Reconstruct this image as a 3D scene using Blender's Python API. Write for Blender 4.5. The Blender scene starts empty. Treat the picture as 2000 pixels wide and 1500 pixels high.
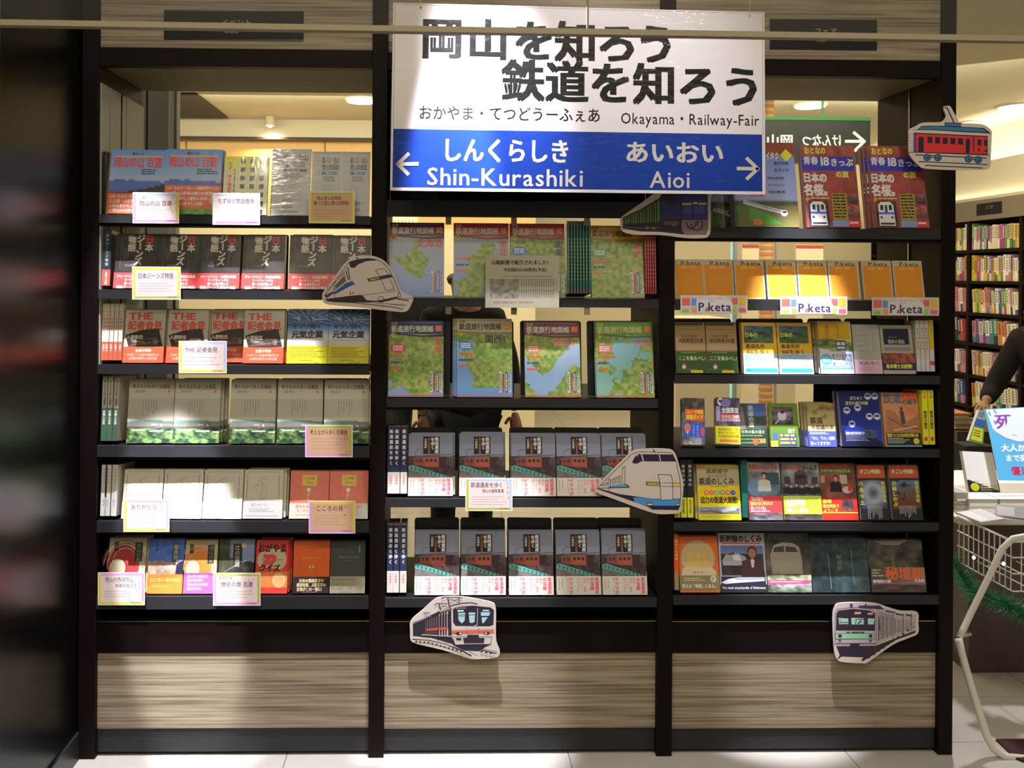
import bpy, math, random
from mathutils import Vector, Matrix
random.seed(7)
SC = bpy.context.scene
COL = SC.collection
# ------------------------------------------------------------------ camera
F = 1850.0; CX, CY = 891.0, 540.0
CAM = Vector((0.0, -2.96, 1.504))
psi, rho = math.radians(1.28), math.radians(0.36)
FW = Vector((math.sin(psi), math.cos(psi), 0))
_r0 = Vector((math.cos(psi), -math.sin(psi), 0)); _u0 = Vector((0, 0, 1))
RT = _r0*math.cos(rho) + _u0*math.sin(rho)
UP = -_r0*math.sin(rho) + _u0*math.cos(rho)
cd = bpy.data.cameras.new('camera'); cam = bpy.data.objects.new('camera', cd); COL.objects.link(cam)
cd.sensor_width = 36; cd.lens = F/2000*36
cd.shift_x = (1000-CX)/2000; cd.shift_y = (CY-750)/2000
cam.matrix_world = Matrix(((RT.x, UP.x, -FW.x, CAM.x), (RT.y, UP.y, -FW.y, CAM.y), (RT.z, UP.z, -FW.z, CAM.z), (0, 0, 0, 1)))
cd.clip_start = 0.02
SC.camera = cam
# ------------------------------------------------------------------ world, lights, exposure
w = bpy.data.worlds.new('world'); SC.world = w; w.use_nodes = True
w.node_tree.nodes['Background'].inputs[0].default_value = (1.0, 0.86, 0.62, 1)
w.node_tree.nodes['Background'].inputs[1].default_value = 0.22
vs = SC.view_settings
vs.view_transform = 'Standard'; vs.look = 'None'; vs.gamma = 1; vs.use_curve_mapping = False
vs.exposure = 0.0
def aim(o, p): o.rotation_euler = (Vector(p)-o.location).to_track_quat('-Z', 'Y').to_euler()
def area(name, loc, to, sx, sy, power, col):
    l = bpy.data.lights.new(name, 'AREA'); l.shape = 'RECTANGLE'; l.size = sx; l.size_y = sy; l.energy = power; l.color = col
    o = bpy.data.objects.new(name, l); COL.objects.link(o); o.location = loc; aim(o, to); return o
def spot(name, loc, to, ang, power, col, blend=.25, rad=.012):
    l = bpy.data.lights.new(name, 'SPOT'); l.spot_size = math.radians(ang); l.spot_blend = blend; l.energy = power; l.color = col; l.shadow_soft_size = rad
    o = bpy.data.objects.new(name, l); COL.objects.link(o); o.location = loc; aim(o, to); return o
WARM = (1.0, .84, .60); COOL = (.90, .90, 1.0)
area('concourse_ceiling_light', (0.2, -3.2, 3.4), (0.1, 0, 1.1), 3.5, 1.2, 34, WARM)
area('store_ceiling_light', (0.5, 3.2, 2.9), (0.5, 3.6, 0), 5, 3, 110, WARM)
area('store_rear_light', (0.6, 4.6, 2.9), (0.6, 6.3, .3), 7, .6, 170, (1, .90, .62))
area('right_aisle_light', (3.4, 3.4, 2.9), (4.6, 5.0, 1.2), 1.6, 2.5, 60, (1, .88, .68))
spot('spot_left', (-.95, -.40, 3.05), (-.91, -.02, .95), 15.5, 560, COOL, .35, .018)
spot('spot_left_second', (-.64, -.40, 3.05), (-.56, -.02, .95), 15.5, 560, COOL, .35, .018)
spot('spot_left_low', (-.98, -.84, 2.95), (-.80, 0, .685), 9.6, 950, COOL, .3, .018)
spot('spot_sign', (-.08, -.70, 3.00), (.16, -.15, 2.13), 24, 330, COOL, 1.0, .03)
spot('sign_fill_spot', (.5, -.85, 3.25), (.55, -.15, 1.98), 48, 70, COOL, 1.0, .05)  # wide cool fill added to lift the whole sign face
spot('spot_middle', (.02, -.40, 3.05), (.08, -.01, .80), 15, 1000, COOL, .6, .018)
spot('spot_right', (1.16, -.40, 3.05), (1.15, -.01, 1.20), 13, 900, COOL, .7, .018)
for xx in (-1.1, -.1, .9, 1.9): spot('floor_fill_downlight', (xx, -.80, 3.3), (xx, -.72, 0), 32, 48, (1, .97, .97), .5, .05)  # unseen downlights added to brighten the strip of floor before the case
for xx in (-1.0, .2, 1.3): spot('streak_highlight_spot', (xx, -2.3, 3.3), (xx*.9, 0, 1.2), 80, 32, (1, .93, .8), .5, .035)  # small unseen lamps added for streak highlights on the wrapped covers
spot('spot_aisle', (2.3, 1.4, 2.9), (2.35, .55, .0), 60, 240, COOL, .5, .05)
spot('table_fill_spot', (2.02, -.15, 3.0), (2.18, .82, .86), 19, 360, COOL, .5, .05)  # unseen spot added to brighten the poster and table books
# ------------------------------------------------------------------ helpers
def U(px, py, Y):
    d = FW*F + RT*(px-CX) + UP*(CY-py)
    return CAM + d*((Y-CAM.y)/d.y)
def UZ(px, py, Z):
    d = FW*F + RT*(px-CX) + UP*(CY-py)
    return CAM + d*((Z-CAM.z)/d.z)
def UX(px, py, X):
    d = FW*F + RT*(px-CX) + UP*(CY-py)
    return CAM + d*((X-CAM.x)/d.x)
def lin(c):
    c = c/255.0
    return c/12.92 if c <= .04045 else ((c+.055)/1.055)**2.4
def P(c):   # colour of a print as seen in the dim warm light -> base colour
    return (min(.86, lin(c[0])*2.45), min(.86, lin(c[1])*2.6), min(.86, lin(c[2])*3.1))
def rgb(c): return (lin(c[0]), lin(c[1]), lin(c[2]))
def hsh(x, y, s):
    n = (x*374761393 + y*668265263 + s*1442695041) & 0xffffffff
    n = ((n ^ (n >> 13))*1274126177) & 0xffffffff
    return ((n ^ (n >> 16)) & 0xffff)/65535.0
def vn(x, y, s=0):
    xi, yi = math.floor(x), math.floor(y); fx, fy = x-xi, y-yi
    fx = fx*fx*(3-2*fx); fy = fy*fy*(3-2*fy)
    a = hsh(xi, yi, s)*(1-fx)+hsh(xi+1, yi, s)*fx; b = hsh(xi, yi+1, s)*(1-fx)+hsh(xi+1, yi+1, s)*fx
    return a*(1-fy)+b*fy
def fb(x, y, s=0): return vn(x, y, s)*.55+vn(x*2.1, y*2.1, s+1)*.3+vn(x*4.3, y*4.3, s+2)*.15
def mix(a, b, t):
    t = max(0, min(1, t)); return (a[0]+(b[0]-a[0])*t, a[1]+(b[1]-a[1])*t, a[2]+(b[2]-a[2])*t)
# materials
def mat(name, col=(.8, .8, .8), rough=.5, metal=0, coat=0, attr=False, emit=None, bump=0, bscale=20, stretch=None, var=0, spec=.5):
    m = bpy.data.materials.new(name); m.use_nodes = True; nt = m.node_tree; b = nt.nodes['Principled BSDF']
    b.inputs['Base Color'].default_value = (*col, 1); b.inputs['Roughness'].default_value = rough; b.inputs['Metallic'].default_value = metal
    b.inputs['Coat Weight'].default_value = coat; b.inputs['Coat Roughness'].default_value = .12; b.inputs['Specular IOR Level'].default_value = spec
    if attr:
        a = nt.nodes.new('ShaderNodeAttribute'); a.attribute_name = 'col'; nt.links.new(a.outputs['Color'], b.inputs['Base Color'])
    if emit: b.inputs['Emission Color'].default_value = (*emit[:3], 1); b.inputs['Emission Strength'].default_value = emit[3]
    if bump or var:
        tc = nt.nodes.new('ShaderNodeTexCoord'); mp = nt.nodes.new('ShaderNodeMapping'); n = nt.nodes.new('ShaderNodeTexNoise')
        n.inputs['Scale'].default_value = bscale; n.inputs['Detail'].default_value = 3
        if stretch: mp.inputs['Scale'].default_value = stretch
        nt.links.new(tc.outputs['Object'], mp.inputs[0]); nt.links.new(mp.outputs[0], n.inputs['Vector'])
        if bump:
            bp = nt.nodes.new('ShaderNodeBump'); bp.inputs['Strength'].default_value = bump; bp.inputs['Distance'].default_value = .004
            nt.links.new(n.outputs['Fac'], bp.inputs['Height'])
            nt.links.new(bp.outputs[0], b.inputs['Coat Normal' if coat else 'Normal'])
        if var:
            mx = nt.nodes.new('ShaderNodeMixRGB'); mx.inputs[1].default_value = (*[c*(1-var) for c in col], 1); mx.inputs[2].default_value = (*[min(1, c*(1+var)) for c in col], 1)
            nt.links.new(n.outputs['Fac'], mx.inputs[0]); nt.links.new(mx.outputs[0], b.inputs['Base Color'])
    return m
def wood(name, dark, light, rot=0):
    m = bpy.data.materials.new(name); m.use_nodes = True; nt = m.node_tree; b = nt.nodes['Principled BSDF']
    tc = nt.nodes.new('ShaderNodeTexCoord'); mp = nt.nodes.new('ShaderNodeMapping'); mp.inputs['Scale'].default_value = (1.0, 1.0, 75)
    n = nt.nodes.new('ShaderNodeTexNoise'); n.inputs['Scale'].default_value = 1.6; n.inputs['Detail'].default_value = 6; n.inputs['Roughness'].default_value = .62; n.inputs['Distortion'].default_value = .12
    w2 = nt.nodes.new('ShaderNodeTexNoise'); w2.inputs['Scale'].default_value = 2.2; w2.inputs['Detail'].default_value = 2
    mp2 = nt.nodes.new('ShaderNodeMapping'); mp2.inputs['Scale'].default_value = (.6, 1, 9)
    cr = nt.nodes.new('ShaderNodeValToRGB'); e = cr.color_ramp.elements; e[0].position = .36; e[0].color = (*dark, 1); e[1].position = .58; e[1].color = (*light, 1)
    ad = nt.nodes.new('ShaderNodeMath'); ad.operation = 'MULTIPLY_ADD'; ad.inputs[1].default_value = .35
    nt.links.new(tc.outputs['Object'], mp.inputs[0]); nt.links.new(mp.outputs[0], n.inputs['Vector'])
    nt.links.new(tc.outputs['Object'], mp2.inputs[0]); nt.links.new(mp2.outputs[0], w2.inputs['Vector'])
    sb = nt.nodes.new('ShaderNodeMath'); sb.operation = 'SUBTRACT'; sb.inputs[1].default_value = .5
    nt.links.new(w2.outputs['Fac'], sb.inputs[0]); nt.links.new(sb.outputs[0], ad.inputs[0]); nt.links.new(n.outputs['Fac'], ad.inputs[2])
    nt.links.new(ad.outputs[0], cr.inputs[0]); nt.links.new(cr.outputs[0], b.inputs['Base Color']); b.inputs['Roughness'].default_value = .5
    return m
M = {}
M['print'] = mat('printed_card', rough=.55, attr=True, spec=.3)
M['gloss'] = mat('laminated_print', rough=.4, coat=.45, attr=True, bump=.35, bscale=9, stretch=(2.2, 1, .6), spec=.3)
M['film'] = mat('wrinkled_film_print', rough=.5, coat=.6, attr=True, bump=.55, bscale=16, stretch=(.5, 1, 2.2), spec=.3)
M['pages'] = mat('page_edges', (.62, .58, .47), .7, bump=.5, bscale=40, stretch=(1, 30, 1))
M['darkwood'] = mat('dark_brown_laminate', (.008, .0042, .0038), .5, spec=.12, var=.35, bscale=6, stretch=(1, 1, .08))
M['black'] = mat('black_shelf_board', (.006, .005, .006), .5, spec=.2)
M['lip'] = mat('charcoal_shelf_edge', (.022, .022, .026), .55, spec=.35)
M['wood'] = wood('striped_oak_laminate', (.15, .105, .07), (.40, .325, .225))
M['gpanel'] = mat('grey_side_panel', (.42, .43, .36), .6)
M['gloss_black'] = mat('glossy_black_wall', (.004, .0035, .0035), .27, spec=.25)
M['tile'] = mat('white_floor_tile', (.50, .475, .42), .25, var=.04, bscale=3)
M['grout'] = mat('dark_grout', (.16, .15, .13), .8)
M['cream'] = mat('cream_wall', (.62, .54, .36), .7)
M['orange'] = mat('orange_beige_wall', (.62, .40, .16), .7)
M['ceil'] = mat('ceiling_board', (.58, .53, .38), .8)
M['tan'] = mat('tan_painted_panel', (.50, .45, .33), .6)
M['soffit'] = mat('soffit_laminate', (.22, .175, .09), .6)
M['dark'] = mat('dark_joint_recess_shade', (.02, .02, .022), .6)
M['steel'] = mat('beige_painted_rail', (.30, .26, .17), .5, spec=.2)
M['chrome'] = mat('bright_metal_strip', (.7, .66, .58), .25, metal=1)
M['lamp'] = mat('lamp_diffuser', (1, 1, 1), .5, emit=(1, .97, .92, 7))
M['blackpl'] = mat('black_plastic', (.012, .012, .013), .35)
M['whitetube'] = mat('white_painted_tube', (.72, .68, .60), .35)
M['wire'] = mat('white_wire', (.72, .70, .64), .35)
M['green'] = mat('tinsel_green', (.02, .20, .07), .3, coat=.5)
M['brownplinth'] = mat('brown_plinth', (.075, .05, .035), .5, var=.3, bscale=8, stretch=(1, 1, .2))
M['mat'] = mat('dark_red_carpet', (.045, .008, .012), .95, bump=.5, bscale=300)
M['sweater'] = mat('black_brown_knit', (.012, .008, .008), .9, bump=.8, bscale=150)
M['skin'] = mat('skin', (.55, .30, .19), .5)
M['hair'] = mat('black_hair', (.012, .009, .008), .5)
M['denim'] = mat('dark_trousers', (.02, .02, .03), .8)
g = bpy.data.materials.new('clear_glass'); g.use_nodes = True; nt = g.node_tree; nt.nodes.remove(nt.nodes['Principled BSDF'])
tr = nt.nodes.new('ShaderNodeBsdfTransparent'); tr.inputs[0].default_value = (.90, .90, .88, 1)
gl = nt.nodes.new('ShaderNodeBsdfGlossy'); gl.inputs['Roughness'].default_value = .02
df = nt.nodes.new('ShaderNodeBsdfDiffuse'); df.inputs[0].default_value = (.8, .76, .66, 1)
ms = nt.nodes.new('ShaderNodeMixShader'); ms2 = nt.nodes.new('ShaderNodeMixShader'); fr = nt.nodes.new('ShaderNodeFresnel'); fr.inputs[0].default_value = 1.5
nt.links.new(fr.outputs[0], ms.inputs[0]); nt.links.new(tr.outputs[0], ms.inputs[1]); nt.links.new(gl.outputs[0], ms.inputs[2])
ms2.inputs[0].default_value = .008; nt.links.new(ms.outputs[0], ms2.inputs[1]); nt.links.new(df.outputs[0], ms2.inputs[2])  # faint diffuse share mixed in as the haze of reflected light
nt.links.new(ms2.outputs[0], nt.nodes['Material Output'].inputs[0]); M['glass'] = g

def mesh(name, V, Fc, m, C=None, smooth=False):
    me = bpy.data.meshes.new(name); me.from_pydata(V, [], Fc)
    for mm in (m if isinstance(m, (list, tuple)) else [m]): me.materials.append(mm)
    if C:
        ca = me.color_attributes.new('col', 'FLOAT_COLOR', 'POINT'); buf = []
        for c in C: buf += [c[0], c[1], c[2], 1.0]
        ca.data.foreach_set('color', buf)
    if smooth: me.polygons.foreach_set('use_smooth', [True]*len(me.polygons))
    me.update(); return me
def link(name, me, parent=None, loc=None):
    o = bpy.data.objects.new(name, me); COL.objects.link(o)
    if parent: o.parent = parent
    if loc is not None: o.location = loc
    return o
def tag(o, label=None, cat=None, group=None, kind=None):
    if label: o['label'] = label
    if cat: o['category'] = cat
    if group: o['group'] = group
    if kind: o['kind'] = kind
    return o
def empty(name, loc=(0, 0, 0), rz=0):
    o = bpy.data.objects.new(name, None); COL.objects.link(o); o.location = loc; o.rotation_euler = (0, 0, rz); o.empty_display_size = .05; return o
class MB:
    def __init__(s): s.V = []; s.F = []; s.C = []
    def box(s, x0, y0, z0, x1, y1, z1, col=None, R=None):
        b = len(s.V)
        vs = [(x0, y0, z0), (x1, y0, z0), (x1, y1, z0), (x0, y1, z0), (x0, y0, z1), (x1, y0, z1), (x1, y1, z1), (x0, y1, z1)]
        if R: vs = [tuple(R @ Vector(v)) for v in vs]
        s.V += vs; s.F += [(b, b+3, b+2, b+1), (b+4, b+5, b+6, b+7), (b, b+1, b+5, b+4), (b+1, b+2, b+6, b+5), (b+2, b+3, b+7, b+6), (b+3, b, b+4, b+7)]
        if col is not None: s.C += [col]*8
        return s
    def tube(s, pts, r, n=8, col=None, closed=False):
        b = len(s.V); P_ = [Vector(p) for p in pts]; k = len(P_); up = None
        for i, p in enumerate(P_):
            d = (P_[min(i+1, k-1)]-P_[max(i-1, 0)]).normalized()
            if up is None: up = d.orthogonal().normalized()
            a = (up - d*up.dot(d)).normalized(); up = a; c = d.cross(a)
            rr = r[i] if isinstance(r, (list, tuple)) else r
            for j in range(n):
                t = 2*math.pi*j/n; s.V.append(tuple(p+a*(rr*math.cos(t))+c*(rr*math.sin(t))))
        for i in range(k-1):
            for j in range(n):
                j2 = (j+1) % n; s.F.append((b+i*n+j, b+i*n+j2, b+(i+1)*n+j2, b+(i+1)*n+j))
        s.F.append(tuple(b+j for j in reversed(range(n)))); s.F.append(tuple(b+(k-1)*n+j for j in range(n)))
        if col is not None: s.C += [col]*(n*k)
        return s
    def disc(s, c, r, z0, z1, n=24, r2=None):
        b = len(s.V); r2 = r if r2 is None else r2
        for j in range(n): t = 2*math.pi*j/n; s.V.append((c[0]+r*math.cos(t), c[1]+r*math.sin(t), z0))
        for j in range(n): t = 2*math.pi*j/n; s.V.append((c[0]+r2*math.cos(t), c[1]+r2*math.sin(t), z1))
        for j in range(n): s.F.append((b+j, b+(j+1) % n, b+n+(j+1) % n, b+n+j))
        s.F.append(tuple(b+j for j in reversed(range(n)))); s.F.append(tuple(b+n+j for j in range(n))); return s
    def build(s, name, m, parent=None, smooth=False, bev=0):
        # origin at the middle of the bottom
        xs = [v[0] for v in s.V]; ys = [v[1] for v in s.V]; zs = [v[2] for v in s.V]
        c = Vector(((min(xs)+max(xs))/2, (min(ys)+max(ys))/2, min(zs)))
        me = mesh(name, [tuple(Vector(v)-c) for v in s.V], s.F, m, s.C or None, smooth)
        o = link(name, me, parent, c - (parent.location if parent else Vector()))
        if bev:
            bm_ = o.modifiers.new('bevel', 'BEVEL'); bm_.width = bev; bm_.segments = 2
        return o
def bx(name, m, x0, y0, z0, x1, y1, z1, parent=None, bev=0): return MB().box(x0, y0, z0, x1, y1, z1).build(name, m, parent, bev=bev)
# ------------------------------------------------------------------ glyphs and print
GL = {}
def glyph(c, b=0):
    b = 0
    if (c, b) not in GL:
        cu = bpy.data.curves.new('g', 'FONT'); cu.body = c; cu.resolution_u = 2; cu.size = 1; cu.offset = b
        o = bpy.data.objects.new('g', cu); m = o.to_mesh()
        V = [(v.co.x, v.co.y) for v in m.vertices]; T = [tuple(p.vertices) for p in m.polygons]
        o.to_mesh_clear(); bpy.data.objects.remove(o); bpy.data.curves.remove(cu)
        if ord(c) > 0x2000: adv = 1.0
        else: adv = (max([v[0] for v in V])+.07) if V else .3
        GL[(c, b)] = (V, T, adv)
    return GL[(c, b)]
class Art:
    def __init__(s, fx, off=0): s.V = []; s.F = []; s.C = []; s.n = 1; s.fx = fx; s.off = off; s.rnd = random.Random(3); s.cv = P
    def z(s): s.n += 1; return s.off + s.n*2.5e-5
    def add(s, pts, faces, cols, z=None):
        z = s.z() if z is None else z
        b = len(s.V)
        for p in pts: s.V.append(tuple(s.fx(p[0], p[1], z)))
        s.F += [tuple(b+i for i in f) for f in faces]; s.C += cols
    def p(s, pts, col):
        A = sum(pts[i][0]*pts[(i+1) % len(pts)][1]-pts[(i+1) % len(pts)][0]*pts[i][1] for i in range(len(pts)))
        if A > 0: pts = pts[::-1]
        s.add(pts, [range(len(pts))], [s.cv(col)]*len(pts)); return s
    def r(s, x0, y0, x1, y1, col): return s.p([(x0, y0), (x0, y1), (x1, y1), (x1, y0)], col)
    def e(s, cx, cy, rx, ry, col, n=18): return s.p([(cx+rx*math.cos(2*math.pi*i/n), cy+ry*math.sin(2*math.pi*i/n)) for i in range(n)], col)
    def l(s, pts, wd, col):
        z = s.z(); c = s.cv(col)
        for a, b in zip(pts, pts[1:]):
            dx, dy = b[0]-a[0], b[1]-a[1]; L = math.hypot(dx, dy) or 1; nx, ny = -dy/L*wd/2, dx/L*wd/2; ex, ey = dx/L*wd*.3, dy/L*wd*.3
            s.add([(a[0]+nx-ex, a[1]+ny-ey), (b[0]+nx+ex, b[1]+ny+ey), (b[0]-nx+ex, b[1]-ny+ey), (a[0]-nx-ex, a[1]-ny-ey)], [(0, 1, 2, 3)], [c]*4, z)
        return s
    def ring(s, cx, cy, rx, ry, wd, col, a0=0, a1=360, n=16): return s.l([(cx+rx*math.cos(math.radians(a0+(a1-a0)*i/n)), cy+ry*math.sin(math.radians(a0+(a1-a0)*i/n))) for i in range(n+1)], wd, col)
    def g(s, x0, y0, x1, y1, nx, ny, fn):
        pts = []; cols = []
        for j in range(ny+1):
            for i in range(nx+1):
                u, v = i/nx, j/ny; pts.append((x0+(x1-x0)*u, y0+(y1-y0)*v)); cols.append(s.cv(fn(u, v)))
        q = nx+1
        s.add(pts, [(j*q+i, (j+1)*q+i, (j+1)*q+i+1, j*q+i+1) for j in range(ny) for i in range(nx)], cols); return s
    def t(s, txt, x, y, h, col, v=0, b=0, w=0, rot=0, flip=False, wy=1):
        c = s.cv(col); gs = [glyph(ch, b) if ch != ' ' else ([], [], .35) for ch in txt]; z = s.z()
        tot = sum(g_[2] for g_ in gs)*h; kx = (w/tot) if (w and not v) else 1
        ca, sa = math.cos(math.radians(rot)), math.sin(math.radians(rot))
        cur = 0.0
        for ch, (V, T, adv) in zip(txt, gs):
            offs = [(0, 0)] if not b else [(-b, -b*.6), (b, -b*.6), (-b, b*.6), (b, b*.6)]
            for ox, oy in offs:
                pts = []
                for (gx, gy) in V:
                    if v and ch in 'ー-〜': gx, gy = .5+(gy-.38), .38-(gx-.5)
                    lx = (gx+ox)*h*(1 if v else kx) + (0 if v else cur*kx); ly = (.86-gy+oy)*h*wy + (cur if v else 0)
                    if flip: lx = tot*kx - lx
                    pts.append((x+lx*ca-ly*sa, y+lx*sa+ly*ca))
                z_ = z
                if b: z_ = z + 6e-6*offs.index((ox, oy))
                if pts: s.add(pts, T, [c]*len(pts), z_)
            cur += (adv*h if not v else h*(1.0 if ch != ' ' else .5)*((w/(len(txt)*h)) if w else 1))
        return s
    def k(s, x0, y0, x1, y1, n, col, fill=.55, v=0, ragged=.35):
        c = s.cv(col); z = s.z(); R = s.rnd
        for i in range(n):
            if not v:
                ya = y0+(y1-y0)*i/n; yb = ya+(y1-y0)/n*fill; x = x0; end = x1-(x1-x0)*ragged*R.random()
                while x < end:
                    q = min(end, x+(yb-ya)*(1.2+R.random()*4)); s.add([(x, ya), (x, yb), (q, yb), (q, ya)], [(0, 1, 2, 3)], [c]*4, z); x = q+(yb-ya)*.5
            else:
                xa = x0+(x1-x0)*i/n; xb = xa+(x1-x0)/n*fill; y = y0; end = y1-(y1-y0)*ragged*R.random()
                while y < end:
                    q = min(end, y+(xb-xa)*(1+R.random()*3)); s.add([(xa, y), (xa, q), (xb, q), (xb, y)], [(0, 1, 2, 3)], [c]*4, z); y = q+(xb-xa)*.5
        return s
    def mesh(s, name, m): return mesh(name, s.V, s.F, m, s.C)
def pxart(Y, cx, cy, k=None):      # a flat print on the plane y=Y, drawn in photograph pixels, origin at (cx,cy)
    o = U(cx, cy, Y)
    return Art(lambda x, y, z: U(x, y, Y) - o + Vector((0, -z, 0))), o
WH = (152, 146, 125); KK = (16, 14, 16)
# ------------------------------------------------------------------ the setting
X = {k: U(k, 1000, 0).x for k in (155, 188, 722, 752, 1285, 1315, 1835, 1863)}
TOPZ = 2.55; DB = .22
fl = bx('floor', M['grout'], -3.2, -2.9, -.05, 6.0, 9.0, -.002); tag(fl, kind='structure')
tm = MB().box(0, 0, -.002, .882, .327, 0).build('floor_tile', M['tile'], fl); me = tm.data; bpy.data.objects.remove(tm)
def tiles(x0, x1, y0, y1):
    for i in range(x0, x1):
        for j in range(y0, y1):
            if (i, j) in TS: continue
            TS.add((i, j)); link('floor_tile', me, fl, Vector((.430+i*.885+.4425, .084+j*.33+.165, -.002))-fl.location)
TS = set()
tiles(-2, 4, -4, 0); tiles(0, 4, 0, 6); tiles(-4, 6, 6, 24)
tag(bx('ceiling', M['ceil'], -3.2, 1.2, 2.95, 6.0, 9.0, 3.02), kind='structure')
tag(bx('wall_back', M['orange'], -3.2, 6.0, 1.95, .95, 6.1, 2.78), kind='structure')
tag(bx('wall_counter', M['cream'], -3.2, 5.98, 0, .95, 6.1, 1.9495), kind='structure')
tag(bx('wall_rear', M['cream'], .95, 7.6, 0, 6.0, 7.7, 2.95), kind='structure')
wl = bx('wall_left', M['gloss_black'], -1.16, -.545, .085, X[155]-.004, 0.30, TOPZ+.2); tag(wl, kind='structure')
tag(bx('baseboard_left', mat('black_baseboard', (.02, .022, .024), .35), -1.16, -.545, 0, X[155]+.004, 0.0, .083), kind='structure')
tag(bx('trim_1', M['chrome'], -1.115, -.56, 0, -1.10, -.546, TOPZ), kind='structure')
xg = U(330, 300, .81).x
tag(bx('wall_return', M['gpanel'], -1.7, .80, 0, xg, .83, 2.9), kind='structure')
for px in (285,): tag(bx('trim_9', M['dark'], U(px, 300, .8).x, .797, 0, U(px+3, 300, .8).x, .7995, 2.9), kind='structure')
tag(bx('trim_2', M['chrome'], xg, .80, 0, xg+.022, .84, 2.9), kind='structure')
tag(bx('trim_3', M['gpanel'], xg+.022, .81, 0, xg+.03, .86, 2.9), kind='structure')
# cornice and dark slab as a recess's shade at the far wall
tag(bx('trim_4', M['tan'], -3.2, 5.86, 2.78, .95, 6.0, 2.95), kind='structure')
tag(bx('trim_5', M['dark'], -3.2, 5.84, 2.765, .95, 5.87, 2.785), kind='structure')
for xx in (-2.35, -1.05): tag(bx('trim_6', mat('panel_joint', (.22, .13, .05), .8), xx, 5.994, 0, xx+.012, 6.0, 2.76), kind='structure')
tag(MB().box(-2.9, 4.6, 2.935, -1.9, 5.75, 2.948).build('ceiling_recess', M['dark']), kind='structure')  # flat dark slab stands in for the shade inside an opening

# ------------------------------------------------------------------ the bookcase
bc = empty('bookcase', (X[155], 0, 0))
tag(bc, 'tall dark brown three-bay open bookcase with striped oak panels', 'bookcase')
GZ = U(450, 1475, 0).z
for a, b in ((155, 188), (722, 752), (1285, 1315), (1835, 1863)):
    bx('upright', M['darkwood'], X[a], 0, 0.001, X[b], .20, TOPZ, bc, .0015)
    bx('rear_upright', M['darkwood'], X[a]+.002, .205, 0.001, X[b]-.002, .44, TOPZ, bc)
for y0, y1 in ((.012, .085), (.095, .195), (.215, .245), (.252, .44)):
    MB().box(X[188]+.0005, y0, 1.2, X[188]+.004, y1, 2.1).build('side_lining', M['gpanel'], bc)
bx('joint_strip', M['chrome'], X[1835]-.004, .2, .9, X[1835]-.0005, .204, 2.15, bc)
BAYS = {1: (188, 722), 2: (752, 1285), 3: (1315, 1835)}
def Z(bay, py, Y=0): a, b = BAYS[bay]; return U((a+b)/2, py, Y).z
def bay_x(b): return X[BAYS[b][0]]+.0008, X[BAYS[b][1]]-.0008
LIPS = {1: [(421, 437), (567, 585), (713, 731), (871, 893), (1018, 1040), (1165, 1190)],
        2: [(393, 425), (583, 600), (779, 796), (974, 991), (1168, 1186)],
        3: [(446, 466), (587, 607), (733, 750), (877, 893), (1021, 1037), (1163, 1181)]}
for b in (1, 2, 3):
    x0, x1 = bay_x(b)
    for i, (t, u) in enumerate(LIPS[b]):
        z0, z1 = Z(b, u), Z(b, t)
        sh = bx('shelf', M['black'], x0, .006, z1-.018, x1, .435, z1-.0005, bc)
        lp = MB().box(x0+.0005, 0.0, z0, x1-.0005, .0055, z1).build('shelf_lip', M['lip'], bc)
        if (i == 0 and b != 2) or (b, i) in ((1, 3), (1, 4), (3, 4), (2, 2)):   # deep board below the first shelf
            bx('shelf_support', M['black'], x0, .012, z0-.010, x1, .014+.03, z1-.019, bc)
        if b == 2 and i in (0, 1):
            for px in (876, 1004, 1147): MB().box(0, 0, 0, .018, .004, .024).build('shelf_clip', M['soffit'], bc).location = Vector((U(px, u, .0).x, .0035, z0-.0235))-bc.location
    # header, apron, plinth
    hz = {1: (94, 130), 2: (104, 138), 3: (115, 148)}[b]
    bx('header_panel', M['wood'], x0, .012, Z(b, hz[0]), x1, .03, TOPZ, bc)
    bx('header_beam', M['darkwood'], x0, .004, Z(b, hz[1]), x1, .04, Z(b, hz[0])-.0005, bc)
    zz = Z(b, hz[1])+.004
    bx('soffit_board', M['soffit'], x0, .045, zz, x1, .228, zz+.012, bc)
    bx('soffit_board', M['soffit'], x0, .234, zz+.001, x1, .435, zz+.013, bc)
    YR = .018; az = Z(b, 1213, YR)
    bx('apron_board', M['darkwood'], x0, YR-.004, Z(b, 1274, YR), x1, YR+.02, az, bc)
    bx('apron_edge_strip', M['chrome'], x0, YR-.006, az+.0005, x1, YR+.02, az+.0025, bc)  # thin bright strip stands in for the highlight along the apron's top
    bx('base_panel', M['wood'], x0, YR, Z(b, 1422, YR), x1, YR+.02, Z(b, 1275, YR), bc)
    bx('plinth_board', M['lip'], x0, YR+.004, .012, x1, YR+.02, Z(b, 1423, YR), bc)
    bx('bottom_shelf', M['black'], x0, YR+.024, az-.02, x1, .43, az-.002, bc)
    # opaque back behind the lower shelves
    if b == 1: bx('back_panel', M['black'], x0, .21, .02, x1, .216, Z(1, 871)-.02, bc)
    if b == 2: bx('back_panel', M['black'], x0, .21, Z(2, 393)+.001, x1, .216, zz-.002, bc)
    if b == 2: bx('back_panel', M['black'], x0, .21, .02, x1, .216, Z(2, 1168)-.02, bc)
    if b == 3: bx('back_panel', M['black'], x0, .21, .02, x1, .216, Z(3, 877)-.02, bc); bx('back_panel', M['black'], U(1592, 800, .2).x, .21, Z(3, 877)-.019, x1, .216, Z(3, 750)-.002, bc)
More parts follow.
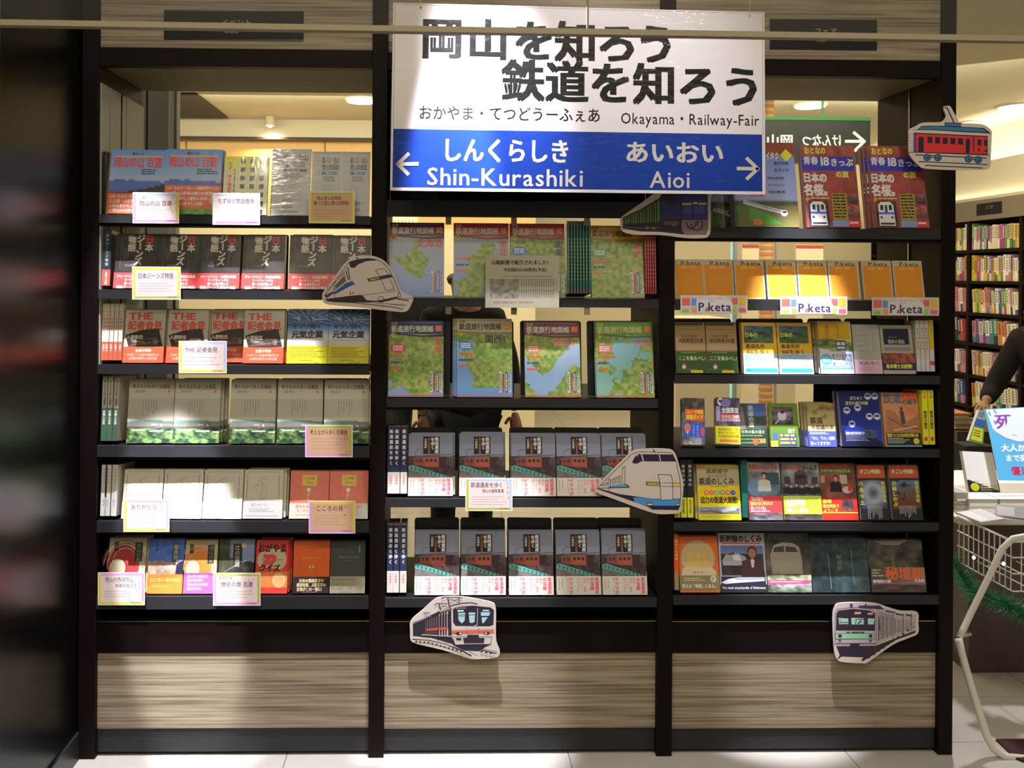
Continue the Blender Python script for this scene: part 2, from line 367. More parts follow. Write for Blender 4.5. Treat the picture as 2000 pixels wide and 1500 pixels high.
# name plates on the headers
def plate(x0, y0, x1, y1, s1, s2, parent, Y=.009):
    A, o = pxart(Y, (x0+x1)/2, (y0+y1)/2); A.cv = rgb
    A.r(x0, y0, x1, y1, (26, 25, 28)); A.t(s1, (x0+x1)/2-len(s1)*6.5+1, y0+15, 15, (200, 190, 168)); A.t(s2, (x0+x1)/2-len(s2)*3.5, y0+35, 9, (200, 190, 168))
    ob = link('name_plate', A.mesh('name_plate', M['print']), parent, o-parent.location)
    q, r = U(x0, y1, Y), U(x1, y0, Y)
    bx('plate_board', M['blackpl'], q.x, Y+.0002, q.z, r.x, .0118, r.z, parent)
plate(320, 22, 593, 77, 'イベント', 'EVENT', bc); plate(1504, 39, 1713, 96, 'フェア', 'FAIR', bc)

# ------------------------------------------------------------------ books
class Kind: pass
KD = {}
def kind(key, noun, desc, short, cat, W, yt, yb, base, draw, band=None, bandtop=None, t=.014, mt='gloss', n2='book', spine='r', tilt=12):
    k = Kind(); k.__dict__.update(locals()); k.m = None; KD[key] = k
def solve_h(k, px, Y0, zb):
    a = (k.yt-CY)/F; d0 = Y0-CAM.y; Hh = CAM.z-zb; t = math.radians(k.tilt)
    # small roll correction: measure against the real mapping
    lo, hi = .03, .5
    for _ in range(40):
        m_ = (lo+hi)/2; z = zb+m_*math.cos(t); y = Y0+m_*math.sin(t)
        if z < U(px, k.yt, y).z: lo = m_
        else: hi = m_
    return lo
def make_kind(k, px, Y0, zb):
    k.h = solve_h(k, px, Y0, zb); k.w = (U(px+k.W, k.yb, Y0)-U(px, k.yb, Y0)).x - .0014
    H = k.yb-k.yt; w_, h_, t = k.w, k.h, k.t; c = .0007
    fx = lambda x, y, z: (x/k.W*w_, -z, (1-y/H)*h_)
    mb = MB(); bc_ = P(k.base)
    mb.box(0, 0, 0, w_, c, h_, bc_); mb.box(0, t-c, 0, w_, t, h_, bc_)
    if k.spine == 'r': mb.box(w_-c, c, 0, w_, t-c, h_, bc_)
    elif k.spine == 'l': mb.box(0, c, 0, c, t-c, h_, bc_)
    else: mb.box(w_-c, c, 0, w_, t-c, h_, bc_); mb.box(0, c, 0, c, t-c, h_, bc_)
    A = Art(fx); A.rnd = random.Random(hash(k.W)+H); k.draw(A, k.W, H)
    b = len(mb.V); mb.V += A.V; mb.F += [tuple(b+i for i in f) for f in A.F]; mb.C += A.C
    k.m = mesh(k.n2, mb.V, mb.F, M[k.mt], mb.C)
    if k.spine == 's': pg = MB().box(c, c, .001, w_-c, t-.002, h_-.0015)
    elif k.spine == 'r': pg = MB().box(.001, c, .001, w_-c, t-c, h_-.0015)
    else: pg = MB().box(c, c, .001, w_-.001, t-c, h_-.0015)
    k.pg = mesh('pages', pg.V, pg.F, M['pages'])
    k.bm = None
    if k.band:
        hb = (1-k.bandtop/H)*h_; mb = MB(); bc_ = P(k.bandcol if hasattr(k, 'bandcol') else k.band[0])
        e = .0018
        mb.box(-.0003, -e, 0, w_+.0003, -e+.0003, hb, bc_); mb.box(w_+.0001, -e, 0, w_+.0004, t, hb, bc_); mb.box(-.0004, -e, 0, -.0001, t, hb, bc_)
        A = Art(fx, off=e); A.rnd = random.Random(5); k.band[1](A, k.W, H)
        b = len(mb.V); mb.V += A.V; mb.F += [tuple(b+i for i in f) for f in A.F]; mb.C += A.C
        k.bm = mesh('paper_band', mb.V, mb.F, M[k.mt], mb.C)
def put(k, x, y, z, label, group, tilt=None, rz=0):
    o = link(k.n2, k.m, None, (x, y, z)); o.rotation_euler = (-math.radians(k.tilt if tilt is None else tilt), 0, rz)
    tag(o, label, k.cat, group)
    link('pages', k.pg, o)
    if k.bm: link('paper_band', k.bm, o)
    return o
ORD = ['', 'first', 'second', 'third', 'fourth', 'fifth', 'sixth', 'seventh', 'eighth', 'ninth', 'tenth', 'eleventh', 'twelfth', 'thirteenth', 'fourteenth', 'fifteenth', 'sixteenth', 'seventeenth', 'eighteenth', 'nineteenth', 'twentieth']
def ordw(i):
    if i <= 20: return ORD[i]
    T = {2: 'twenty', 3: 'thirty', 4: 'forty', 5: 'fifty'}; q, r = divmod(i, 10)
    return T[q]+'-'+ORD[r] if r else {2: 'twentieth', 3: 'thirtieth', 4: 'fortieth', 5: 'fiftieth'}[q]
def row(bay, idx, items, Y0=.016, stand=None, rz0=0):
    zb = Z(bay, LIPS[bay][idx][0])+.0005; place = '%s bay %s shelf' % ({1: 'left', 2: 'middle', 3: 'right'}[bay], ORD[idx+1] if idx else 'top')
    cnt = {}
    for it in items: cnt[it[0]] = cnt.get(it[0], 0)+1
    seen = {}
    for it in items:
        key, px, n = it[:3]; opt = it[3] if len(it) > 3 else {}
        k = KD[key]; Y = Y0+opt.get('dy', 0)
        if k.m is None: make_kind(k, px, Y, zb)
        seen[key] = seen.get(key, 0)+1; i = seen[key]
        tl = math.radians(k.tilt); x = U(px, k.yb, Y).x
        grp = '%s, %s' % (k.short, place) if (cnt[key] > 1 or n) else None
        which = ', %s from left, ' % ordw(i) if cnt[key] > 1 else ', '
        RZ = opt.get('rz', 0 if k.spine == 's' else rz0+random.uniform(-.7, .7))
        bx0, bx1 = bay_x(bay); x = max(bx0+.0055, min(x, bx1-k.w-.004)) if not opt.get('free') else x
        for q in range(n+1):
            lab = k.desc+which+place if q == 0 else '%s, %s copy behind the %s one in front, %s' % (k.short, ORD[q] if n > 1 else 'spare', ordw(i) if cnt[key] > 1 else 'only', place)
            jx = (random.random()-.5)*.003 if q else 0
            dx = opt.get('dx', 0)*q*.0016
            put(k, x+jx+dx, Y+q*(k.t+.0022)/math.cos(tl), zb+opt.get('up', 0)*.0016+k.t*math.sin(tl)+.0007, lab, grp, rz=math.radians(RZ))
        if stand and not opt.get('nost') and k.spine != 's':
            Ys = Y+(n+1)*(k.t+.0022)/math.cos(tl)+.030
            hs = U(px, stand, Ys+.03).z-zb
            if opt.get('st'): hs = U(px, opt['st'], Ys+.03).z-zb
            so = empty('display_stand', (min(max(x+k.w*.5, bx0+k.w*.57+.004), bx1-k.w*.57-.004), Ys, zb)); so.rotation_euler = (0, 0, random.uniform(-.05, .05))
            tag(so, 'black plastic stand behind the %s%s, %s' % (ordw(i)+' ' if cnt[key] > 1 else '', k.short, place), 'display stand', 'black stands behind the books')
            ww = k.w*(.515 if k.n2 == 'book' else .56); R = Matrix.Rotation(-.12, 4, 'X')
            plt = MB(); n_ = 6; cr = .008
            pts = [(-ww, 0), (ww, 0)]+[(ww-cr+cr*math.cos(a), hs-cr+cr*math.sin(a)) for a in [math.pi/2*j/n_ for j in range(n_+1)]]+[(-ww+cr-cr*math.sin(a), hs-cr+cr*math.cos(a)) for a in [math.pi/2*j/n_ for j in range(n_+1)]]
            m_ = len(pts); plt.V = [tuple(R @ Vector((p[0], 0, p[1]))) for p in pts]+[tuple(R @ Vector((p[0], .004, p[1]))) for p in pts]
            plt.F = [tuple(range(m_)), tuple(reversed(range(m_, 2*m_)))]+[(j, m_+j, m_+(j+1) % m_, (j+1) % m_) for j in range(m_)]
            link('back_plate', mesh('back_plate', plt.V, plt.F, M['blackpl']), so, (0, 0, .0012))
            fo = MB().box(-ww*.7, .0, 0, ww*.7, .07, .003); link('foot', mesh('foot', fo.V, fo.F, M['blackpl']), so, (0, .006, .0004))
def bookend(px, bay, idx, h, label, Y=.02):
    zb = Z(bay, LIPS[bay][idx][0])+.0005; x = U(px, 420, Y).x; e_ = empty('bookend', (x, Y, zb)); tag(e_, label, 'bookend')
    m_ = MB(); n_ = 6; cr = .02; dp = .11; pts = [(0, 0), (dp, 0)]+[(dp-cr+cr*math.sin(a), h-cr+cr*math.cos(a)) for a in [math.pi/2*(1-j/n_) for j in range(n_+1)]]+[(cr-cr*math.sin(a), h-cr+cr*math.cos(a)) for a in [math.pi/2*j/n_ for j in range(n_+1)]]
    k_ = len(pts); m_.V = [(0, p[0], p[1]) for p in pts]+[(.012, p[0], p[1]) for p in pts]; m_.F = [tuple(reversed(range(k_))), tuple(range(k_, 2*k_))]+[(j, (j+1) % k_, k_+(j+1) % k_, k_+j) for j in range(k_)]
    link('upright_plate', mesh('upright_plate', m_.V, m_.F, M['blackpl']), e_); f_ = MB().box(-.0, .02, 0, .07, .09, .002); link('foot', mesh('foot', f_.V, f_.F, M['blackpl']), e_, (.0125, 0, 0))
# ------------------------------------------------------------------ cover art (drawn in photograph pixels of each cover)
def photo(top, mid, bot, s=1, sc=5, k=.5):
    def f(u, v):
        n = fb(u*sc, v*sc*1.4, s); c = mix(top, mid, v*2) if v < .5 else mix(mid, bot, v*2-1)
        q = 1+(n-.5)*k*2.4; return (max(4, c[0]*q), max(4, c[1]*q), max(4, c[2]*q))
    return f
ink = (45, 38, 38); dk = (24, 22, 26)
def d_mount(a, W, H):
    def f(u, v):
        if v < .42: return mix((70, 104, 172), (112, 128, 168), v/.42)
        r1 = .42+.06*fb(u*5, 1, 3); r2 = .62+.10*fb(u*3, 2, 9)-.12*u
        if v < r1+.03: return (120, 130, 165)
        if v < r2: return mix((62, 80, 128), (70, 82, 120), (v-.45)*4)
        return mix((38, 38, 40), (28, 40, 22), (v-r2)*3)
    a.g(0, 0, W, H, 30, 40, f)
    a.g(20, H-10, W-6, H, 16, 3, lambda u, v: mix((40, 70, 34), (84, 150, 62), fb(u*9, v*3, 4)))
    a.t('新ルート', W*.38, 5, 6, dk, b=.04); a.r(8, 12, W-8, 15, (190, 120, 60))
    a.t('岡山の山 百選', 7, 14, 22, (206, 52, 48), b=.045, w=W-16)
    a.k(W-48, 38, W-6, 50, 3, (40, 40, 70), ragged=.5)
def b_mount(y):
    def f(a, W, H):
        a.r(0, y, W, min(H, y+46), (226, 76, 42))
        for i, s in enumerate(('1.オールカラーでルート地図が見やすい!', '2.山頂・山名等の魅力を厳選!', '3.初心者から上級者に対応!', '4.岡山の山歩きに必携!')): a.t(s, 5, y+2+i*(10 if y < 80 else 9), 7.5, (222, 200, 170), w=W-10-i*9, b=.03)
        a.e(W-12, y+28, 9, 9, (225, 190, 170)); a.ring(W-12, y+28, 7.5, 7.5, 1.2, (220, 80, 50)); a.k(W-18, y+25, W-6, y+31, 2, (220, 80, 50), ragged=0)
    return f
kind('mount1', 'book', 'blue mountain guide with low red paper band', 'blue mountain guide', 'book', 111, 294, 419, (90, 110, 160), d_mount, ((226, 76, 42), b_mount(86)), None, t=.012)
KD['mount1'].bandtop = 85; KD['mount1'].bandcol = (226, 76, 42)
kind('mount2', 'book', 'blue mountain guide with raised orange-red band', 'second blue guide', 'book', 111, 293, 419, (90, 110, 160), lambda a, W, H: (d_mount(a, W, H), b_mount(70)(a, W, H)), t=.012)
def d_tram(a, W, H):
    a.r(0, 0, W, H, (222, 205, 120)); a.g(0, 0, W, 34, 4, 6, lambda u, v: mix((205, 185, 25), (222, 205, 120), v))
    a.t('ちず・ゆと物語散歩', 8, 10, 8.5, (190, 70, 50), v=1, b=.04, w=72);
    a.k(20, 24, 25, 90, 1, (90, 80, 60), v=1)
    for i in range(3):
        x = 33+i*19; a.l([(x-4, 4), (x-4, H-2)], .6, (150, 140, 90))
        for j in range(7): a.g(x, 5+j*16, x+9, 13+j*16, 3, 3, photo((40, 60, 80), (70, 70, 60), (30, 40, 30), i*7+j, 3, .9)); a.k(x+1, 14+j*16, x+9, 16+j*16, 1, (110, 100, 80))
kind('tram', 'book', 'yellow guidebook with three columns of tiny photos', 'yellow photo guide', 'book', 88, 307, 418, (200, 190, 90), d_tram, t=.010)
def d_map(title, c2):
    def f(a, W, H):
        a.r(0, 0, W, H, (128, 126, 116)); a.l([(0, 3), (W, 2)], 1.2, (95, 90, 95)); a.l([(3, 0), (3, H)], .8, (150, 148, 140))
        a.t(title[0], 20, 10, 13, (52, 46, 44), w=W-26, b=.02); a.t(title[1], 26 if len(title[1]) < 4 else 20, 24, 12, (52, 46, 44), w=(W-38 if len(title[1]) < 4 else W-26), b=.02)
        a.r(20, 38, W-8, 44, c2); a.t('登山コース', 28, 38.5, 5, (140, 136, 126), b=.03)
        a.k(24, 47, W-10, 58, 3, (80, 76, 74)); a.k(20, 64, W-16, 92, 8, (108, 104, 98), fill=.35)
        for y in (95, 107): a.k(22, y, 42, y+6, 12, (60, 58, 56), v=1, ragged=0, fill=.5)
        a.k(44, 96, W-8, 98, 1, (80, 76, 74)); a.k(20, 118, W-10, 121, 1, (80, 76, 74))
    return f
kind('map1', 'map_packet', 'grey hiking map packet with brown title bar', 'grey map packet', 'map', 76, 292, 418, (128, 126, 116), d_map(('熊山登山', '詳細図'), (90, 50, 44)), t=.007, mt='film', n2='map_packet')
kind('map2', 'map_packet', 'grey hiking map packet with teal title bar', 'teal-barred map packet', 'map', 60, 297, 418, (118, 116, 106), d_map(('龍ノ口・金山', '登山詳細図'), (44, 88, 96)), t=.007, mt='film', n2='map_packet')
def d_jeans(a, W, H):
    a.r(0, 0, W, H, (32, 28, 27)); a.g(0, 0, W, H-32, 14, 14, lambda u, v: mix((24, 22, 22), (46, 42, 36), fb(u*5, v*9, 2)))
    a.l([(10, 6), (10, 70)], .7, (80, 76, 60)); a.k(14, 30, 30, 52, 6, (70, 66, 56), fill=.4)
    a.t('日', 57, 3, 17, (150, 30, 30), b=.05); a.t('本', 57, 19, 17, (150, 140, 118), b=.04)
    for i, ch in enumerate('ジーンズ'): a.t(ch, 40-i*1.2, 1+i*15, 17, (150, 140, 118), b=.05, v=1)
    a.t('物', 23, 4, 16, (150, 140, 118), b=.05); a.t('語', 23, 20, 16, (150, 140, 118), b=.05)
    a.t('杉山慎策', 20, 60, 5, (110, 104, 90))
def b_jeans(a, W, H):
    y = 78; a.g(0, y, W, H, 2, 3, lambda u, v: (196, 52, 46))
    for i, (s, q) in enumerate((('ジャーナリスト・佐高信氏推薦', .85), ('マーケティングの', .5), ('第一人者が挑んだ', .5), ('国産ジーンズ成功の物語', .85))): a.t(s, W*(1-q)/2, y+3+i*7, 6, (214, 170, 150), w=W*q, b=.03)
kind('jeans', 'book', 'dark denim book with red band', 'dark denim book', 'book', 84, 459, 566, (34, 29, 28), d_jeans, ((196, 52, 46), b_jeans), 77, t=.017)
KD['jeans'].bandcol = (196, 52, 46)
def spine(base, top, bcol, by, txt, tcol, sub=None, hh=6.5):
    def f(a, W, H):
        a.r(0, 0, W, H, base)
        if by: a.r(0, by, W, H, bcol)
        a.t(txt, W/2-hh/2+.2, top, hh, tcol, v=1, b=.03, w=min((by or H)-top-6, len(txt)*hh*1.3))
        if sub: a.t(sub[0], W/2-sub[2]/2, (by or H*.7)+4, sub[2], sub[1], v=1, b=.02)
    return f
def skind(key, desc, short, W, yt, yb, base, dr, tilt=5, d=.125, **kw):
    kind(key, 'book', desc, short, 'book', W, yt, yb, base, dr, t=d, spine='s', tilt=tilt, **kw)
skind('jeans_s', 'dark denim book turned spine out with red band', 'spine-out denim book', 17, 456, 565, (30, 34, 34), spine((30, 34, 36), 8, (206, 62, 48), 78, '日本ジーンズ物語', (120, 120, 110), ('吉備人出版', (225, 190, 160), 5)))
def d_kisha(a, W, H):
    a.r(0, 0, W, H, (140, 134, 112)); a.t('THE', 7, 3, 19, (176, 52, 40), b=.05, w=48); a.t('記者会見', 6, 22, 18, (176, 52, 40), b=.05, w=W-12)
    a.l([(6, 41), (W-8, 40)], .8, (176, 60, 48))
    a.p([(2, 50), (34, 40), (W-12, 37), (W-3, 72), (10, 75)], (38, 32, 28)); a.g(14, 54, W-14, 70, 10, 6, photo((40, 34, 30), (92, 76, 60), (50, 40, 34), 6, 4, .9))
    a.t('入野和生', 4, 50, 8.5, (160, 150, 130), b=.04)
    a.l([(12, 71), (W-6, 61)], 1, (100, 84, 70))
def b_kisha(a, W, H):
    a.t('企業不祥事', W*.3, 77, 7, (226, 150, 120), w=W*.4, b=.03); a.t('その時どうする企業の危機対応とは', W*.09, 86, 5.5, (226, 150, 120), w=W*.8); a.t('企業防衛学の実践書', W*.15, 93, 5.5, (226, 150, 120), w=W*.7)
kind('kisha', 'book', 'grey press-conference book with red band', 'grey red-banded book', 'book', 80, 607, 711, (140, 134, 112), d_kisha, ((208, 62, 38), b_kisha), 73, t=.016)
KD['kisha'].bandcol = (208, 62, 38)
skind('kisha_s', 'white paperback turned spine out with red band', 'spine-out white book', 8.4, 600, 711, (150, 142, 120), spine((150, 142, 120), 6, (220, 66, 40), 75, 'THE記者会見', (150, 60, 50), ('吉備人', (230, 190, 160), 5), 5.5))
def d_kira(a, W, H):
    a.r(0, 0, W, H, (150, 152, 150))
    def f(u, v):
        an = math.atan2(v-.55, u-.45); q = .5+.5*math.sin(an*17+fb(u*3, v*3, 1)*2); c = mix((18, 34, 66), (110, 130, 150), q*q*(1-abs(v-.5))); return mix(c, (40, 80, 120), max(0, v-.7)*2)
    a.g(0, 0, W, 34, 26, 14, f); a.g(0, 34, W, 58, 4, 6, lambda u, v: mix((52, 86, 128), (150, 152, 146), v*1.4))
    a.t('キラリ!輝く', 9, 28, 11, (20, 26, 40), b=.04, w=W-22); a.t('元気企業', 8, 42, 15, (18, 18, 24), b=.05, w=W-18)
    a.k(8, 60, W-8, 62, 1, (170, 90, 50), ragged=0)
def b_kira(a, W, H):
    a.k(6, 75, W-5, 96, 6, (120, 84, 20), fill=.42); a.k(24, 99, W-16, 101, 1, (90, 60, 20)); a.k(40, 104, W-6, 106, 1, (90, 60, 20))
kind('kira', 'book', 'blue starburst business book with yellow band', 'blue yellow-banded book', 'book', 81, 606, 712, (130, 140, 150), d_kira, ((212, 170, 34), b_kira), 71, t=.014)
KD['kira'].bandcol = (206, 164, 28)
def d_kibi(a, W, H):
    a.r(0, 0, W, H, (134, 127, 105)); a.r(0, 38, W, 76, (122, 118, 98))
    a.t('考えながら歩く吉備路', 6, 10, 9.5, (52, 44, 40), w=W-16, b=.01); a.t('薬師寺慎一', 12, 21, 6.5, (90, 76, 66), w=24); a.e(W-11, 24.5, 2.4, 2.6, (150, 66, 50))
    a.k(28, 42, 60, 72, 6, (96, 90, 76), fill=.28, v=1, ragged=.6)
    def f(u, v):
        if v < .14+.10*(u-.4)**2: return (134, 127, 105)
        if v < .27: return mix((58, 76, 68), (84, 98, 86), fb(u*6, v*8, 4))
        if v < .44:
            if abs(u-.66) < (.44-v)*1.0 and v > .22: return (92, 62, 56) if fb(u*20, v*20, 3) < .5 else (140, 130, 116)
            return (104, 78, 66) if .3 < v < .37 else (50, 62, 46)
        n = fb(u*10, v*9, 8); c = mix((18, 32, 20), (98, 122, 58), (n-.3)*1.9)
        return (168, 172, 160) if (.46+.1*u < v < .49+.1*u and u > .1) else c
    a.g(0, 74, W, H, 40, 26, f)
kind('kibi', 'book', 'grey book with temple-roof and trees photo', 'grey temple book', 'book', 90, 743, 868, (134, 127, 105), d_kibi, t=.017)
skind('kibi_s', 'temple-cover book turned spine out, grey over green', 'spine-out temple book', 10.4, 742, 867, (130, 124, 104), spine((132, 126, 106), 8, (46, 66, 46), 62, '考えながら歩く吉備路', (60, 54, 48), ('吉備人出版', (190, 200, 190), 5.5), 5))
def d_ari(a, W, H):
    a.r(0, 0, W, H, (146, 138, 116)); a.k(6, 4, W-6, 6, 1, (104, 100, 86), ragged=0); a.k(5, 10, 8, 62, 1, (96, 92, 84), v=1, ragged=.1); a.k(W-9, 10, W-6, 62, 1, (96, 92, 84), v=1, ragged=.1)
    c = (100, 96, 88)
    a.ring(W*.40, 28, 6, 5, .6, c); a.ring(W*.52, 24, 7, 6, .6, c, 20, 330); a.l([(W*.34, 22), (W*.5, 16), (W*.6, 14)], .5, c); a.ring(W*.34, 34, 5, 4, .6, c, 90, 330)
    a.l([(W*.5, 30), (W*.44, 44), (W*.42, 56), (W*.56, 56), (W*.58, 42), (W*.54, 30)], .6, c); a.k(W*.4, 58, W*.6, 62, 2, c, fill=.3)
def b_ari(a, W, H):
    a.t('「ありがとう」', 10, 67, 8, (70, 66, 96), w=40); a.k(12, 78, W-14, 86, 3, (100, 96, 110), fill=.4); a.k(4, 92, W-4, 94, 1, (80, 78, 130), ragged=.1)
kind('ari', 'book', 'white picture book with a thin line drawing', 'white picture book', 'book', 78, 919, 1017, (146, 138, 116), d_ari, ((150, 145, 130), b_ari), 64, t=.014)
KD['ari'].bandcol = (150, 145, 132)
skind('ari_s', 'white picture book turned spine out', 'spine-out white picture book', 12, 915, 1013, (150, 144, 124), spine((150, 144, 124), 6, (150, 145, 132), 62, 'ありがとう', (96, 92, 100), ('西日本', (100, 96, 110), 4.5), 5))
def d_koko(a, W, H):
    a.r(0, 0, W, H, (176, 84, 66)); a.g(0, 0, W, 66, 8, 8, lambda u, v: mix((168, 80, 64), (188, 94, 70), fb(u*8, v*8, 3)))
    a.r(24, 8, 53, 30, (158, 134, 58)); a.ring(38.5, 19, 0.1, 0.1, .1, dk); a.t('こころの花', 28, 12, 5.5, (60, 46, 30), w=20, b=.02); a.k(31, 23, 47, 25, 1, (90, 70, 40))
    a.e(37, 38, 4.2, 4.2, (196, 170, 140)); a.l([(37, 42), (35, 52), (37, 60)], 1.2, (180, 156, 124)); a.l([(36, 50), (40, 46)], 1, (180, 156, 124))
def b_koko(a, W, H): a.t('あなたのこころに', 12, 68, 7, (190, 70, 60), w=54, b=.03); a.t('花、咲きますか。', 14, 77, 6.5, (190, 70, 60), w=48); a.k(12, 88, W-12, 90, 1, (120, 100, 90))
kind('koko', 'book', 'salmon pink book with yellow label and white band', 'salmon pink book', 'book', 77, 922, 1018, (176, 84, 66), d_koko, ((150, 145, 125), b_koko), 65, t=.014)
KD['koko'].bandcol = (150, 145, 125)
def d_circ(c1, c2):
    def f(a, W, H):
        a.r(0, 0, W, H, (132, 122, 96)); cx, cy = W*.42, H*.52
        a.e(cx, cy-4, W*.42, H*.36, c1, 26)
        for i in range(7): a.ring(cx+math.sin(i*2)*2, cy-3, W*(.30+i*.045), H*(.28+i*.028), 1.3, (140, 126, 96) if i % 2 else c1, 150+i*6, 400-i*8)
        a.e(W*.25, H*.55, W*.22, H*.17, (132, 122, 96), 22); a.ring(W*.25, H*.55, W*.25, H*.2, 2, c2, -60, 240)
        a.r(W*.70, 9, W*.90, 46, (34, 36, 30)); a.t('岡山の色', W*.70+2.5, 11, 9, (96, 104, 70), v=1); a.r(W*.14, 8, W*.25, 26, (40, 34, 30)); a.t('文庫', W*.14+.8, 9, 6, (110, 100, 80), v=1)
    return f
kind('maru', 'book', 'cream book with maroon brush rings', 'maroon ring book', 'book', 74, 1052, 1160, (132, 122, 96), d_circ((116, 40, 34), (100, 32, 44)), t=.012)
def b_pur(a, W, H):
    for i, q in enumerate((.62, .5, .66, .45)): a.t('岡山文化の色彩を探る'[:9-i], 7, 67+i*8, 6.5, (158, 120, 116), w=W*q, b=.02)
kind('maru2', 'book', 'cream book with orange rings and purple band', 'orange ring book', 'book', 64, 1057, 1161, (132, 122, 96), d_circ((186, 92, 36), (186, 92, 40)), ((106, 56, 88), b_pur), 64, t=.012)
KD['maru2'].bandcol = (106, 56, 88)
def d_saku(a, W, H):
    def f(u, v):
        n = fb(u*7, v*8, 12)
        if v < .35+.1*n: return mix((40, 62, 118), (72, 96, 140), n)
        return mix((64, 58, 40), (158, 128, 108), n*1.2)
    a.g(0, 0, W, H, 24, 34, f); a.p([(W*.8, 48), (W, 40), (W, 72), (W*.78, 72)], (28, 28, 44)); a.r(W*.66, 8, W*.86, 44, (54, 60, 64)); a.t('桜見物', W*.66+2.5, 10, 10, (150, 140, 120), v=1); a.t('文庫', W*.16, 8, 8, (40, 40, 40), v=1)
def b_saku(a, W, H): a.t('心に残る桜の名木', 5, 74, 8, (210, 120, 60), w=W-10, b=.03); a.k(9, 85, W-10, 92, 2, (204, 112, 60), fill=.4)
kind('saku', 'book', 'cherry-blossom photo book with orange band', 'cherry-blossom book', 'book', 70, 1055, 1159, (60, 74, 110), d_saku, ((188, 80, 28), b_saku), 67, t=.012)
KD['saku'].bandcol = (188, 80, 28)
def d_tsuji(a, W, H):
    def f(u, v):
        if v < .3+.12*u and u > .3: return (88, 100, 116)
        n = fb(u*7, v*8, 21)
        if u > .45 and v > .55-.35*u: return mix((22, 20, 18), (52, 44, 38), n)
        return mix((24, 28, 18), (64, 66, 40), n)
    a.g(0, 0, W, H, 24, 34, f); a.l([(10, 64), (W*.6, 46), (W-4, 36)], 1, (120, 112, 100)); a.r(28, 8, 46, 50, (26, 26, 26)); a.t('辻の百選', 31, 10, 11, (150, 140, 116), v=1); a.e(49, 11, 5, 5, (150, 134, 50)); a.r(49, 52, 60, 64, (50, 44, 34))
kind('tsuji', 'book', 'dark book with old tiled house photo', 'dark house book', 'book', 70, 1056, 1161, (50, 50, 48), d_tsuji, t=.012)
def d_quiz(a, W, H):
    a.r(0, 0, W, H, (168, 42, 36)); a.e(W*.26, 40, 14, 18, (138, 126, 96)); a.e(W*.72, 38, 15, 20, (138, 126, 96)); a.e(W*.5, 36, 17, 20, (138, 126, 96))
    a.t('?', W*.18, 21, 48, (176, 44, 38), b=.07, w=30); a.t('おがやま', 3, 7, 18, (20, 18, 18), b=.05, w=W-6); a.t('クイズ', 7, 48, 15, (20, 18, 18), b=.05, w=W-22)
    a.k(W*.18, 38, W*.85, 42, 1, (90, 100, 70), ragged=0); a.r(0, 95, W, H, (176, 46, 36))
def b_quiz(a, W, H):
    a.r(0, H-12, W, H, (176, 46, 36)); a.k(10, 67, 34, 92, 6, (204, 120, 60), fill=.3); a.e(W*.74, 79, 13.5, 14.5, (196, 130, 84)); a.ring(W*.74, 79, 13, 14, .8, (206, 150, 100)); a.t('100問', W*.74-10, 72, 9, (196, 90, 60), w=20); a.t('クイズ', W*.74-9, 80, 7, (196, 90, 60), w=18)
kind('quiz', 'book', 'red quiz book with large question mark', 'red quiz book', 'book', 64, 1057, 1162, (170, 44, 36), d_quiz, ((200, 88, 40), b_quiz), 62, t=.013)
KD['quiz'].bandcol = (200, 88, 40)
def d_orange(a, W, H):
    a.g(0, 0, W, H, 10, 14, lambda u, v: mix((190, 62, 24), (204, 72, 26), fb(u*9, v*9, 2))); a.k(32, 21, 44, 22.5, 1, (140, 60, 30)); a.t('山田方谷のメッセージ', 15, 31, 5.5, (224, 120, 50), w=40); a.e(36, 52, 5, 2.8, (150, 150, 120)); a.e(36, 52, 2.6, 1.6, (60, 60, 50))
def b_orange(a, W, H):
    for i, s in enumerate(('方谷の藩政改革や', '経済政策、人間哲学の', '全容がこの一冊に!')): a.t(s, 8 if i else 12, 76+i*8.5, 8, (156, 140, 100), w=W-14-(8 if i != 1 else 0), b=.045)
    a.k(20, 102, W-16, 104, 1, (110, 96, 80))
kind('orange', 'book', 'plain orange book with black band', 'plain orange book', 'book', 72, 1059, 1164, (198, 68, 26), d_orange, ((34, 24, 26), b_orange), 72, t=.014)
KD['orange'].bandcol = (34, 24, 26)
def d_dgrey(a, W, H):
    a.r(0, 0, W, H, (46, 46, 42)); a.k(30, 20, 44, 21.5, 1, (80, 76, 66)); a.t('禁忌は祭りの文化誌', 16, 29, 5.5, (92, 88, 78), w=40); a.k(22, 38, 50, 39.2, 1, (76, 74, 64)); a.l([(W-12, 8), (W-11, 22)], 2, (100, 100, 98))
def b_dgrey(a, W, H):
    a.k(3, 76, W-6, 79, 1, (84, 72, 60)); a.t('私的昔に拾った', 2, 83, 6.5, (84, 72, 60), w=38); a.t('海山川里紀行「記憶」の記録', 2, 91, 7, (84, 72, 60), w=W-8); a.k(18, 101, W-14, 103, 1, (84, 72, 60))
kind('dgrey', 'book', 'charcoal book with taupe band', 'charcoal book', 'book', 69, 1060, 1164, (46, 46, 42), d_dgrey, ((112, 104, 82), b_dgrey), 70, t=.014)
KD['dgrey'].bandcol = (112, 104, 82)
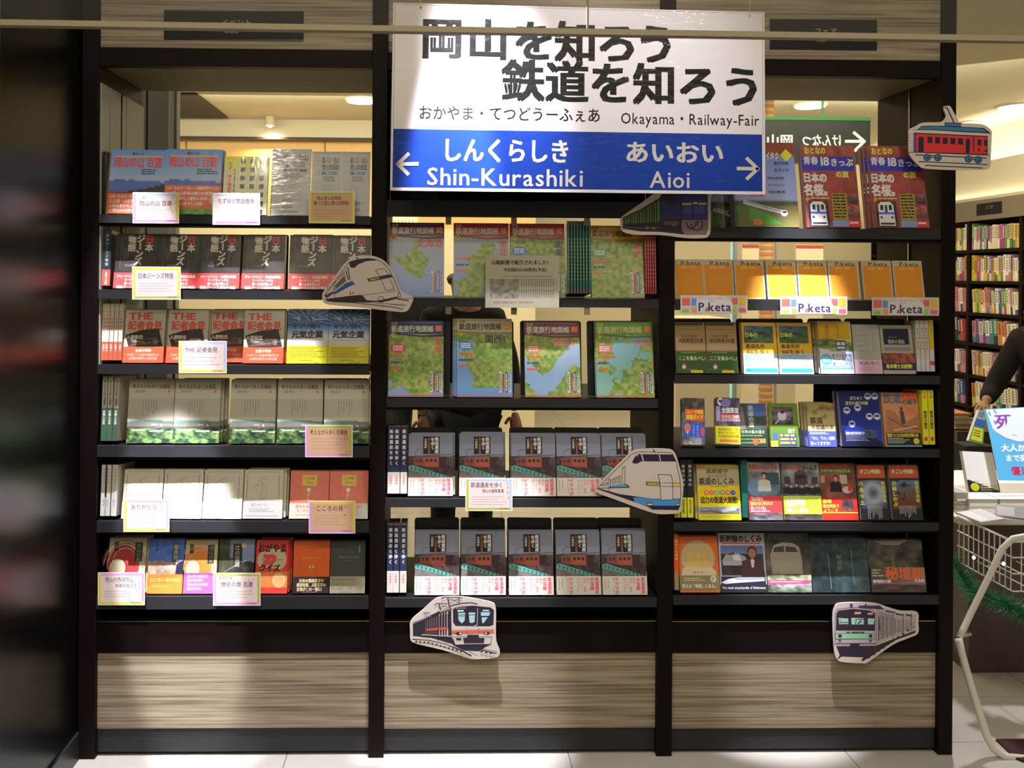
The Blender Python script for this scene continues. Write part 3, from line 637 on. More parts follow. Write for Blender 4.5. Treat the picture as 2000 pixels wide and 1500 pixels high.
# railway map magazines
def d_atlas(num, region, hd, htxt, reg_c, shape, sea, vert, red, right=0):
    def f(a, W, H):
        def m(u, v):
            n = fb(u*7+num, v*9, num*3); d = shape(u, v)+(n-.5)*.30
            if d > 0: q = fb(u*16, v*20, num+40); return mix(mix((58, 92, 34), (132, 132, 66), q*1.5-.2), (120, 74, 56), .5 if vn(u*34, v*44, num) > .93 else 0)
            return mix(sea[0], sea[1], v)
        a.g(0, 26, W, H, 58, 70, m)
        a.r(0, 0, W, 26, hd); a.p([(0, 24), (W*.3, 26), (W*.62, 29), (W, 26), (W, 31), (W*.6, 32), (W*.3, 29), (0, 27)], (hd[0]*.6+20, hd[1]*.6+10, hd[2]*.6+14)); a.l([(14, 3), (W-6, 4)], 1.1, (110, 100, 84))
        a.t('日本', 4, 2, 7, htxt, w=13, b=.02); a.t('鉄道旅行地図帳', 4, 9, 14, htxt, w=W-24, b=.03); a.r(W-17, 9, W-3, 21, (170, 70, 40)); a.k(W-15, 10, W-5, 20, 3, (190, 130, 50), ragged=0)
        if num > 1:
            a.e(9, 28, 6.5, 6.5, (178, 146, 36), 4); a.t('%d号' % num, 5, 24, 6.5, (50, 36, 24), b=.03, w=9)
        else: a.e(9, 28, 5.5, 6, (178, 66, 30)); a.t('1号', 5, 25, 6, (40, 30, 24), b=.03, w=8)
        a.t('JTBキャンブックス', 24, 22.5, 4, (130, 110, 90), w=26)
        if vert: a.t(region, W-19-right, 34, 15, reg_c, v=1, b=.02)
        else: a.t(region, W-6-len(region)*16-right, 32, 17, reg_c, b=.02)
        if red:
            a.e(18, 54, 15, 9, red); a.k(8, 49, 28, 60, 3, (170, 160, 140), ragged=0, fill=.6)
        for i, (c, y) in enumerate((((180, 70, 50), 68), ((54, 60, 90), 80), ((170, 80, 50), 92))):
            if num > 1: a.k(4, y, 44-i*6, y+5, 1, c, fill=.8); 
        for i, c in enumerate(((180, 176, 160), (186, 78, 50), (34, 66, 100), (160, 160, 150))): a.r(W-26+i*6.3, H-50+i % 2*4, W-22+i*6.3, H-9, c); a.k(W-25.3+i*6.3, H-46, W-22.6+i*6.3, H-12, 1, (60, 50, 60) if i != 2 else (160, 160, 160), v=1, ragged=0, fill=.7)
        if num >= 7: a.r(0, H-4, W, H-1.5, (180, 74, 50))
    return f
sea = ((122, 122, 118), (92, 112, 150))
kind('a1', 'magazine', 'railway atlas magazine with lone northern island map', 'island atlas magazine', 'magazine', 109, 436, 581, (104, 110, 100), d_atlas(1, '北海道', (72, 24, 48), (170, 160, 134), (150, 50, 50), lambda u, v: .22-abs(u-.48)*.8-abs(v-.42)*.75+(.16 if u < .3 and v > .35 and v < .5 else 0), sea, 0, None), t=.009, mt='gloss', n2='magazine', spine='l')
kind('a2', 'magazine', 'red-headed railway atlas magazine, upright green coast', 'coast atlas magazine', 'magazine', 110, 437, 581, (104, 110, 100), d_atlas(2, '東北', (138, 30, 38), (180, 164, 128), (150, 50, 50), lambda u, v: .17-abs(u-(.55-(v-.3)*.45))+(v-.3)*.12-(.3 if v < .12 else 0), sea, 1, None), t=.009, n2='magazine', spine='l')
kind('a3', 'magazine', 'red-headed railway atlas magazine with blue oval', 'blue-oval atlas magazine', 'magazine', 108, 438, 582, (80, 100, 60), d_atlas(3, '関東1', (142, 32, 38), (180, 164, 128), (34, 34, 60), lambda u, v: .62-v*.8+u*.25, sea, 1, (42, 84, 140)), t=.009, n2='magazine', spine='l')
kind('a4', 'magazine', 'orange-headed railway atlas magazine with city map', 'city atlas magazine', 'magazine', 104, 442, 584, (120, 124, 84), d_atlas(5, '東京', (172, 116, 28), (46, 34, 24), (170, 50, 50), lambda u, v: .5-(.8 if (u-.78)**2*6+(v-.9)**2 < .03 else 0)-.2, ((122, 124, 92), (110, 118, 84)), 1, (64, 110, 86), 0), t=.009, n2='magazine', spine='l')
kind('a7', 'magazine', 'blue-headed railway atlas magazine with red oval', 'blue-headed atlas magazine', 'magazine', 109, 628, 777, (80, 100, 60), d_atlas(7, '東海', (24, 36, 84), (176, 160, 110), (180, 70, 60), lambda u, v: .78-v*.8-.25*abs(u-.55), sea, 1, (170, 46, 44)), t=.009, n2='magazine', spine='l')
kind('a8', 'magazine', 'cream-headed railway atlas magazine, green peninsula', 'cream-headed atlas magazine', 'magazine', 110, 624, 779, (134, 128, 104), d_atlas(8, '関西1', (140, 130, 100), (42, 34, 30), (34, 40, 52), lambda u, v: .30-abs(u-.62)*(.4+v*.75)-(.4 if v > .86 else 0)+.08*(1-v), ((110, 128, 130), (74, 108, 168)), 0, (40, 92, 150)), t=.009, n2='magazine', spine='l')
kind('a9', 'magazine', 'purple-headed railway atlas magazine, strait map', 'purple-headed atlas magazine', 'magazine', 110, 630, 779, (110, 116, 96), d_atlas(9, '関西2', (88, 42, 62), (176, 160, 130), (178, 84, 90), lambda u, v: abs(v-.55-.25*math.sin(u*5))*1.6-.28, ((122, 130, 128), (96, 120, 140)), 0, (200, 92, 60)), t=.009, n2='magazine', spine='l')
kind('a10', 'magazine', 'green-headed railway atlas magazine with river map', 'green-headed atlas magazine', 'magazine', 114, 630, 779, (112, 128, 100), d_atlas(10, '大阪', (74, 112, 42), (150, 150, 90), (190, 74, 70), lambda u, v: -.02+.3*abs(u+v*.8-.8)-.05, ((96, 128, 124), (98, 132, 110)), 0, (170, 74, 60)), t=.009, n2='magazine', spine='l')
skind('ag', 'thin dark green railway atlas, spine out', 'green spine-out atlas', 5.6, 441, 584, (22, 60, 50), lambda a, W, H: (a.r(0, 0, W, H, (18, 44, 40)), a.r(W*.3, 0, W*.8, H, (34, 92, 72)), a.r(W*.4, 4, W*.7, 12, (90, 120, 60)), a.k(W*.35, 34, W*.75, 120, 12, (110, 130, 100), ragged=.3), a.r(W*.3, H-8, W*.8, H-3, (150, 50, 60))), n2='magazine', d=.17)  # lighter middle band is a painted spine highlight, edges darkened to part the copies
skind('ar', 'thin dark red railway atlas, spine out', 'red spine-out atlas', 4.4, 444, 585, (124, 34, 40), lambda a, W, H: (a.r(0, 0, W, H, (84, 22, 30)), a.r(W*.3, 0, W*.85, H, (140, 44, 50)), a.k(W*.4, 20, W*.8, 130, 14, (170, 110, 90), ragged=.3)), n2='magazine', d=.17)  # same painted highlight band between darkened spine edges
# railway heritage book
def d_isan(a, W, H):
    a.g(0, 0, W, 46, 4, 6, lambda u, v: mix((88, 88, 96), (98, 98, 104), v))
    def f(u, v):
        n = fb(u*11, v*8, 31); c = mix((20, 18, 20), (66, 50, 42), n*1.1)
        if v > .42+u*.52: c = mix((96, 86, 76), (58, 52, 48), n)
        return c
    a.g(0, 46, W, 90, 34, 20, f)
    a.p([(10, 50), (30, 46), (60, 45), (60, 68), (30, 66), (10, 62)], (104, 46, 36)); a.p([(6, 49), (30, 45), (62, 44), (62, 47), (30, 48.5), (6, 52)], (70, 60, 56)); a.p([(30, 48), (60, 47), (60, 66), (32, 65)], (120, 58, 42))
    for q in range(3): a.r(34+q*8.5, 51, 39.5+q*8.5, 57, (40, 34, 34))
    a.r(13, 52, 18, 58, (44, 36, 36)); a.r(21, 51.5, 27, 58, (44, 36, 36)); a.p([(62, 46), (74, 48), (74, 74), (62, 70)], (44, 26, 28)); a.l([(76, 44), (88, 50)], 1.2, (90, 86, 84))
    for q in range(4): a.l([(78+q*3, 46+q), (78+q*3, 62+q)], .7, (84, 78, 74))
    a.p([(0, 65), (8, 63), (W-14, 84), (W-14, 90), (0, 73)], (62, 106, 92)); 
    for i in range(9): a.l([(6+i*8, 67+i*2), (6+i*8, 71+i*2.1)], 2, (30, 40, 38))
    a.l([(14, 62), (14, 36), (18, 32), (28, 31)], .8, (60, 60, 64)); a.l([(0, 46), (W, 42)], .8, (40, 36, 40))
    a.r(29, 6, 62, 41, (22, 20, 22)); a.t('鉄道遺産', 52, 7, 8.3, (170, 162, 140), v=1, b=.03); a.t('を歩く', 44, 8, 8.3, (170, 162, 140), v=1, b=.03); a.t('岡山の国有鉄道', 38.5, 9, 4.6, (150, 90, 60), v=1); a.t('小西伸彦', 31.5, 10, 5, (160, 150, 130), v=1, b=.02)
def b_isan(a, W, H):
    c = (158, 62, 72); a.t('鉄道遺産', W-12, 90, 8.1, c, v=1, b=.045); a.t('の宝庫', W-22, 90, 8.6, c, v=1, b=.045)
    for i, s in enumerate(('橋梁、', '駅舎、機関', 'トンネル、', '峠にひそむ')): a.t(s, W-29-i*6.2, 91, 5.6, c, v=1)
    a.t('ドラマが', 24, 90, 8.4, c, v=1, b=.04); a.t('輝いています', 20, 91, 4.6, c, v=1); a.k(4, 92, 16, 122, 2, (140, 90, 100), fill=.25, v=1)
kind('isan', 'book', 'railway heritage book, bridge photo and white band', 'railway heritage book', 'book', 88, 849, 973, (90, 90, 96), d_isan, ((152, 146, 126), b_isan), 88, t=.016)
KD['isan'].bandcol = (152, 146, 126)
skind('isan_s', 'railway heritage book turned spine out, navy and white', 'spine-out heritage book', 13.6, 840, 972, (30, 32, 48), spine((28, 32, 50), 6, (150, 144, 126), 90, '鉄道遺産を歩く', (170, 165, 160), ('小西伸彦', (150, 60, 70), 5), 8))
# right bay, top shelf magazines
def d_tabi(a, W, H):
    def f(u, v):
        if v < .15: return mix((120, 34, 26), (90, 60, 40), fb(u*8, v*9, 3))
        if v < .70: return mix((84, 96, 150), (128, 134, 160), v)
        if v < .76: return mix((34, 52, 34), (60, 70, 44), fb(u*12, v*9, 5))
        return mix((50, 88, 30), (92, 70, 40), fb(u*5, v*9, 6)+u*.3)
    a.g(0, 0, W, H, 26, 34, f); a.t('鉄道ダイヤ・旅イタク', 4, 18, 15, (206, 200, 150), w=W-34, b=.05); a.e(W-16, 24, 12, 12, (196, 160, 30), 4)
    for i, s in enumerate(('夜行列車', '全ガイド', '周年記念切符', 'カートレイン', '全国の寝台車')): a.t(s, W-14-len(s)*7, 36+i*13+(i > 1)*3, 7.5 if i < 2 else 5.5, (24, 26, 60), b=.03)
    a.l([(20, 113), (W*.5, 124), (W-26, 132)], 7, (150, 156, 176)); a.l([(20, 112), (W*.5, 123), (W-30, 131)], 1.6, (60, 70, 140)); a.e(W-28, 133, 7, 6, (164, 166, 174)); a.e(W-27, 131, 4, 2, (40, 44, 60)); a.p([(30, 124), (60, 132), (90, 152), (40, 156), (26, 140)], (58, 110, 38)); a.e(44, 150, 10, 6, (196, 84, 40))
    a.t('別冊付録', 30, 96, 7, (206, 60, 60), b=.04)
kind('tabi', 'magazine', 'railway travel magazine with express train in fields', 'train travel magazine', 'magazine', 124, 284, 443, (90, 100, 140), d_tabi, t=.014, n2='magazine', spine='r')
def d_18(a, W, H):
    a.g(0, 0, W, H, 20, 30, lambda u, v: mix(mix((150, 84, 50), (128, 50, 50), v*1.4), (84, 34, 34), fb(u*9, v*12, 4)))
    a.r(0, 22, W-4, 50, (40, 40, 120)); a.t('おとなの', 6, 3, 15, (206, 190, 50), b=.04, w=44); a.t('青春', 3, 22, 17, (176, 172, 200), b=.03, w=30); a.t('18', 34, 19, 24, (206, 204, 214), b=.03, w=22); a.t('きっぷ', 57, 25, 17, (206, 200, 214), w=46, b=.04)
    a.t('の旅', 66, 50, 14, (212, 190, 60), b=.04, w=26); a.t('日本の', 0, 54, 20, (180, 160, 146), b=.06, w=48); a.t('名桜。', 0, 76, 24, (180, 160, 146), b=.06, w=58)
    a.e(6, 106, 5, 6, (200, 100, 50), 4); a.k(12, 102, 52, 107, 1, (190, 130, 60), ragged=.1)
    a.r(54, 94, 84, 145, (120, 100, 30)); a.k(56, 96, 82, 144, 8, (36, 30, 26), fill=.5, ragged=.1); a.g(84, 94, 106, 114, 6, 6, photo((120, 60, 60), (70, 50, 50), (60, 40, 40), 4)); a.g(84, 118, 106, 140, 6, 6, photo((140, 60, 60), (90, 60, 50), (60, 40, 40), 8)); a.r(52, 146, 84, 158, (90, 110, 130)); a.r(84, 146, W, 158, (160, 40, 40)); a.k(86, 149, W-4, 155, 1, (200, 180, 160), ragged=0)
    a.g(6, 108, 46, H-1, 8, 8, photo((50, 44, 36), (30, 34, 26), (40, 36, 30), 9)); a.p([(10, 116), (16, 110), (34, 110), (40, 116), (42, 156), (10, 156)], (160, 158, 150)); a.r(14, 116, 20, 126, (30, 32, 40)); a.r(23, 116, 28, 134, (44, 50, 64)); a.r(31, 116, 37, 126, (30, 32, 40)); a.r(10, 130, 42, 134, (50, 70, 140)); a.e(15, 140, 2.5, 2.5, (60, 50, 50)); a.e(36, 140, 2.5, 2.5, (60, 50, 50)); a.r(12, 150, 40, 154, (50, 46, 48))
kind('m18', 'magazine', 'cherry-blossom railway ticket magazine, blue title strip', 'blossom ticket magazine', 'magazine', 108, 286, 446, (120, 56, 52), d_18, t=.015, n2='magazine', spine='r')
def d_poke(a, W, H):
    a.r(0, 0, W, H, (136, 126, 100)); a.g(3, 10, W-3, H-3, 6, 8, lambda u, v: mix((168, 98, 22), (176, 102, 28), v)); a.t('P.keta', 14, 1.5, 11, (52, 48, 44), w=W-20, b=.02); a.e(22.5, 8, 1.6, 1.8, (190, 90, 40)); a.t('倉敷・総社', 14, 13, 5.5, (196, 150, 90), w=30); a.k(4, 5, 12, 6, 1, (100, 90, 70))
kind('poke', 'folder', 'grey-edged card folder with plain orange front', 'orange card folder', 'folder', 60, 508, 586, (140, 130, 104), d_poke, t=.010, n2='card_folder', spine='r', mt='print')
# right bay, third shelf
def d_zek(a, W, H):
    a.g(0, 0, W, H, 12, 24, lambda u, v: mix((112, 86, 44), (126, 104, 66), v*2) if v < .56 else mix((50, 66, 30), (34, 56, 22), fb(u*8, v*9, 2)))
    a.r(0, 1, W-4, 6, (40, 34, 28)); a.k(4, 13, W-4, 15, 1, (60, 44, 30), ragged=0); a.t('日本の鉄道', 12, 23, 8, (60, 40, 26), w=32); a.t('車窓絶景100選', 6, 31, 9, (60, 40, 26), w=W-10, b=.02); a.t('ここを乗るべし!', 5, 65, 9, (140, 150, 100), w=W-6, b=.03); a.k(10, 58, W-10, 60, 1, (130, 120, 40)); a.e(15, 84, 4, 5, (140, 60, 50)); a.e(15, 86, 4, 3.5, (160, 150, 140)); a.r(28, 92, 52, 97, (160, 140, 30)); a.k(4, 90, W-4, 91, 1, (120, 110, 60))
kind('zek', 'book', 'tan and green railway window-view paperback', 'tan green paperback', 'book', 60, 631, 729, (110, 90, 56), d_zek, t=.010)
def d_meisho(a, W, H):
    a.r(0, 0, W, H, (176, 122, 26)); a.r(0, 60, W, 100, (136, 140, 138)); a.g(4, 6, W-6, 40, 20, 12, photo((60, 76, 96), (44, 62, 40), (54, 64, 34), 15, 5, .5)); a.t('日本の', 5, 19, 10, (212, 180, 60), b=.04, w=26)
    a.t('鉄道名所', 6, 42, 9, (44, 34, 24), w=38, b=.03); a.t('100を歩く', 6, 52, 10, (44, 34, 24), w=48, b=.02); a.k(4, 63, W-6, 76, 3, (90, 120, 124), fill=.6, ragged=.1); a.k(4, 80, W-6, 88, 3, (90, 90, 90), fill=.35); a.r(4, 89, W-2, 97, (40, 124, 170)); a.t('地図ガイド必携', 6, 90, 6, (30, 50, 110), w=24)
kind('meisho', 'book', 'orange railway-sights book with landscape photo', 'orange sights book', 'book', 68, 632, 731, (176, 124, 30), d_meisho, t=.012)
def d_teppan(a, W, H):
    a.r(0, 0, W, H, (150, 146, 136)); a.g(0, 1, W-2, 34, 6, 8, lambda u, v: mix((166, 124, 22), (150, 116, 26), v)); a.t('なるほど', 36, 8, 7, (96, 60, 30), v=1); a.t('鉄道の旅', 14, 6, 8, (96, 60, 30), v=1); a.g(0, 34, W, 58, 22, 12, photo((130, 130, 60), (64, 84, 30), (140, 136, 130), 24, 5, .6)); a.r(34, 36, 54, 56, (60, 64, 84)); a.r(36, 40, 43, 46, (170, 176, 180)); a.r(45, 40, 52, 46, (170, 176, 180)); a.r(36, 49, 52, 53, (150, 150, 156))
    a.e(12, 74, 11, 11, (52, 128, 172)); a.k(5, 69, 19, 80, 3, (170, 190, 200), ragged=0)
    for i, s in enumerate(('JRマンも驚嘆!', 'ディープな鉄道', '愛とウンチク!')): a.t(s, 25, 62+i*8.2, 8, (70, 86, 120), w=W-27, b=.03)
    a.r(3, 87, W-2, 92, (52, 128, 180)); a.k(8, 88.5, W-6, 90.5, 1, (170, 190, 200), ragged=0)
kind('teppan', 'book', 'white and yellow railway book with front-on trains', 'white yellow railway book', 'book', 66, 630, 731, (150, 146, 136), d_teppan, t=.012)
def d_pink(a, W, H): a.g(0, 0, W, H, 8, 12, lambda u, v: mix((118, 118, 104), (126, 122, 106), fb(u*4, v*4, 1))); a.l([(W-14, 8), (W-13, 50)], .8, (90, 90, 80)); a.k(8, 20, 36, 60, 4, (108, 110, 96), fill=.2)
def b_pink(a, W, H): a.t('地上階に乗って', 9, 71, 7, (110, 50, 60), w=W-14, b=.02); a.k(8, 82, W-6, 90, 3, (150, 90, 96), fill=.3)
kind('pink', 'book', 'pale grey book with pink band', 'pale grey pink-banded book', 'book', 54, 636, 731, (122, 120, 104), d_pink, ((196, 128, 136), b_pink), 68, t=.012)
KD['pink'].bandcol = (196, 128, 136)
def d_den(a, W, H): a.r(0, 0, W, H, (120, 112, 92)); a.r(6, 7, W-7, 38, (16, 16, 34)); a.t('電車の運転', 14, 28, 9, (120, 116, 104), w=W-30, b=.03); a.k(16, 23, 36, 25, 1, (90, 90, 90)); a.k(6, 44, W-6, 51, 2, (74, 66, 84), ragged=0)
def b_den(a, W, H):
    a.g(0, 55, W, 74, 18, 6, lambda u, v: mix((30, 26, 30), (150, 70, 40), fb(u*9, v*3, 6)*1.2)); a.r(0, 74, W, 87, (30, 30, 64)); a.t('松本零士氏絶賛!', 6, 76, 9, (184, 170, 30), w=W-12, b=.045); a.r(0, 88, W, 95, (130, 122, 104))
kind('den', 'book', 'framed navy-cover book with dark band', 'navy-framed book', 'book', 64, 637, 732, (120, 112, 92), d_den, ((40, 40, 66), b_den), 56, t=.012)
KD['den'].bandcol = (36, 34, 60)
skind('wsp', 'thin white paperback, spine out', 'white spine-out paperback', 8.6, 633, 731, (142, 134, 116), spine((144, 136, 118), 14, (150, 146, 140), 74, '鉄道の旅 西日本', (110, 70, 50), None, 4.5))
skind('ysp', 'white book with yellow spine top and magenta mark', 'yellow-topped spine-out book', 9.5, 632, 732, (150, 146, 140), lambda a, W, H: (a.r(0, 0, W, H, (150, 146, 140)), a.r(0, 0, W, 58, (176, 132, 24)), a.t('鉄道旅行', 2.5, 8, 5, (90, 60, 30), v=1), a.r(0, 80, W, 88, (190, 40, 90))))
# fourth shelf, right bay
def d_ekiben(a, W, H):
    a.g(0, 0, W, H, 12, 22, photo((70, 62, 54), (60, 60, 60), (110, 104, 100), 33, 5, .8)); a.r(7, 22, W-2, 45, (166, 58, 26)); a.t('ユニーク車両', 9, 23, 9, (214, 150, 40), w=W-12, b=.04); a.t('車窓ガイド', 9, 33, 10, (220, 180, 50), w=W-12, b=.04)
    a.p([(2, 48), (W, 52), (W, 78), (4, 76)], (36, 66, 156)); a.e(11, 59, 6, 9, (196, 84, 50)); a.p([(8, 66), (14, 66), (11, 72)], (190, 150, 50)); a.e(W-5, 66, 4, 9, (190, 60, 60)); a.t('ここがすごい', 21, 52, 4.5, (180, 190, 210), v=1); a.t('おもしろ', 28, 54, 5.5, (190, 190, 210), v=1); a.r(24, 81, 38, 92, (120, 124, 140))
kind('ekiben', 'book', 'busy train-window guide with orange title, blue block', 'orange blue guide', 'book', 45, 783, 875, (110, 100, 90), d_ekiben, t=.045, spine='r')
def d_zenkoku(a, W, H):
    a.g(0, 0, W, H, 12, 22, photo((46, 42, 60), (70, 60, 66), (70, 70, 76), 35, 5, .8)); a.e(10, 8, 6, 8, (170, 172, 190)); a.e(20, 10, 10, 9, (90, 84, 130)); a.e(10, 7, 4, 3, (50, 50, 70)); a.r(2, 17, 9, 46, (120, 110, 130)); a.r(11, 18, W, 32, (34, 32, 66)); a.t('全国鉄道', 12, 19, 12, (206, 206, 220), w=W-14, b=.05); a.r(11, 32, W, 41, (196, 44, 40)); a.t('なるほど事典', 12, 33, 8, (220, 150, 140), w=W-14, b=.04); a.k(12, 42, W, 47, 2, (150, 150, 180), ragged=0)
def b_zen(a, W, H):
    for i in range(3): a.t(('最新型車から', '観光サービスまで', '日本全国の鉄道を網羅')[i], 5, 60+i*6.5, 5.6, (120, 80, 20), w=(26, 32, 40)[i], b=.02)
    a.r(8, 82, W-4, 87, (210, 90, 40)); a.r(0, 90, W, H, (90, 88, 90)); a.e(40, 62, 4, 3, (210, 120, 60))
kind('zen', 'book', 'dark train handbook with bright yellow band', 'dark train handbook', 'book', 47, 783, 875, (80, 74, 80), d_zenkoku, ((206, 170, 26), b_zen), 56, t=.050)
KD['zen'].bandcol = (206, 170, 26)
def d_michi(a, W, H):
    a.g(0, 0, W, H, 14, 22, lambda u, v: (mix((44, 62, 100), (62, 84, 116), v*2) if (v < .3 and u > .35) else mix((30, 42, 34), (60, 62, 52), fb(u*7, v*7, 12)))); a.p([(0, 4), (10, 8), (14, 50), (0, 60)], (86, 82, 72)); a.t('鉄道の道', 20, 4, 11, (130, 136, 120), v=1, b=.03)
    a.r(0, 52, W, H, (24, 40, 32)); a.t('世界の鉄の道を', 4, 53, 7.5, (120, 130, 90), w=W-8, b=.02)
    for i in range(3): a.k(3, 63+i*7, W-4, 67+i*7, 1, (90, 100, 60), ragged=.2)
    a.e(32, 76, 6, 7, (120, 60, 36)); a.r(40, 70, 52, 78, (150, 90, 36))
kind('michi', 'book', 'dark green railway-path book', 'dark green path book', 'book', 56, 790, 876, (36, 48, 42), d_michi, t=.014)
def d_green(a, W, H): a.g(0, 0, W, H, 6, 12, lambda u, v: mix((76, 96, 28), (60, 84, 30), v)); a.g(6, 5, 48, 40, 14, 12, photo((60, 44, 50), (74, 66, 70), (40, 36, 40), 41, 4, .7)); a.e(26, 22, 9, 10, (140, 138, 134)); a.e(27, 15, 5, 3, (36, 38, 50)); a.l([(20, 30), (12, 38)], 3, (120, 120, 120)); a.t('187', 34, 47, 11, (150, 160, 120), w=16, b=.03); a.r(6, 56, 14, 70, (50, 66, 120)); a.r(18, 58, W-4, 82, (40, 46, 90)); a.k(19, 59, W-5, 81, 3, (150, 130, 40), fill=.6, ragged=.1); a.r(0, 72, 14, 84, (150, 120, 40))
kind('green', 'book', 'olive green book with bullet-train photo', 'olive bullet-train book', 'book', 56, 792, 876, (70, 92, 30), d_green, t=.012)
def d_fush(a, W, H): a.g(0, 0, W, 56, 12, 14, lambda u, v: mix((110, 96, 52), (138, 122, 80), v) if fb(u*5, v*6, 3) < .6 or v > .5 else (84, 70, 44)); a.l([(10, 18), (28, 10), (46, 14)], 2, (84, 70, 44)); a.t('鉄道', 5, 28, 14, (46, 40, 30), w=26, b=.03); a.t('不思議の本', 6, 43, 10, (60, 44, 40), w=46, b=.03); a.r(0, 56, W, H, (52, 60, 140)); a.t('「モハ」「クハ」の意味', 3, 66, 8, (190, 196, 216), w=W-6, b=.02); a.t('知ってますか?', 3, 76, 8, (190, 196, 216), w=W-16, b=.03); a.k(3, 58, W-12, 63, 2, (130, 136, 190))
kind('fush', 'book', 'sepia railway-mystery book with blue lower third', 'sepia blue book', 'book', 55, 789, 876, (120, 108, 70), d_fush, t=.012)
def d_night(a, W, H):
    a.g(0, 0, W, H, 18, 24, lambda u, v: mix((14, 22, 66), (20, 44, 120), max(0, v-.3)*1.6) if v < .62+.3*u else (16, 18, 40))
    for x, y in ((14, 38), (36, 33), (22, 65), (58, 10), (58, 50), (72, 10), (73, 50)): a.e(x, y, 7, 7, (120, 128, 150)); a.r(x-4, y-3, x+4, y+1, (30, 34, 60)); a.e(x, y+3, 4, 1.4, (180, 184, 190))
    a.t('走りゆく', 22, 10, 8, (150, 140, 90), w=26, b=.02); a.t('星空の夜行列車', 12, 20, 8, (150, 140, 90), w=46, b=.02); a.r(6, 76, 52, 86, (26, 40, 110)); a.t('最新の夜行列車運行ガイド', 8, 80, 6.5, (180, 186, 200), w=44, b=.03); a.k(8, 88, 60, 100, 4, (110, 120, 150), fill=.3); a.g(46, 76, 70, 92, 5, 5, photo((60, 60, 70), (40, 46, 60), (50, 50, 60), 3))
kind('night', 'book', 'navy starry night-train book', 'navy starry book', 'book', 80, 767, 876, (18, 30, 90), d_night, t=.020)
def d_zatsu(a, W, H):
    a.g(0, 0, W, H, 18, 24, lambda u, v: mix((140, 76, 44), (150, 104, 66), fb(u*4, v*6, 9))); a.r(0, 0, W, 24, (146, 96, 52)); a.r(40, 0, W, 13, (176, 54, 34)); a.t('鉄道', 2, 1, 21, (70, 74, 84), w=38, b=.05); a.t('の雑学', 40, 12, 12, (60, 60, 66), w=32, b=.04); a.t('びっくり', 44, 2, 8, (210, 120, 50), w=28)
    a.p([(8, 32), (24, 38), (40, 60), (60, 50), (W, 40), (W, 80), (6, 80), (4, 56)], (120, 78, 52)); a.e(38, 32, 3, 4, (60, 46, 36)); a.p([(34, 36), (42, 36), (44, 60), (36, 62)], (54, 44, 40)); a.l([(12, 50), (40, 66), (70, 72)], 2.5, (90, 56, 40)); a.l([(20, 74), (W-6, 66)], 2, (170, 130, 90))
    a.r(3, 79, W, 103, (28, 28, 20)); a.t('鉄道ファンになる見方が変わる!', 5, 80, 7.5, (190, 180, 30), w=W-10, b=.04); a.k(5, 89, 52, 101, 4, (150, 150, 140), fill=.35); a.e(W-10, 95, 6, 6, (170, 140, 40)); a.r(3, 104, W, H, (52, 120, 150))
kind('zatsu', 'book', 'brown railway-trivia book with black lower band', 'brown trivia book', 'book', 72, 770, 876, (140, 90, 56), d_zatsu, t=.018)
skind('zat_s', 'yellow railway-trivia book, spine out', 'yellow spine-out book', 11.4, 769, 875, (184, 166, 24), lambda a, W, H: (a.r(0, 0, W, H, (184, 168, 26)), a.t('常識', 2.5, 4, 6.5, (190, 90, 40), v=1, b=.03), a.t('鉄道の雑学', 2, 40, 7.5, (50, 46, 30), v=1, b=.04), a.e(W/2, 95, 3.6, 4.6, (180, 40, 60))))
# fifth shelf, right bay
skind('bysp', 'black-spined book with yellow lower band', 'black yellow spine-out book', 12.4, 905, 1021, (24, 22, 26), spine((26, 24, 28), 10, (186, 172, 30), 76, '鉄道日本の', (130, 124, 110), ('鉄道写真集', (70, 60, 20), 5.5), 7))
def d_shik(a, W, H):
    a.r(0, 0, W, H, (132, 120, 86)); a.r(0, 0, W, 5, (150, 134, 40)); a.r(2, 1, 16, 5, (190, 90, 50)); a.t('図解雑学', 19, 8, 10, (70, 56, 40), w=44, b=.02); a.t('よくわかる', 22, 18, 9, (64, 50, 44), w=38); a.t('鉄道のしくみ', 4, 26, 15, (44, 34, 40), w=W-14, b=.03); a.r(0, 42, W, 47, (160, 140, 20)); a.k(26, 43.5, 60, 46, 1, (90, 76, 30), ragged=0)
    a.g(0, 47, W, 85, 4, 4, lambda u, v: mix((190, 134, 16), (196, 146, 30), v))
    for i, (c, ch) in enumerate((((186, 70, 30), 'オ'), ((186, 80, 30), 'ー'), ((90, 120, 70), 'ル'), ((110, 90, 60), 'カ'), ((150, 90, 30), 'ラ'), ((40, 50, 130), 'ー'))): a.e(17+i*10.6, 56, 5.2, 5, c); a.t(ch, 14+i*10.6, 52.5, 6.5, (206, 190, 130), b=.03)
    a.t('迫力の鉄道大図鑑!', 5, 64, 14, (56, 40, 20), w=W-10, b=.05); a.g(3, 86, W-3, 98, 18, 6, photo((80, 90, 90), (90, 96, 110), (100, 80, 50), 44, 4, .5)); a.p([(44, 92), (56, 86), (78, 84), (74, 91), (48, 96)], (140, 142, 170)); a.r(0, 99, W, H, (190, 180, 30)); a.k(4, 101, W-6, 107, 3, (120, 104, 30), fill=.35)
kind('shik', 'book', 'beige and orange railway mechanics book', 'beige orange book', 'book', 84, 910, 1021, (140, 124, 80), d_shik, t=.014)
skind('gsp', 'thick dark green book, spine out', 'green spine-out book', 12, 906, 1021, (14, 66, 56), lambda a, W, H: (a.r(0, 0, W, H, (14, 66, 56)),))
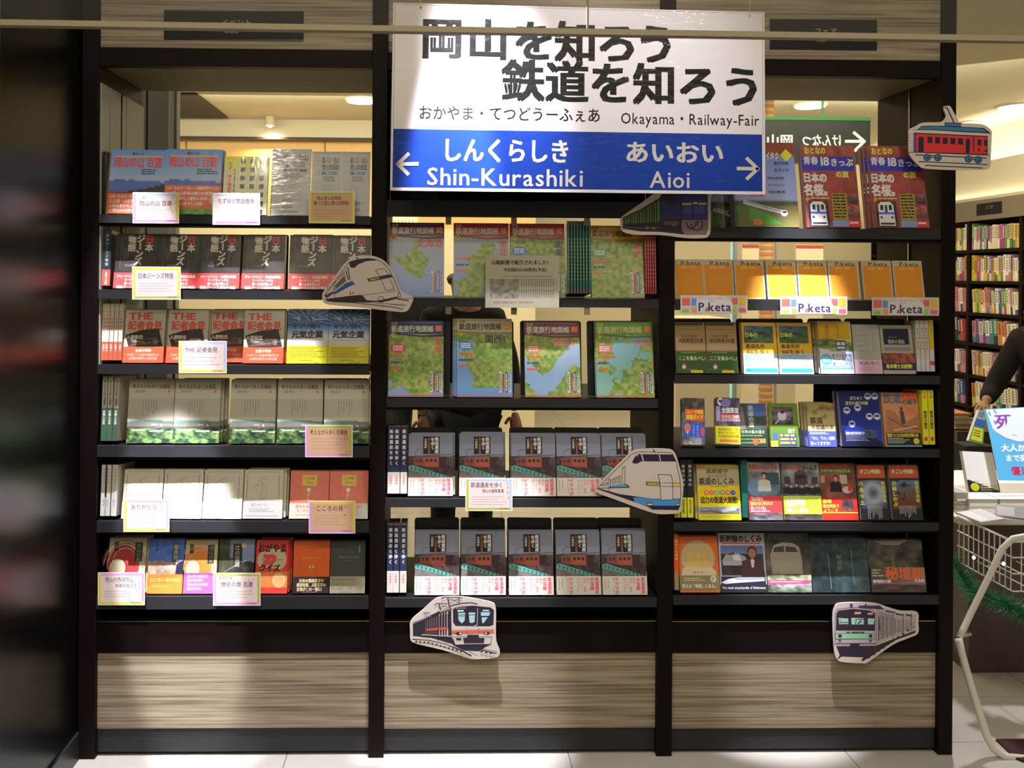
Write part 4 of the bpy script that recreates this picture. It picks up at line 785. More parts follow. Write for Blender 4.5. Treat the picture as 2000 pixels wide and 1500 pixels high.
def face(a, x, y, s, hair=(24, 20, 20), cloth=(130, 126, 112), skin=(150, 110, 84)):
    a.e(x, y-s*.15, s*.62, s*.7, hair); a.p([(x-s*1.5, y+s*3.4), (x-s*1.3, y+s*1.1), (x-s*.4, y+s*.75), (x+s*.4, y+s*.75), (x+s*1.3, y+s*1.1), (x+s*1.5, y+s*3.4)], cloth); a.e(x, y+s*.1, s*.46, s*.58, skin); a.p([(x-s*.2, y+s*.5), (x+s*.2, y+s*.5), (x, y+s*1.2)], skin); a.e(x-s*.17, y, s*.07, s*.05, dk); a.e(x+s*.17, y, s*.07, s*.05, dk); a.e(x, y+s*.36, s*.14, s*.04, (140, 50, 50))
def d_girl(a, W, H):
    a.g(0, 0, W, H, 16, 26, photo((120, 116, 104), (74, 90, 100), (60, 56, 60), 51, 4, .5)); a.r(4, 3, W-4, 17, (120, 112, 100)); a.t('九州レールレディ', 4, 3, 14, (178, 44, 44), w=W-8, b=.05); a.r(30, 20, W-2, 44, (40, 60, 60)); a.e(12, 50, 12, 16, (84, 104, 120)); face(a, 34, 27, 9, cloth=(150, 150, 136)); a.l([(2, 114), (24, 102)], 2, (120, 110, 110)); a.l([(62, 114), (50, 100)], 2, (130, 120, 110)); a.r(50, 56, 58, 62, (90, 90, 70))
def b_girl(a, W, H):
    for i, (s, c) in enumerate((('「私の列車は、', (220, 190, 170)), ('彼女たちに守られて', (210, 180, 60)), ('走っている」', (220, 190, 170)))): a.t(s, 3, 69+i*9, 8, c, w=(30, 46, 34)[i], b=.04)
    a.k(3, 96, W-14, 100, 1, (220, 150, 130)); a.g(0, 101, W, H, 10, 4, photo((90, 84, 84), (60, 56, 56), (80, 76, 70), 3, 5, .8))
kind('girl', 'book', 'book with railwaywoman in white and red band', 'red-banded railwaywoman book', 'book', 66, 906, 1021, (110, 110, 100), d_girl, ((190, 44, 44), b_girl), 67, t=.014)
KD['girl'].bandcol = (190, 44, 44)
def d_local(a, W, H):
    a.g(0, 0, W, H, 16, 26, photo((120, 118, 108), (80, 74, 80), (30, 28, 32), 57, 4, .45)); a.t('ローカル線', 4, 5, 11, (184, 54, 34), w=36, b=.05); a.t('ガールズ', 40, 5, 11, (40, 34, 34), w=30, b=.04); a.e(37, 26, 13, 12, (60, 50, 50)); a.r(24, 26, 50, 44, (52, 42, 44)); a.r(28, 24, 46, 32, (26, 28, 36)); a.r(4, 28, 16, 42, (50, 44, 48)); a.r(58, 28, 70, 42, (50, 44, 48))
    for i in range(7): face(a, 7+i*10.2, 44+(i % 2)*2, 5, cloth=(26, 24, 30))
def b_local(a, W, H):
    a.t('えちぜん', 5, 69, 9, (220, 226, 190), w=30, b=.06); a.t('鉄道', 4, 78, 10, (220, 226, 190), w=20, b=.06); a.t('優しい成功', 5, 90, 9, (220, 226, 190), w=42, b=.06); a.e(34, 80, 8, 6, (190, 204, 130)); a.t('奇跡の', 28, 76, 4.5, dk, w=12); a.t('復活', 30, 81, 4.5, dk); a.k(46, 70, W-4, 98, 5, (90, 130, 30), fill=.3, v=1); a.g(0, 102, W, H, 10, 3, photo((60, 54, 50), (44, 40, 40), (60, 50, 46), 3, 5, .6))
kind('local', 'book', 'group-photo railway book with lime green band', 'lime-banded railway book', 'book', 74, 906, 1020, (100, 96, 92), d_local, ((140, 184, 40), b_local), 66, t=.014)
KD['local'].bandcol = (140, 184, 40)
def d_twi(a, W, H): a.g(0, 0, W, H, 16, 26, photo((96, 44, 30), (90, 50, 36), (110, 70, 40), 61, 4, .45)); a.r(0, 3, W-10, 9, (130, 44, 28)); a.r(0, 9, W-4, 19, (50, 72, 34)); a.t('トワイライトエクスプレス', 3, 10, 8, (150, 150, 90), w=W-12, b=.03); a.r(2, 24, 10, 38, (120, 110, 80)); a.r(40, 22, 54, 40, (130, 126, 100)); face(a, 31, 29, 8, cloth=(22, 20, 26)); a.e(53, 52, 10, 7, (140, 130, 124)); a.e(58, 50, 4, 6, (150, 34, 50))
def b_twi(a, W, H): a.t('豪華', 2, 71, 8, (210, 150, 50), w=18, b=.03); a.t('寝台特急で', 2, 80, 8, (210, 150, 50), w=32, b=.03); a.t('ようこそ', 2, 89, 8, (210, 150, 50), w=30, b=.03); a.g(40, 72, 62, 94, 6, 6, photo((60, 40, 44), (44, 34, 40), (90, 60, 40), 8)); a.r(0, H-16, W, H-14, (190, 150, 40))
kind('twi', 'book', 'brown book with uniformed attendant and red band', 'attendant book', 'book', 70, 908, 1020, (96, 50, 36), d_twi, ((140, 34, 24), b_twi), 68, t=.014)
KD['twi'].bandcol = (140, 34, 24)
def d_sugo(n1, c1, bl):
    def f(a, W, H):
        a.r(0, 0, W, H, (26, 26, 28)); a.r(0, 1, W-2, 26, (138, 58, 28)); a.t('すごい列車!', 4, 8, 10, (180, 150, 120), w=W-14, b=.04); a.g(2, 30, W-2, H-22, 18, 22, bl); a.t(n1, 0 if c1 else 3, 32, 9.5, (160, 156, 40), v=1, b=.03, w=50); a.t('鉄道写真集', W-11, 32, 8, (150, 146, 44), v=1, b=.02, w=42); a.k(14, 80, W-12, 106, 10, (120, 116, 110), fill=.5, v=1, ragged=.5)
    return f
kind('sugo1', 'book', 'dark book with grey locomotive swirl, brown top', 'dark swirl book', 'book', 56, 910, 1018, (30, 28, 30), d_sugo('川島令三', 1, lambda u, v: mix((40, 44, 60), (120, 124, 126), max(0, 1-3*abs(math.hypot(u-.5, v-.45)-.3)))), t=.012)
kind('sugo2', 'book', 'dark book with blue-brown train photo, brown top', 'dark train book', 'book', 60, 910, 1018, (34, 30, 28), d_sugo('小林しのぶ', 0, lambda u, v: mix((66, 84, 100), (74, 44, 28), v*1.4) if fb(u*5, v*5, 8) > .3 else (30, 30, 34)), t=.012)
# sixth shelf, right bay
skind('osp', 'orange railway-geography book, spine out', 'orange spine-out book', 9.5, 1050, 1163, (176, 66, 28), spine((176, 66, 28), 12, (110, 98, 66), 78, '鉄道の地理学', (180, 140, 60), None, 5.5))
def d_chiri(a, W, H):
    a.r(0, 0, W, H, (196, 74, 28)); cx, cy = W*.48, 44
    a.p([(cx+(33+(i % 2)*1.6)*math.cos(math.pi*2*i/72), cy+(35+(i % 2)*1.6)*math.sin(math.pi*2*i/72)) for i in range(72)], (138, 120, 80)); a.p([(4, 80), (6, 66), (16, 60), (W-14, 62), (W-6, 70), (W-4, 80)], (150, 136, 104))
    a.ring(cx, cy, 28, 29, .7, (160, 130, 70)); a.t('鉄道の', 14, 30, 17, (176, 128, 50), w=46, b=.02); a.t('地理学', 14, 48, 17, (176, 128, 50), w=48, b=.02); a.t('青木栄一', 26, 70, 6, (100, 80, 50), w=28)
def b_chiri(a, W, H):
    a.r(0, H-4, W, H, (190, 74, 30)); a.k(8, 84, 50, 92, 2, (150, 140, 110), fill=.4); a.e(W-12, 86, 6, 7, (150, 140, 120)); a.k(W-15, 82, W-9, 90, 2, (100, 90, 70), v=1, ragged=0); a.t('答えは「地理」にある。', 4, 96, 8.5, (176, 168, 140), w=W-8, b=.03)
kind('chiri', 'book', 'orange railway-geography book with cream seal', 'orange seal book', 'book', 78, 1050, 1163, (196, 74, 28), d_chiri, ((100, 88, 54), b_chiri), 79, t=.016)
KD['chiri'].bandcol = (100, 88, 54)
def d_shinsk(a, W, H):
    a.r(0, 0, W, H, (128, 122, 112)); a.t('新幹線のしくみ', 3, 8, 16, (34, 30, 36), w=W-8, b=.05); a.l([(8, 25), (W-10, 26)], 2.4, (150, 50, 40)); a.k(14, 0.5, W-30, 3, 1, (170, 100, 60))
    a.g(4, 30, W-4, 90, 26, 20, lambda u, v: mix((60, 74, 112), (100, 104, 118), v*2) if v < .3 else mix((24, 22, 26), (60, 50, 46), fb(u*6, v*6, 7)))
    a.p([(6, 60), (14, 48), (34, 44), (52, 52), (58, 66), (40, 70), (8, 70)], (120, 118, 116)); a.p([(26, 50), (40, 48), (44, 60), (30, 60)], (170, 172, 182)); a.p([(18, 46), (30, 44), (32, 47), (20, 49)], (40, 42, 52)); face(a, 66, 44, 16, hair=(60, 40, 30), cloth=(58, 38, 36), skin=(130, 84, 62)); a.p([(62, 58), (70, 58), (68, 74), (64, 74)], (150, 146, 140))
    a.r(2, 92, W-2, 112, (26, 28, 44)); a.p([(2, 104), (16, 97), (36, 94), (W-4, 94), (W-4, 101), (30, 105), (10, 107)], (150, 152, 160)); a.l([(30, 97), (W-4, 97)], 1.4, (50, 56, 90)); a.r(0, 108, W, 124, (30, 28, 32)); a.t('The visual encyclopedia of Shinkansen', 3, 111, 6.5, (150, 148, 146), w=W-6, b=.03)
kind('shinsk', 'book', 'bullet-train mechanics book with man in brown suit', 'bullet-train mechanics book', 'book', 92, 1039, 1163, (128, 122, 112), d_shinsk, t=.014)
def d_zero(a, W, H):
    a.g(0, 0, W, H, 18, 26, photo((40, 36, 38), (60, 54, 48), (44, 40, 36), 71, 4, .5)); a.t('新幹線の時代', 5, 5, 13, (66, 60, 58), w=W-18, b=.04); a.p([(10, 86), (8, 48), (16, 28), (34, 22), (54, 24), (66, 32), (70, 56), (70, 86)], (112, 104, 84)); a.p([(14, 42), (18, 32), (36, 30), (36, 42)], (46, 44, 44)); a.p([(39, 42), (39, 30), (58, 32), (64, 42)], (46, 44, 44)); a.ring(38, 70, 28, 18, .8, (96, 88, 70), 0, 180)
    a.g(0, 88, W, H, 18, 8, photo((90, 96, 60), (110, 96, 100), (60, 80, 50), 75, 6, .9)); a.r(0, 99, W-4, 106, (176, 56, 76)); a.k(4, 101, W-20, 104, 1, (210, 170, 170), ragged=0)
kind('zero', 'book', 'round-nosed bullet-train book with pink strip', 'round-nosed train book', 'book', 86, 1040, 1163, (60, 54, 50), d_zero, t=.016)
def d_mori(a, W, H):
    a.g(0, 0, W, H, 28, 26, lambda u, v: mix((12, 17, 22), (44, 58, 52), fb(u*9, v*10, 81)*1.2+(.2 if u > .5 and v > .4 else -.1))); a.l([(34, 30), (36, 100)], 1.6, (70, 90, 96)); a.l([(80, 24), (82, 88)], 1.6, (60, 84, 84)); a.t('秘境駅', 50, 32, 11, (86, 92, 76), v=1)
kind('mori', 'book', 'dark misty forest photo book', 'dark forest book', 'book', 112, 1053, 1160, (24, 40, 44), d_mori, t=.014, mt='film')
def d_hikyo(a, W, H): a.g(0, 0, W, H, 26, 24, photo((50, 44, 40), (40, 40, 26), (56, 44, 36), 85, 5, .7)); a.p([(10, 2), (80, 0), (60, 10), (30, 9)], (90, 84, 76)); a.t('秘境駅', 42, 32, 8, (90, 84, 60), v=1)
def b_hikyo(a, W, H):
    a.g(0, 54, W, 88, 10, 4, lambda u, v: mix((56, 48, 44), (96, 86, 74), u)); a.t('秘境駅', 28, 52, 27, (200, 72, 36), w=78, b=.03, rot=1); a.k(2, 58, 24, 74, 3, (120, 116, 90)); a.t('秘境駅の旅', 2, 78, 6.5, (176, 170, 176), w=36, b=.04); a.t('写真集', 84, 77, 6.5, (190, 150, 150), w=20, b=.03); a.l([(2, 86), (W-4, 83)], 1.3, (190, 60, 90)); a.g(0, 88, W, H, 16, 4, photo((56, 46, 40), (62, 50, 44), (50, 42, 36), 86, 5, .4))
kind('hikyo', 'book', 'hidden-station photo book with red brush lettering', 'hidden-station book', 'book', 106, 1057, 1160, (50, 44, 36), d_hikyo, ((70, 60, 52), b_hikyo), 54, t=.014)
KD['hikyo'].bandcol = (70, 60, 52)

# ------------------------------------------------------------------ the rows
bookend(197, 1, 0, .20, 'black rounded bookend left of the first blue guide')
row(1, 0, [('mount1', 208, 1, dict(nost=1)), ('mount2', 317, 2, dict(dx=1.2)), ('tram', 433, 1), ('map1', 529, 3, dict(dx=-1.5)), ('map2', 606, 1, dict(dy=.004, dx=-1)), ('map2', 662, 1, dict(dy=.002))], stand=None)
row(1, 1, [('jeans_s', 196, 0), ('jeans', 221, 1), ('jeans', 304, 1, dict(dy=.001)), ('jeans', 384, 1, dict(dy=-.002)), ('jeans', 471, 1), ('jeans', 563, 1, dict(dy=.001)), ('jeans', 644, 1, dict(dy=.004, dx=-1, nost=1))], stand=458)
row(1, 2, [('kisha_s', 194.5+i*8.8, 0) for i in range(5)]+[('kisha', 239, 2, dict(dx=3)), ('kisha', 324, 1, dict(dx=2)), ('kisha', 406, 0, dict(dy=.030)), ('kisha', 474, 1, dict(dx=2)), ('kira', 559, 1), ('kira', 640, 1)], stand=603)
row(1, 3, [('kibi_s', 196+i*11.5, 0, dict(rz=-6 if i == 2 else 0)) for i in range(3)]+[('kibi', 246, 1), ('kibi', 337, 2, dict(dx=5)), ('kibi', 447, 1), ('kibi', 540, 1), ('kibi', 631.5, 1)], stand=738, rz0=2.2)
row(1, 4, [('ari_s', 190+i*13, 0, dict(rz=-6 if i == 2 else 0)) for i in range(3)]+[('ari', 237, 1), ('ari', 316, 1), ('ari', 395, 1, dict(dx=1)), ('ari', 474, 2, dict(dx=4)), ('koko', 564.5, 1), ('koko', 642, 1)], rz0=-1.0)
row(1, 5, [('maru', 207, 2, dict(dx=3.5)), ('saku', 286, 1), ('maru2', 357.5, 1), ('tsuji', 424, 1), ('quiz', 497, 2, dict(dx=3)), ('orange', 571, 1), ('dgrey', 644, 1)])
row(2, 1, [('a1', 756, 1), ('a2', 886, 1), ('a3', 997.5, 2)]+[('ag', 1108.5+i*5.9, 0) for i in range(8)]+[('a4', 1156, 1)]+[('ar', 1260.5+i*4.6, 0) for i in range(5)], stand=None)
row(2, 2, [('a7', 753.5, 1), ('a8', 892, 2, dict(dx=-4)), ('a9', 1026, 1), ('a10', 1166, 1)], stand=626)
row(2, 3, [('isan_s', 753.5+i*14.2, 0) for i in range(3)]+[('isan', 797, 1, dict(dx=4)), ('isan', 897, 2, dict(dx=3)), ('isan', 999, 1), ('isan', 1088.5, 1), ('isan', 1178, 1)], stand=834)
row(2, 4, [('isan_s', 753+i*14.5, 0) for i in range(3)]+[('isan', 811, 1), ('isan', 902, 1), ('isan', 996, 1), ('isan', 1089, 1), ('isan', 1179, 2, dict(dx=3))], stand=1010)
row(3, 0, [('tabi', 1330, 0, dict(dy=.06)), ('tabi', 1437, 2), ('m18', 1576, 2, dict(dx=3)), ('m18', 1709, 2, dict(dx=-3))])
row(3, 1, [('poke', 1316, 1), ('poke', 1376, 1), ('poke', 1437, 1, dict(dy=.002)), ('poke', 1500, 1), ('poke', 1561, 1), ('poke', 1622, 1, dict(dx=2)), ('poke', 1688, 1), ('poke', 1749, 0)], stand=None)
row(3, 2, [('zek', 1322, 0), ('zek', 1383, 2, dict(dx=3)), ('meisho', 1453.5, 1), ('meisho', 1523, 2, dict(dx=3)), ('teppan', 1604, 3, dict(dx=-2)), ('pink', 1671, 1), ('den', 1726, 1)]+[('wsp', 1791+i*8.8, 0) for i in range(3)]+[('ysp', 1817.5, 0)], stand=622)
row(3, 3, [('ekiben', 1332, 0, dict(rz=-9)), ('zen', 1398, 0, dict(rz=-11)), ('michi', 1445, 0), ('green', 1506, 2, dict(dx=4)), ('fush', 1581, 2, dict(dx=-3)), ('night', 1646, 1, dict(dx=-2)), ('zatsu', 1730, 1)]+[('zat_s', 1804+i*12, 0) for i in range(2)], stand=None)
row(3, 4, [('bysp', 1317+i*13, 0) for i in range(3)]+[('shik', 1365, 1, dict(dx=-3)), ('gsp', 1450, 0), ('girl', 1464, 1), ('local', 1533, 1, dict(dx=-2)), ('twi', 1607, 1, dict(dx=3)), ('sugo1', 1683, 1), ('sugo2', 1745, 1)])
row(3, 5, [('osp', 1317.5, 0), ('chiri', 1329, 1), ('shinsk', 1408, 1), ('zero', 1501, 1), ('mori', 1589, 2, dict(dx=-3)), ('hikyo', 1704, 1)])
# ------------------------------------------------------------------ handwritten cards on the shelf edges
def card(corners, border, title, lines, label, extra=None, film=False, Y=-.010, name='handwritten_card', grp=None):
    (x0, y0, x1, y1) = corners; cx, cy = (x0+x1)/2, (y0+y1)/2; W, H = x1-x0, y1-y0
    A, o = pxart(Y, cx, cy); A.rnd = random.Random(x0); r_ = lambda a, b, c, d, col: A.r(x0+a, y0+b, x0+c, y0+d, col)
    paper = (168, 142, 128) if not film else (150, 118, 84)
    r_(0, 0, W, H, (166, 156, 136))
    top, right, bottom, left = border; e = 4.2
    r_(2, 2, W-2, 2+e, top); r_(W-2-e, 2, W-2, H-2, right); r_(2, H-2-e, W-2, H-2, bottom); r_(2, 2, 2+e, H-2, left); r_(2+e, 2+e, W-2-e, H-2-e, paper)
    for (s, tx, ty, h, w_) in title: A.t(s, x0+tx, y0+ty, h, (60, 44, 50), w=w_, b=.015)
    if lines: A.k(x0+12, y0+lines[0], x1-12, y0+lines[1], lines[2], (128, 104, 106), fill=.22, ragged=.3)
    A.k(x1-26, y1-5.5, x1-8, y1-3.5, 1, (80, 50, 60), ragged=0)
    if extra: extra(A, x0, y0)
    ob = link(name, A.mesh(name, M['film' if film else 'gloss']), None, o)
    c = U(x0, y1, Y), U(x1, y0, Y)
    MB().box(c[0].x-o.x, .0, c[0].z-o.z, c[1].x-o.x, .0012, c[1].z-o.z).build  # backing below
    bk = MB().box(c[0].x-o.x, .00005, c[0].z-o.z, c[1].x-o.x, .0012, c[1].z-o.z); link('card_backing', mesh('card_backing', bk.V, bk.F, M['pages']), ob)
    cl = MB().box(-.008, .0013, -.004, .008, -Y-.0002, .008); bz = U(cx, y1-10, Y).z-o.z; link('clip', mesh('clip', cl.V, cl.F, M['blackpl']), ob, (0, 0, bz))
    tag(ob, label, 'card', grp or 'handwritten cards clipped to the shelf edges'); return ob
PK, YL, BL, GN = (186, 100, 140), (170, 140, 40), (120, 134, 168), (122, 128, 50)
def dots(pts, col=(196, 70, 130)):
    def f(A, x0, y0):
        for x, y in pts: A.e(x0+x, y0+y, 1.6, 1.6, col, 6)
    return f
card((259, 376, 350, 436), (BL, YL, PK, PK), [('新ルート', 20, 7, 6, 18), ('岡山の山 百選', 13, 16, 11, 64)], (33, 50, 4), 'blue-and-pink edged handwritten card before the first blue guide', dots([(78, 10), (81, 22), (74, 30), (78, 38)], (110, 120, 60)))
card((415, 377, 508, 439), (BL, BL, PK, (200, 190, 200)), [('ちずゆと物語散歩', 10, 10, 12, 72)], (26, 34, 3), 'overexposed handwritten card below the yellow photo guide')
card((603, 374, 693, 436), (GN, YL, YL, YL), [('熊山登山詳細図', 16, 9, 8, 48), ('龍ノ口金山登山詳細図', 10, 18, 9, 68)], (36, 54, 3), 'shiny gold-edged handwritten card below the teal map packets', film=True)
card((258, 521, 353, 585), (YL, YL, GN, YL), [('日本ジーンズ物語', 11, 12, 12, 70)], (32, 52, 4), 'yellow-edged handwritten card under the dark denim books')
card((349, 666, 443, 729), (BL, BL, YL, YL), [('THE 記者会見', 12, 12, 11, 64)], (32, 52, 3), 'blue-and-yellow edged handwritten card among the press books', dots([(80, 10), (70, 24), (80, 40)], (190, 180, 90)))
card((596, 830, 689, 893), (GN, GN, PK, PK), [('考えながら歩く吉備路', 9, 9, 11, 74)], (26, 52, 4), 'shiny pink-and-green handwritten card on the temple books', lambda A, x, y: (A.ring(x+80, y+25, 4, 4, .8, (80, 60, 70)), dots([(66, 24), (70, 28), (64, 38)])(A, x, y)), film=True)
card((241, 975, 331, 1039), (PK, PK, YL, YL), [('ありがとう', 14, 10, 11, 52)], (28, 52, 4), 'pink-and-yellow handwritten card on the white picture books', dots([(72, 8), (76, 14), (74, 20)]))
card((603, 978, 694, 1042), (YL, YL, PK, PK), [('こころの見', 14, 9, 12, 54)], (28, 52, 4), 'shiny yellow-topped handwritten card on the salmon books', dots([(72, 12), (70, 28)], (60, 60, 130)), film=True)
card((191, 1118, 283, 1182), (PK, PK, YL, YL), [('岡山の色ばなし', 14, 9, 9, 56), ('布良の向ごう', 34, 22, 8, 42)], (36, 52, 3), 'pink-topped handwritten card under the maroon ring book', lambda A, x, y: (A.l([(x+16, y+19), (x+74, y+19)], .6, (90, 60, 80)), A.ring(x+74, y+24, 8, 12, .7, (70, 80, 110), -70, 90), A.ring(x+66, y+54, 5, 4, .7, (70, 80, 110), 0, 250)))
card((416, 1119, 509, 1183), (GN, GN, PK, PK), [('おかやま', 12, 6, 8, 26), ('歴史の旅 百選', 16, 17, 11, 62)], (36, 52, 3), 'green-topped handwritten card under the dark house book', dots([(70, 14), (76, 18), (80, 12), (76, 24), (74, 34)]))
card((909, 934, 1001, 998), (BL, BL, GN, GN), [('鉄道遺産を歩く', 10, 8, 11, 64), ('岡山の国有鉄道', 33, 21, 8, 42)], (36, 56, 4), 'blue-and-green edged handwritten card on the heritage books', dots([(82, 10), (83, 18), (82, 28), (84, 38)]))
# newspaper notice
A, o = pxart(-.012, 1020, 550); A.rnd = random.Random(4)
A.r(948, 499, 1092, 601, (134, 128, 104)); A.t('山陽新聞で紹介されました!', 959, 508, 9.5, (30, 26, 26), w=112, b=.03); A.t('中四国は5/28発売(予定)', 984, 523, 8, (30, 26, 26), w=84, b=.03)
A.k(982, 539, 1078, 542, 1, (96, 90, 76), ragged=0)
A.g(957, 545, 1014, 583, 26, 16, lambda u, v: mix((70, 66, 58), (128, 122, 104), fb(u*9, v*6+u*4, 7)*1.3))
for j in (544, 566): A.k(1018, j, 1084, j+17, 15, (92, 86, 74), v=1, ragged=.1, fill=.4)
A.t('鉄道旅行地図帳 各680円、発行は毎月18日', 964, 588, 5, (110, 50, 40), w=78)
ob = link('newspaper_notice', A.mesh('newspaper_notice', M['print']), None, o); bk = MB().box(U(948, 550, -.012).x-o.x, .0001, U(1000, 601, -.012).z-o.z, U(1092, 550, -.012).x-o.x, .001, U(1000, 499, -.012).z-o.z)
link('card_backing', mesh('card_backing', bk.V, bk.F, M['pages']), ob); cl = MB().box(-.01, .0012, -.03, .01, .0118, -.02); link('clip', mesh('clip', cl.V, cl.F, M['blackpl']), ob, (0, 0, -.045))
tag(ob, 'grey newspaper clipping notice before the red-headed atlases', 'notice')
# three folder-series strips
for x, y, lab in ((1329, 577, 'left'), (1524, 579, 'middle'), (1703, 581, 'right')):
    A, o = pxart(-.009, x+66, y+17); A.cv = P
    A.r(x, y, x+131, y+35, (150, 142, 124))
    for i, (c, a_, b_, c_, d_) in enumerate((((170, 74, 60), 3, 5, 19, 20), ((110, 134, 60), 3, 27, 17, 34), ((70, 100, 150), 21, 6, 31, 20), ((160, 110, 60), 22, 24, 34, 34), ((176, 70, 60), 100, 5, 112, 18), ((176, 130, 40), 114, 5, 128, 20), ((180, 70, 80), 114, 25, 128, 33), ((110, 140, 60), 99, 22, 110, 34))): A.r(x+a_, y+b_, x+c_, y+d_, c); A.k(x+a_, y+b_-2, x+c_, y+b_-1, 1, (120, 90, 90), ragged=0)
    A.e(x+66, y+16, 34, 17, (158, 150, 140)); A.r(x+32, y+14, x+102, y+34, (158, 150, 140)); A.t('ココロにお出かけ文庫シリーズ', x+34, y+3, 6, (150, 90, 80), w=64); A.t('ポケタ', x+54, y+9, 4.5, (90, 60, 80)); A.t('P.keta', x+34, y+10, 24, (40, 34, 70), w=66, b=.02); A.e(x+52, y+27, 3, 4, (180, 90, 60)); A.e(x+52, y+27, 1.2, 1.6, (60, 60, 40))
    ob = link('series_strip', A.mesh('series_strip', M['gloss']), None, o); q = U(x, y+35, -.009), U(x+131, y, -.009)
    bk = MB().box(q[0].x-o.x, .0001, q[0].z-o.z, q[1].x-o.x, .0009, q[1].z-o.z); link('card_backing', mesh('card_backing', bk.V, bk.F, M['pages']), ob)
    cl = MB().box(-.03, .001, -.006, .03, .0088, .0); link('clip', mesh('clip', cl.V, cl.F, M['blackpl']), ob, (0, 0, 0))
    tag(ob, 'colourful lettered strip, %s of three under the orange folders' % lab, 'shelf strip', 'series strips under the orange folders')
# ------------------------------------------------------------------ train cut-outs on foam board
def smooth_outline(pts, n=3):
    out = []; m = len(pts)
    for i in range(m):
        p0, p1, p2, p3 = (Vector(pts[(i+k-1) % m]) for k in range(4))
        for j in range(n):
            t = j/n; out.append(tuple(.5*((2*p1)+(p2-p0)*t+(2*p0-5*p1+4*p2-p3)*t*t+(3*p1-p0-3*p2+p3)*t**3)))
    return out
def cutout(name, label, outline, draw, Y=-.0052, zoom=None, sm=True):
    X0, Y0, k = zoom; T = lambda p: (X0+p[0]/k, Y0+p[1]/k)
    ol = [T(p) for p in (smooth_outline(outline) if sm else outline)]
    cx = sum(p[0] for p in ol)/len(ol); cy = sum(p[1] for p in ol)/len(ol); o = U(cx, cy, Y)
    B = Art(lambda x, y, z: U(X0+x/k, Y0+y/k, Y)-o+Vector((0, -z, 0))); B.rnd = random.Random(2)
    B.p([((p[0]-X0)*k, (p[1]-Y0)*k) for p in ol], (150, 138, 122)); draw(B)
    me = B.mesh(name, M['gloss']); ob = link(name, me, None, o)
    n = len(ol); P3 = [U(p[0], p[1], Y)-o for p in ol]; A_ = sum(ol[i][0]*ol[(i+1) % n][1]-ol[(i+1) % n][0]*ol[i][1] for i in range(n))
    if A_ > 0: P3 = P3[::-1]
    V = [tuple(p+Vector((0, .00002, 0))) for p in P3]+[tuple(p+Vector((0, .0045, 0))) for p in P3]
    Fc = [tuple(range(n)), tuple(range(2*n-1, n-1, -1))]+[(i, n+i, n+(i+1) % n, (i+1) % n) for i in range(n)]
    link('foam_board', mesh('foam_board', V, Fc, M['cardedge']), ob); tag(ob, label, 'train cut-out', 'train cut-outs stuck on the bookcase'); return ob
M['cardedge'] = mat('foam_board', (.55, .5, .42), .7)
N = (26, 22, 40)
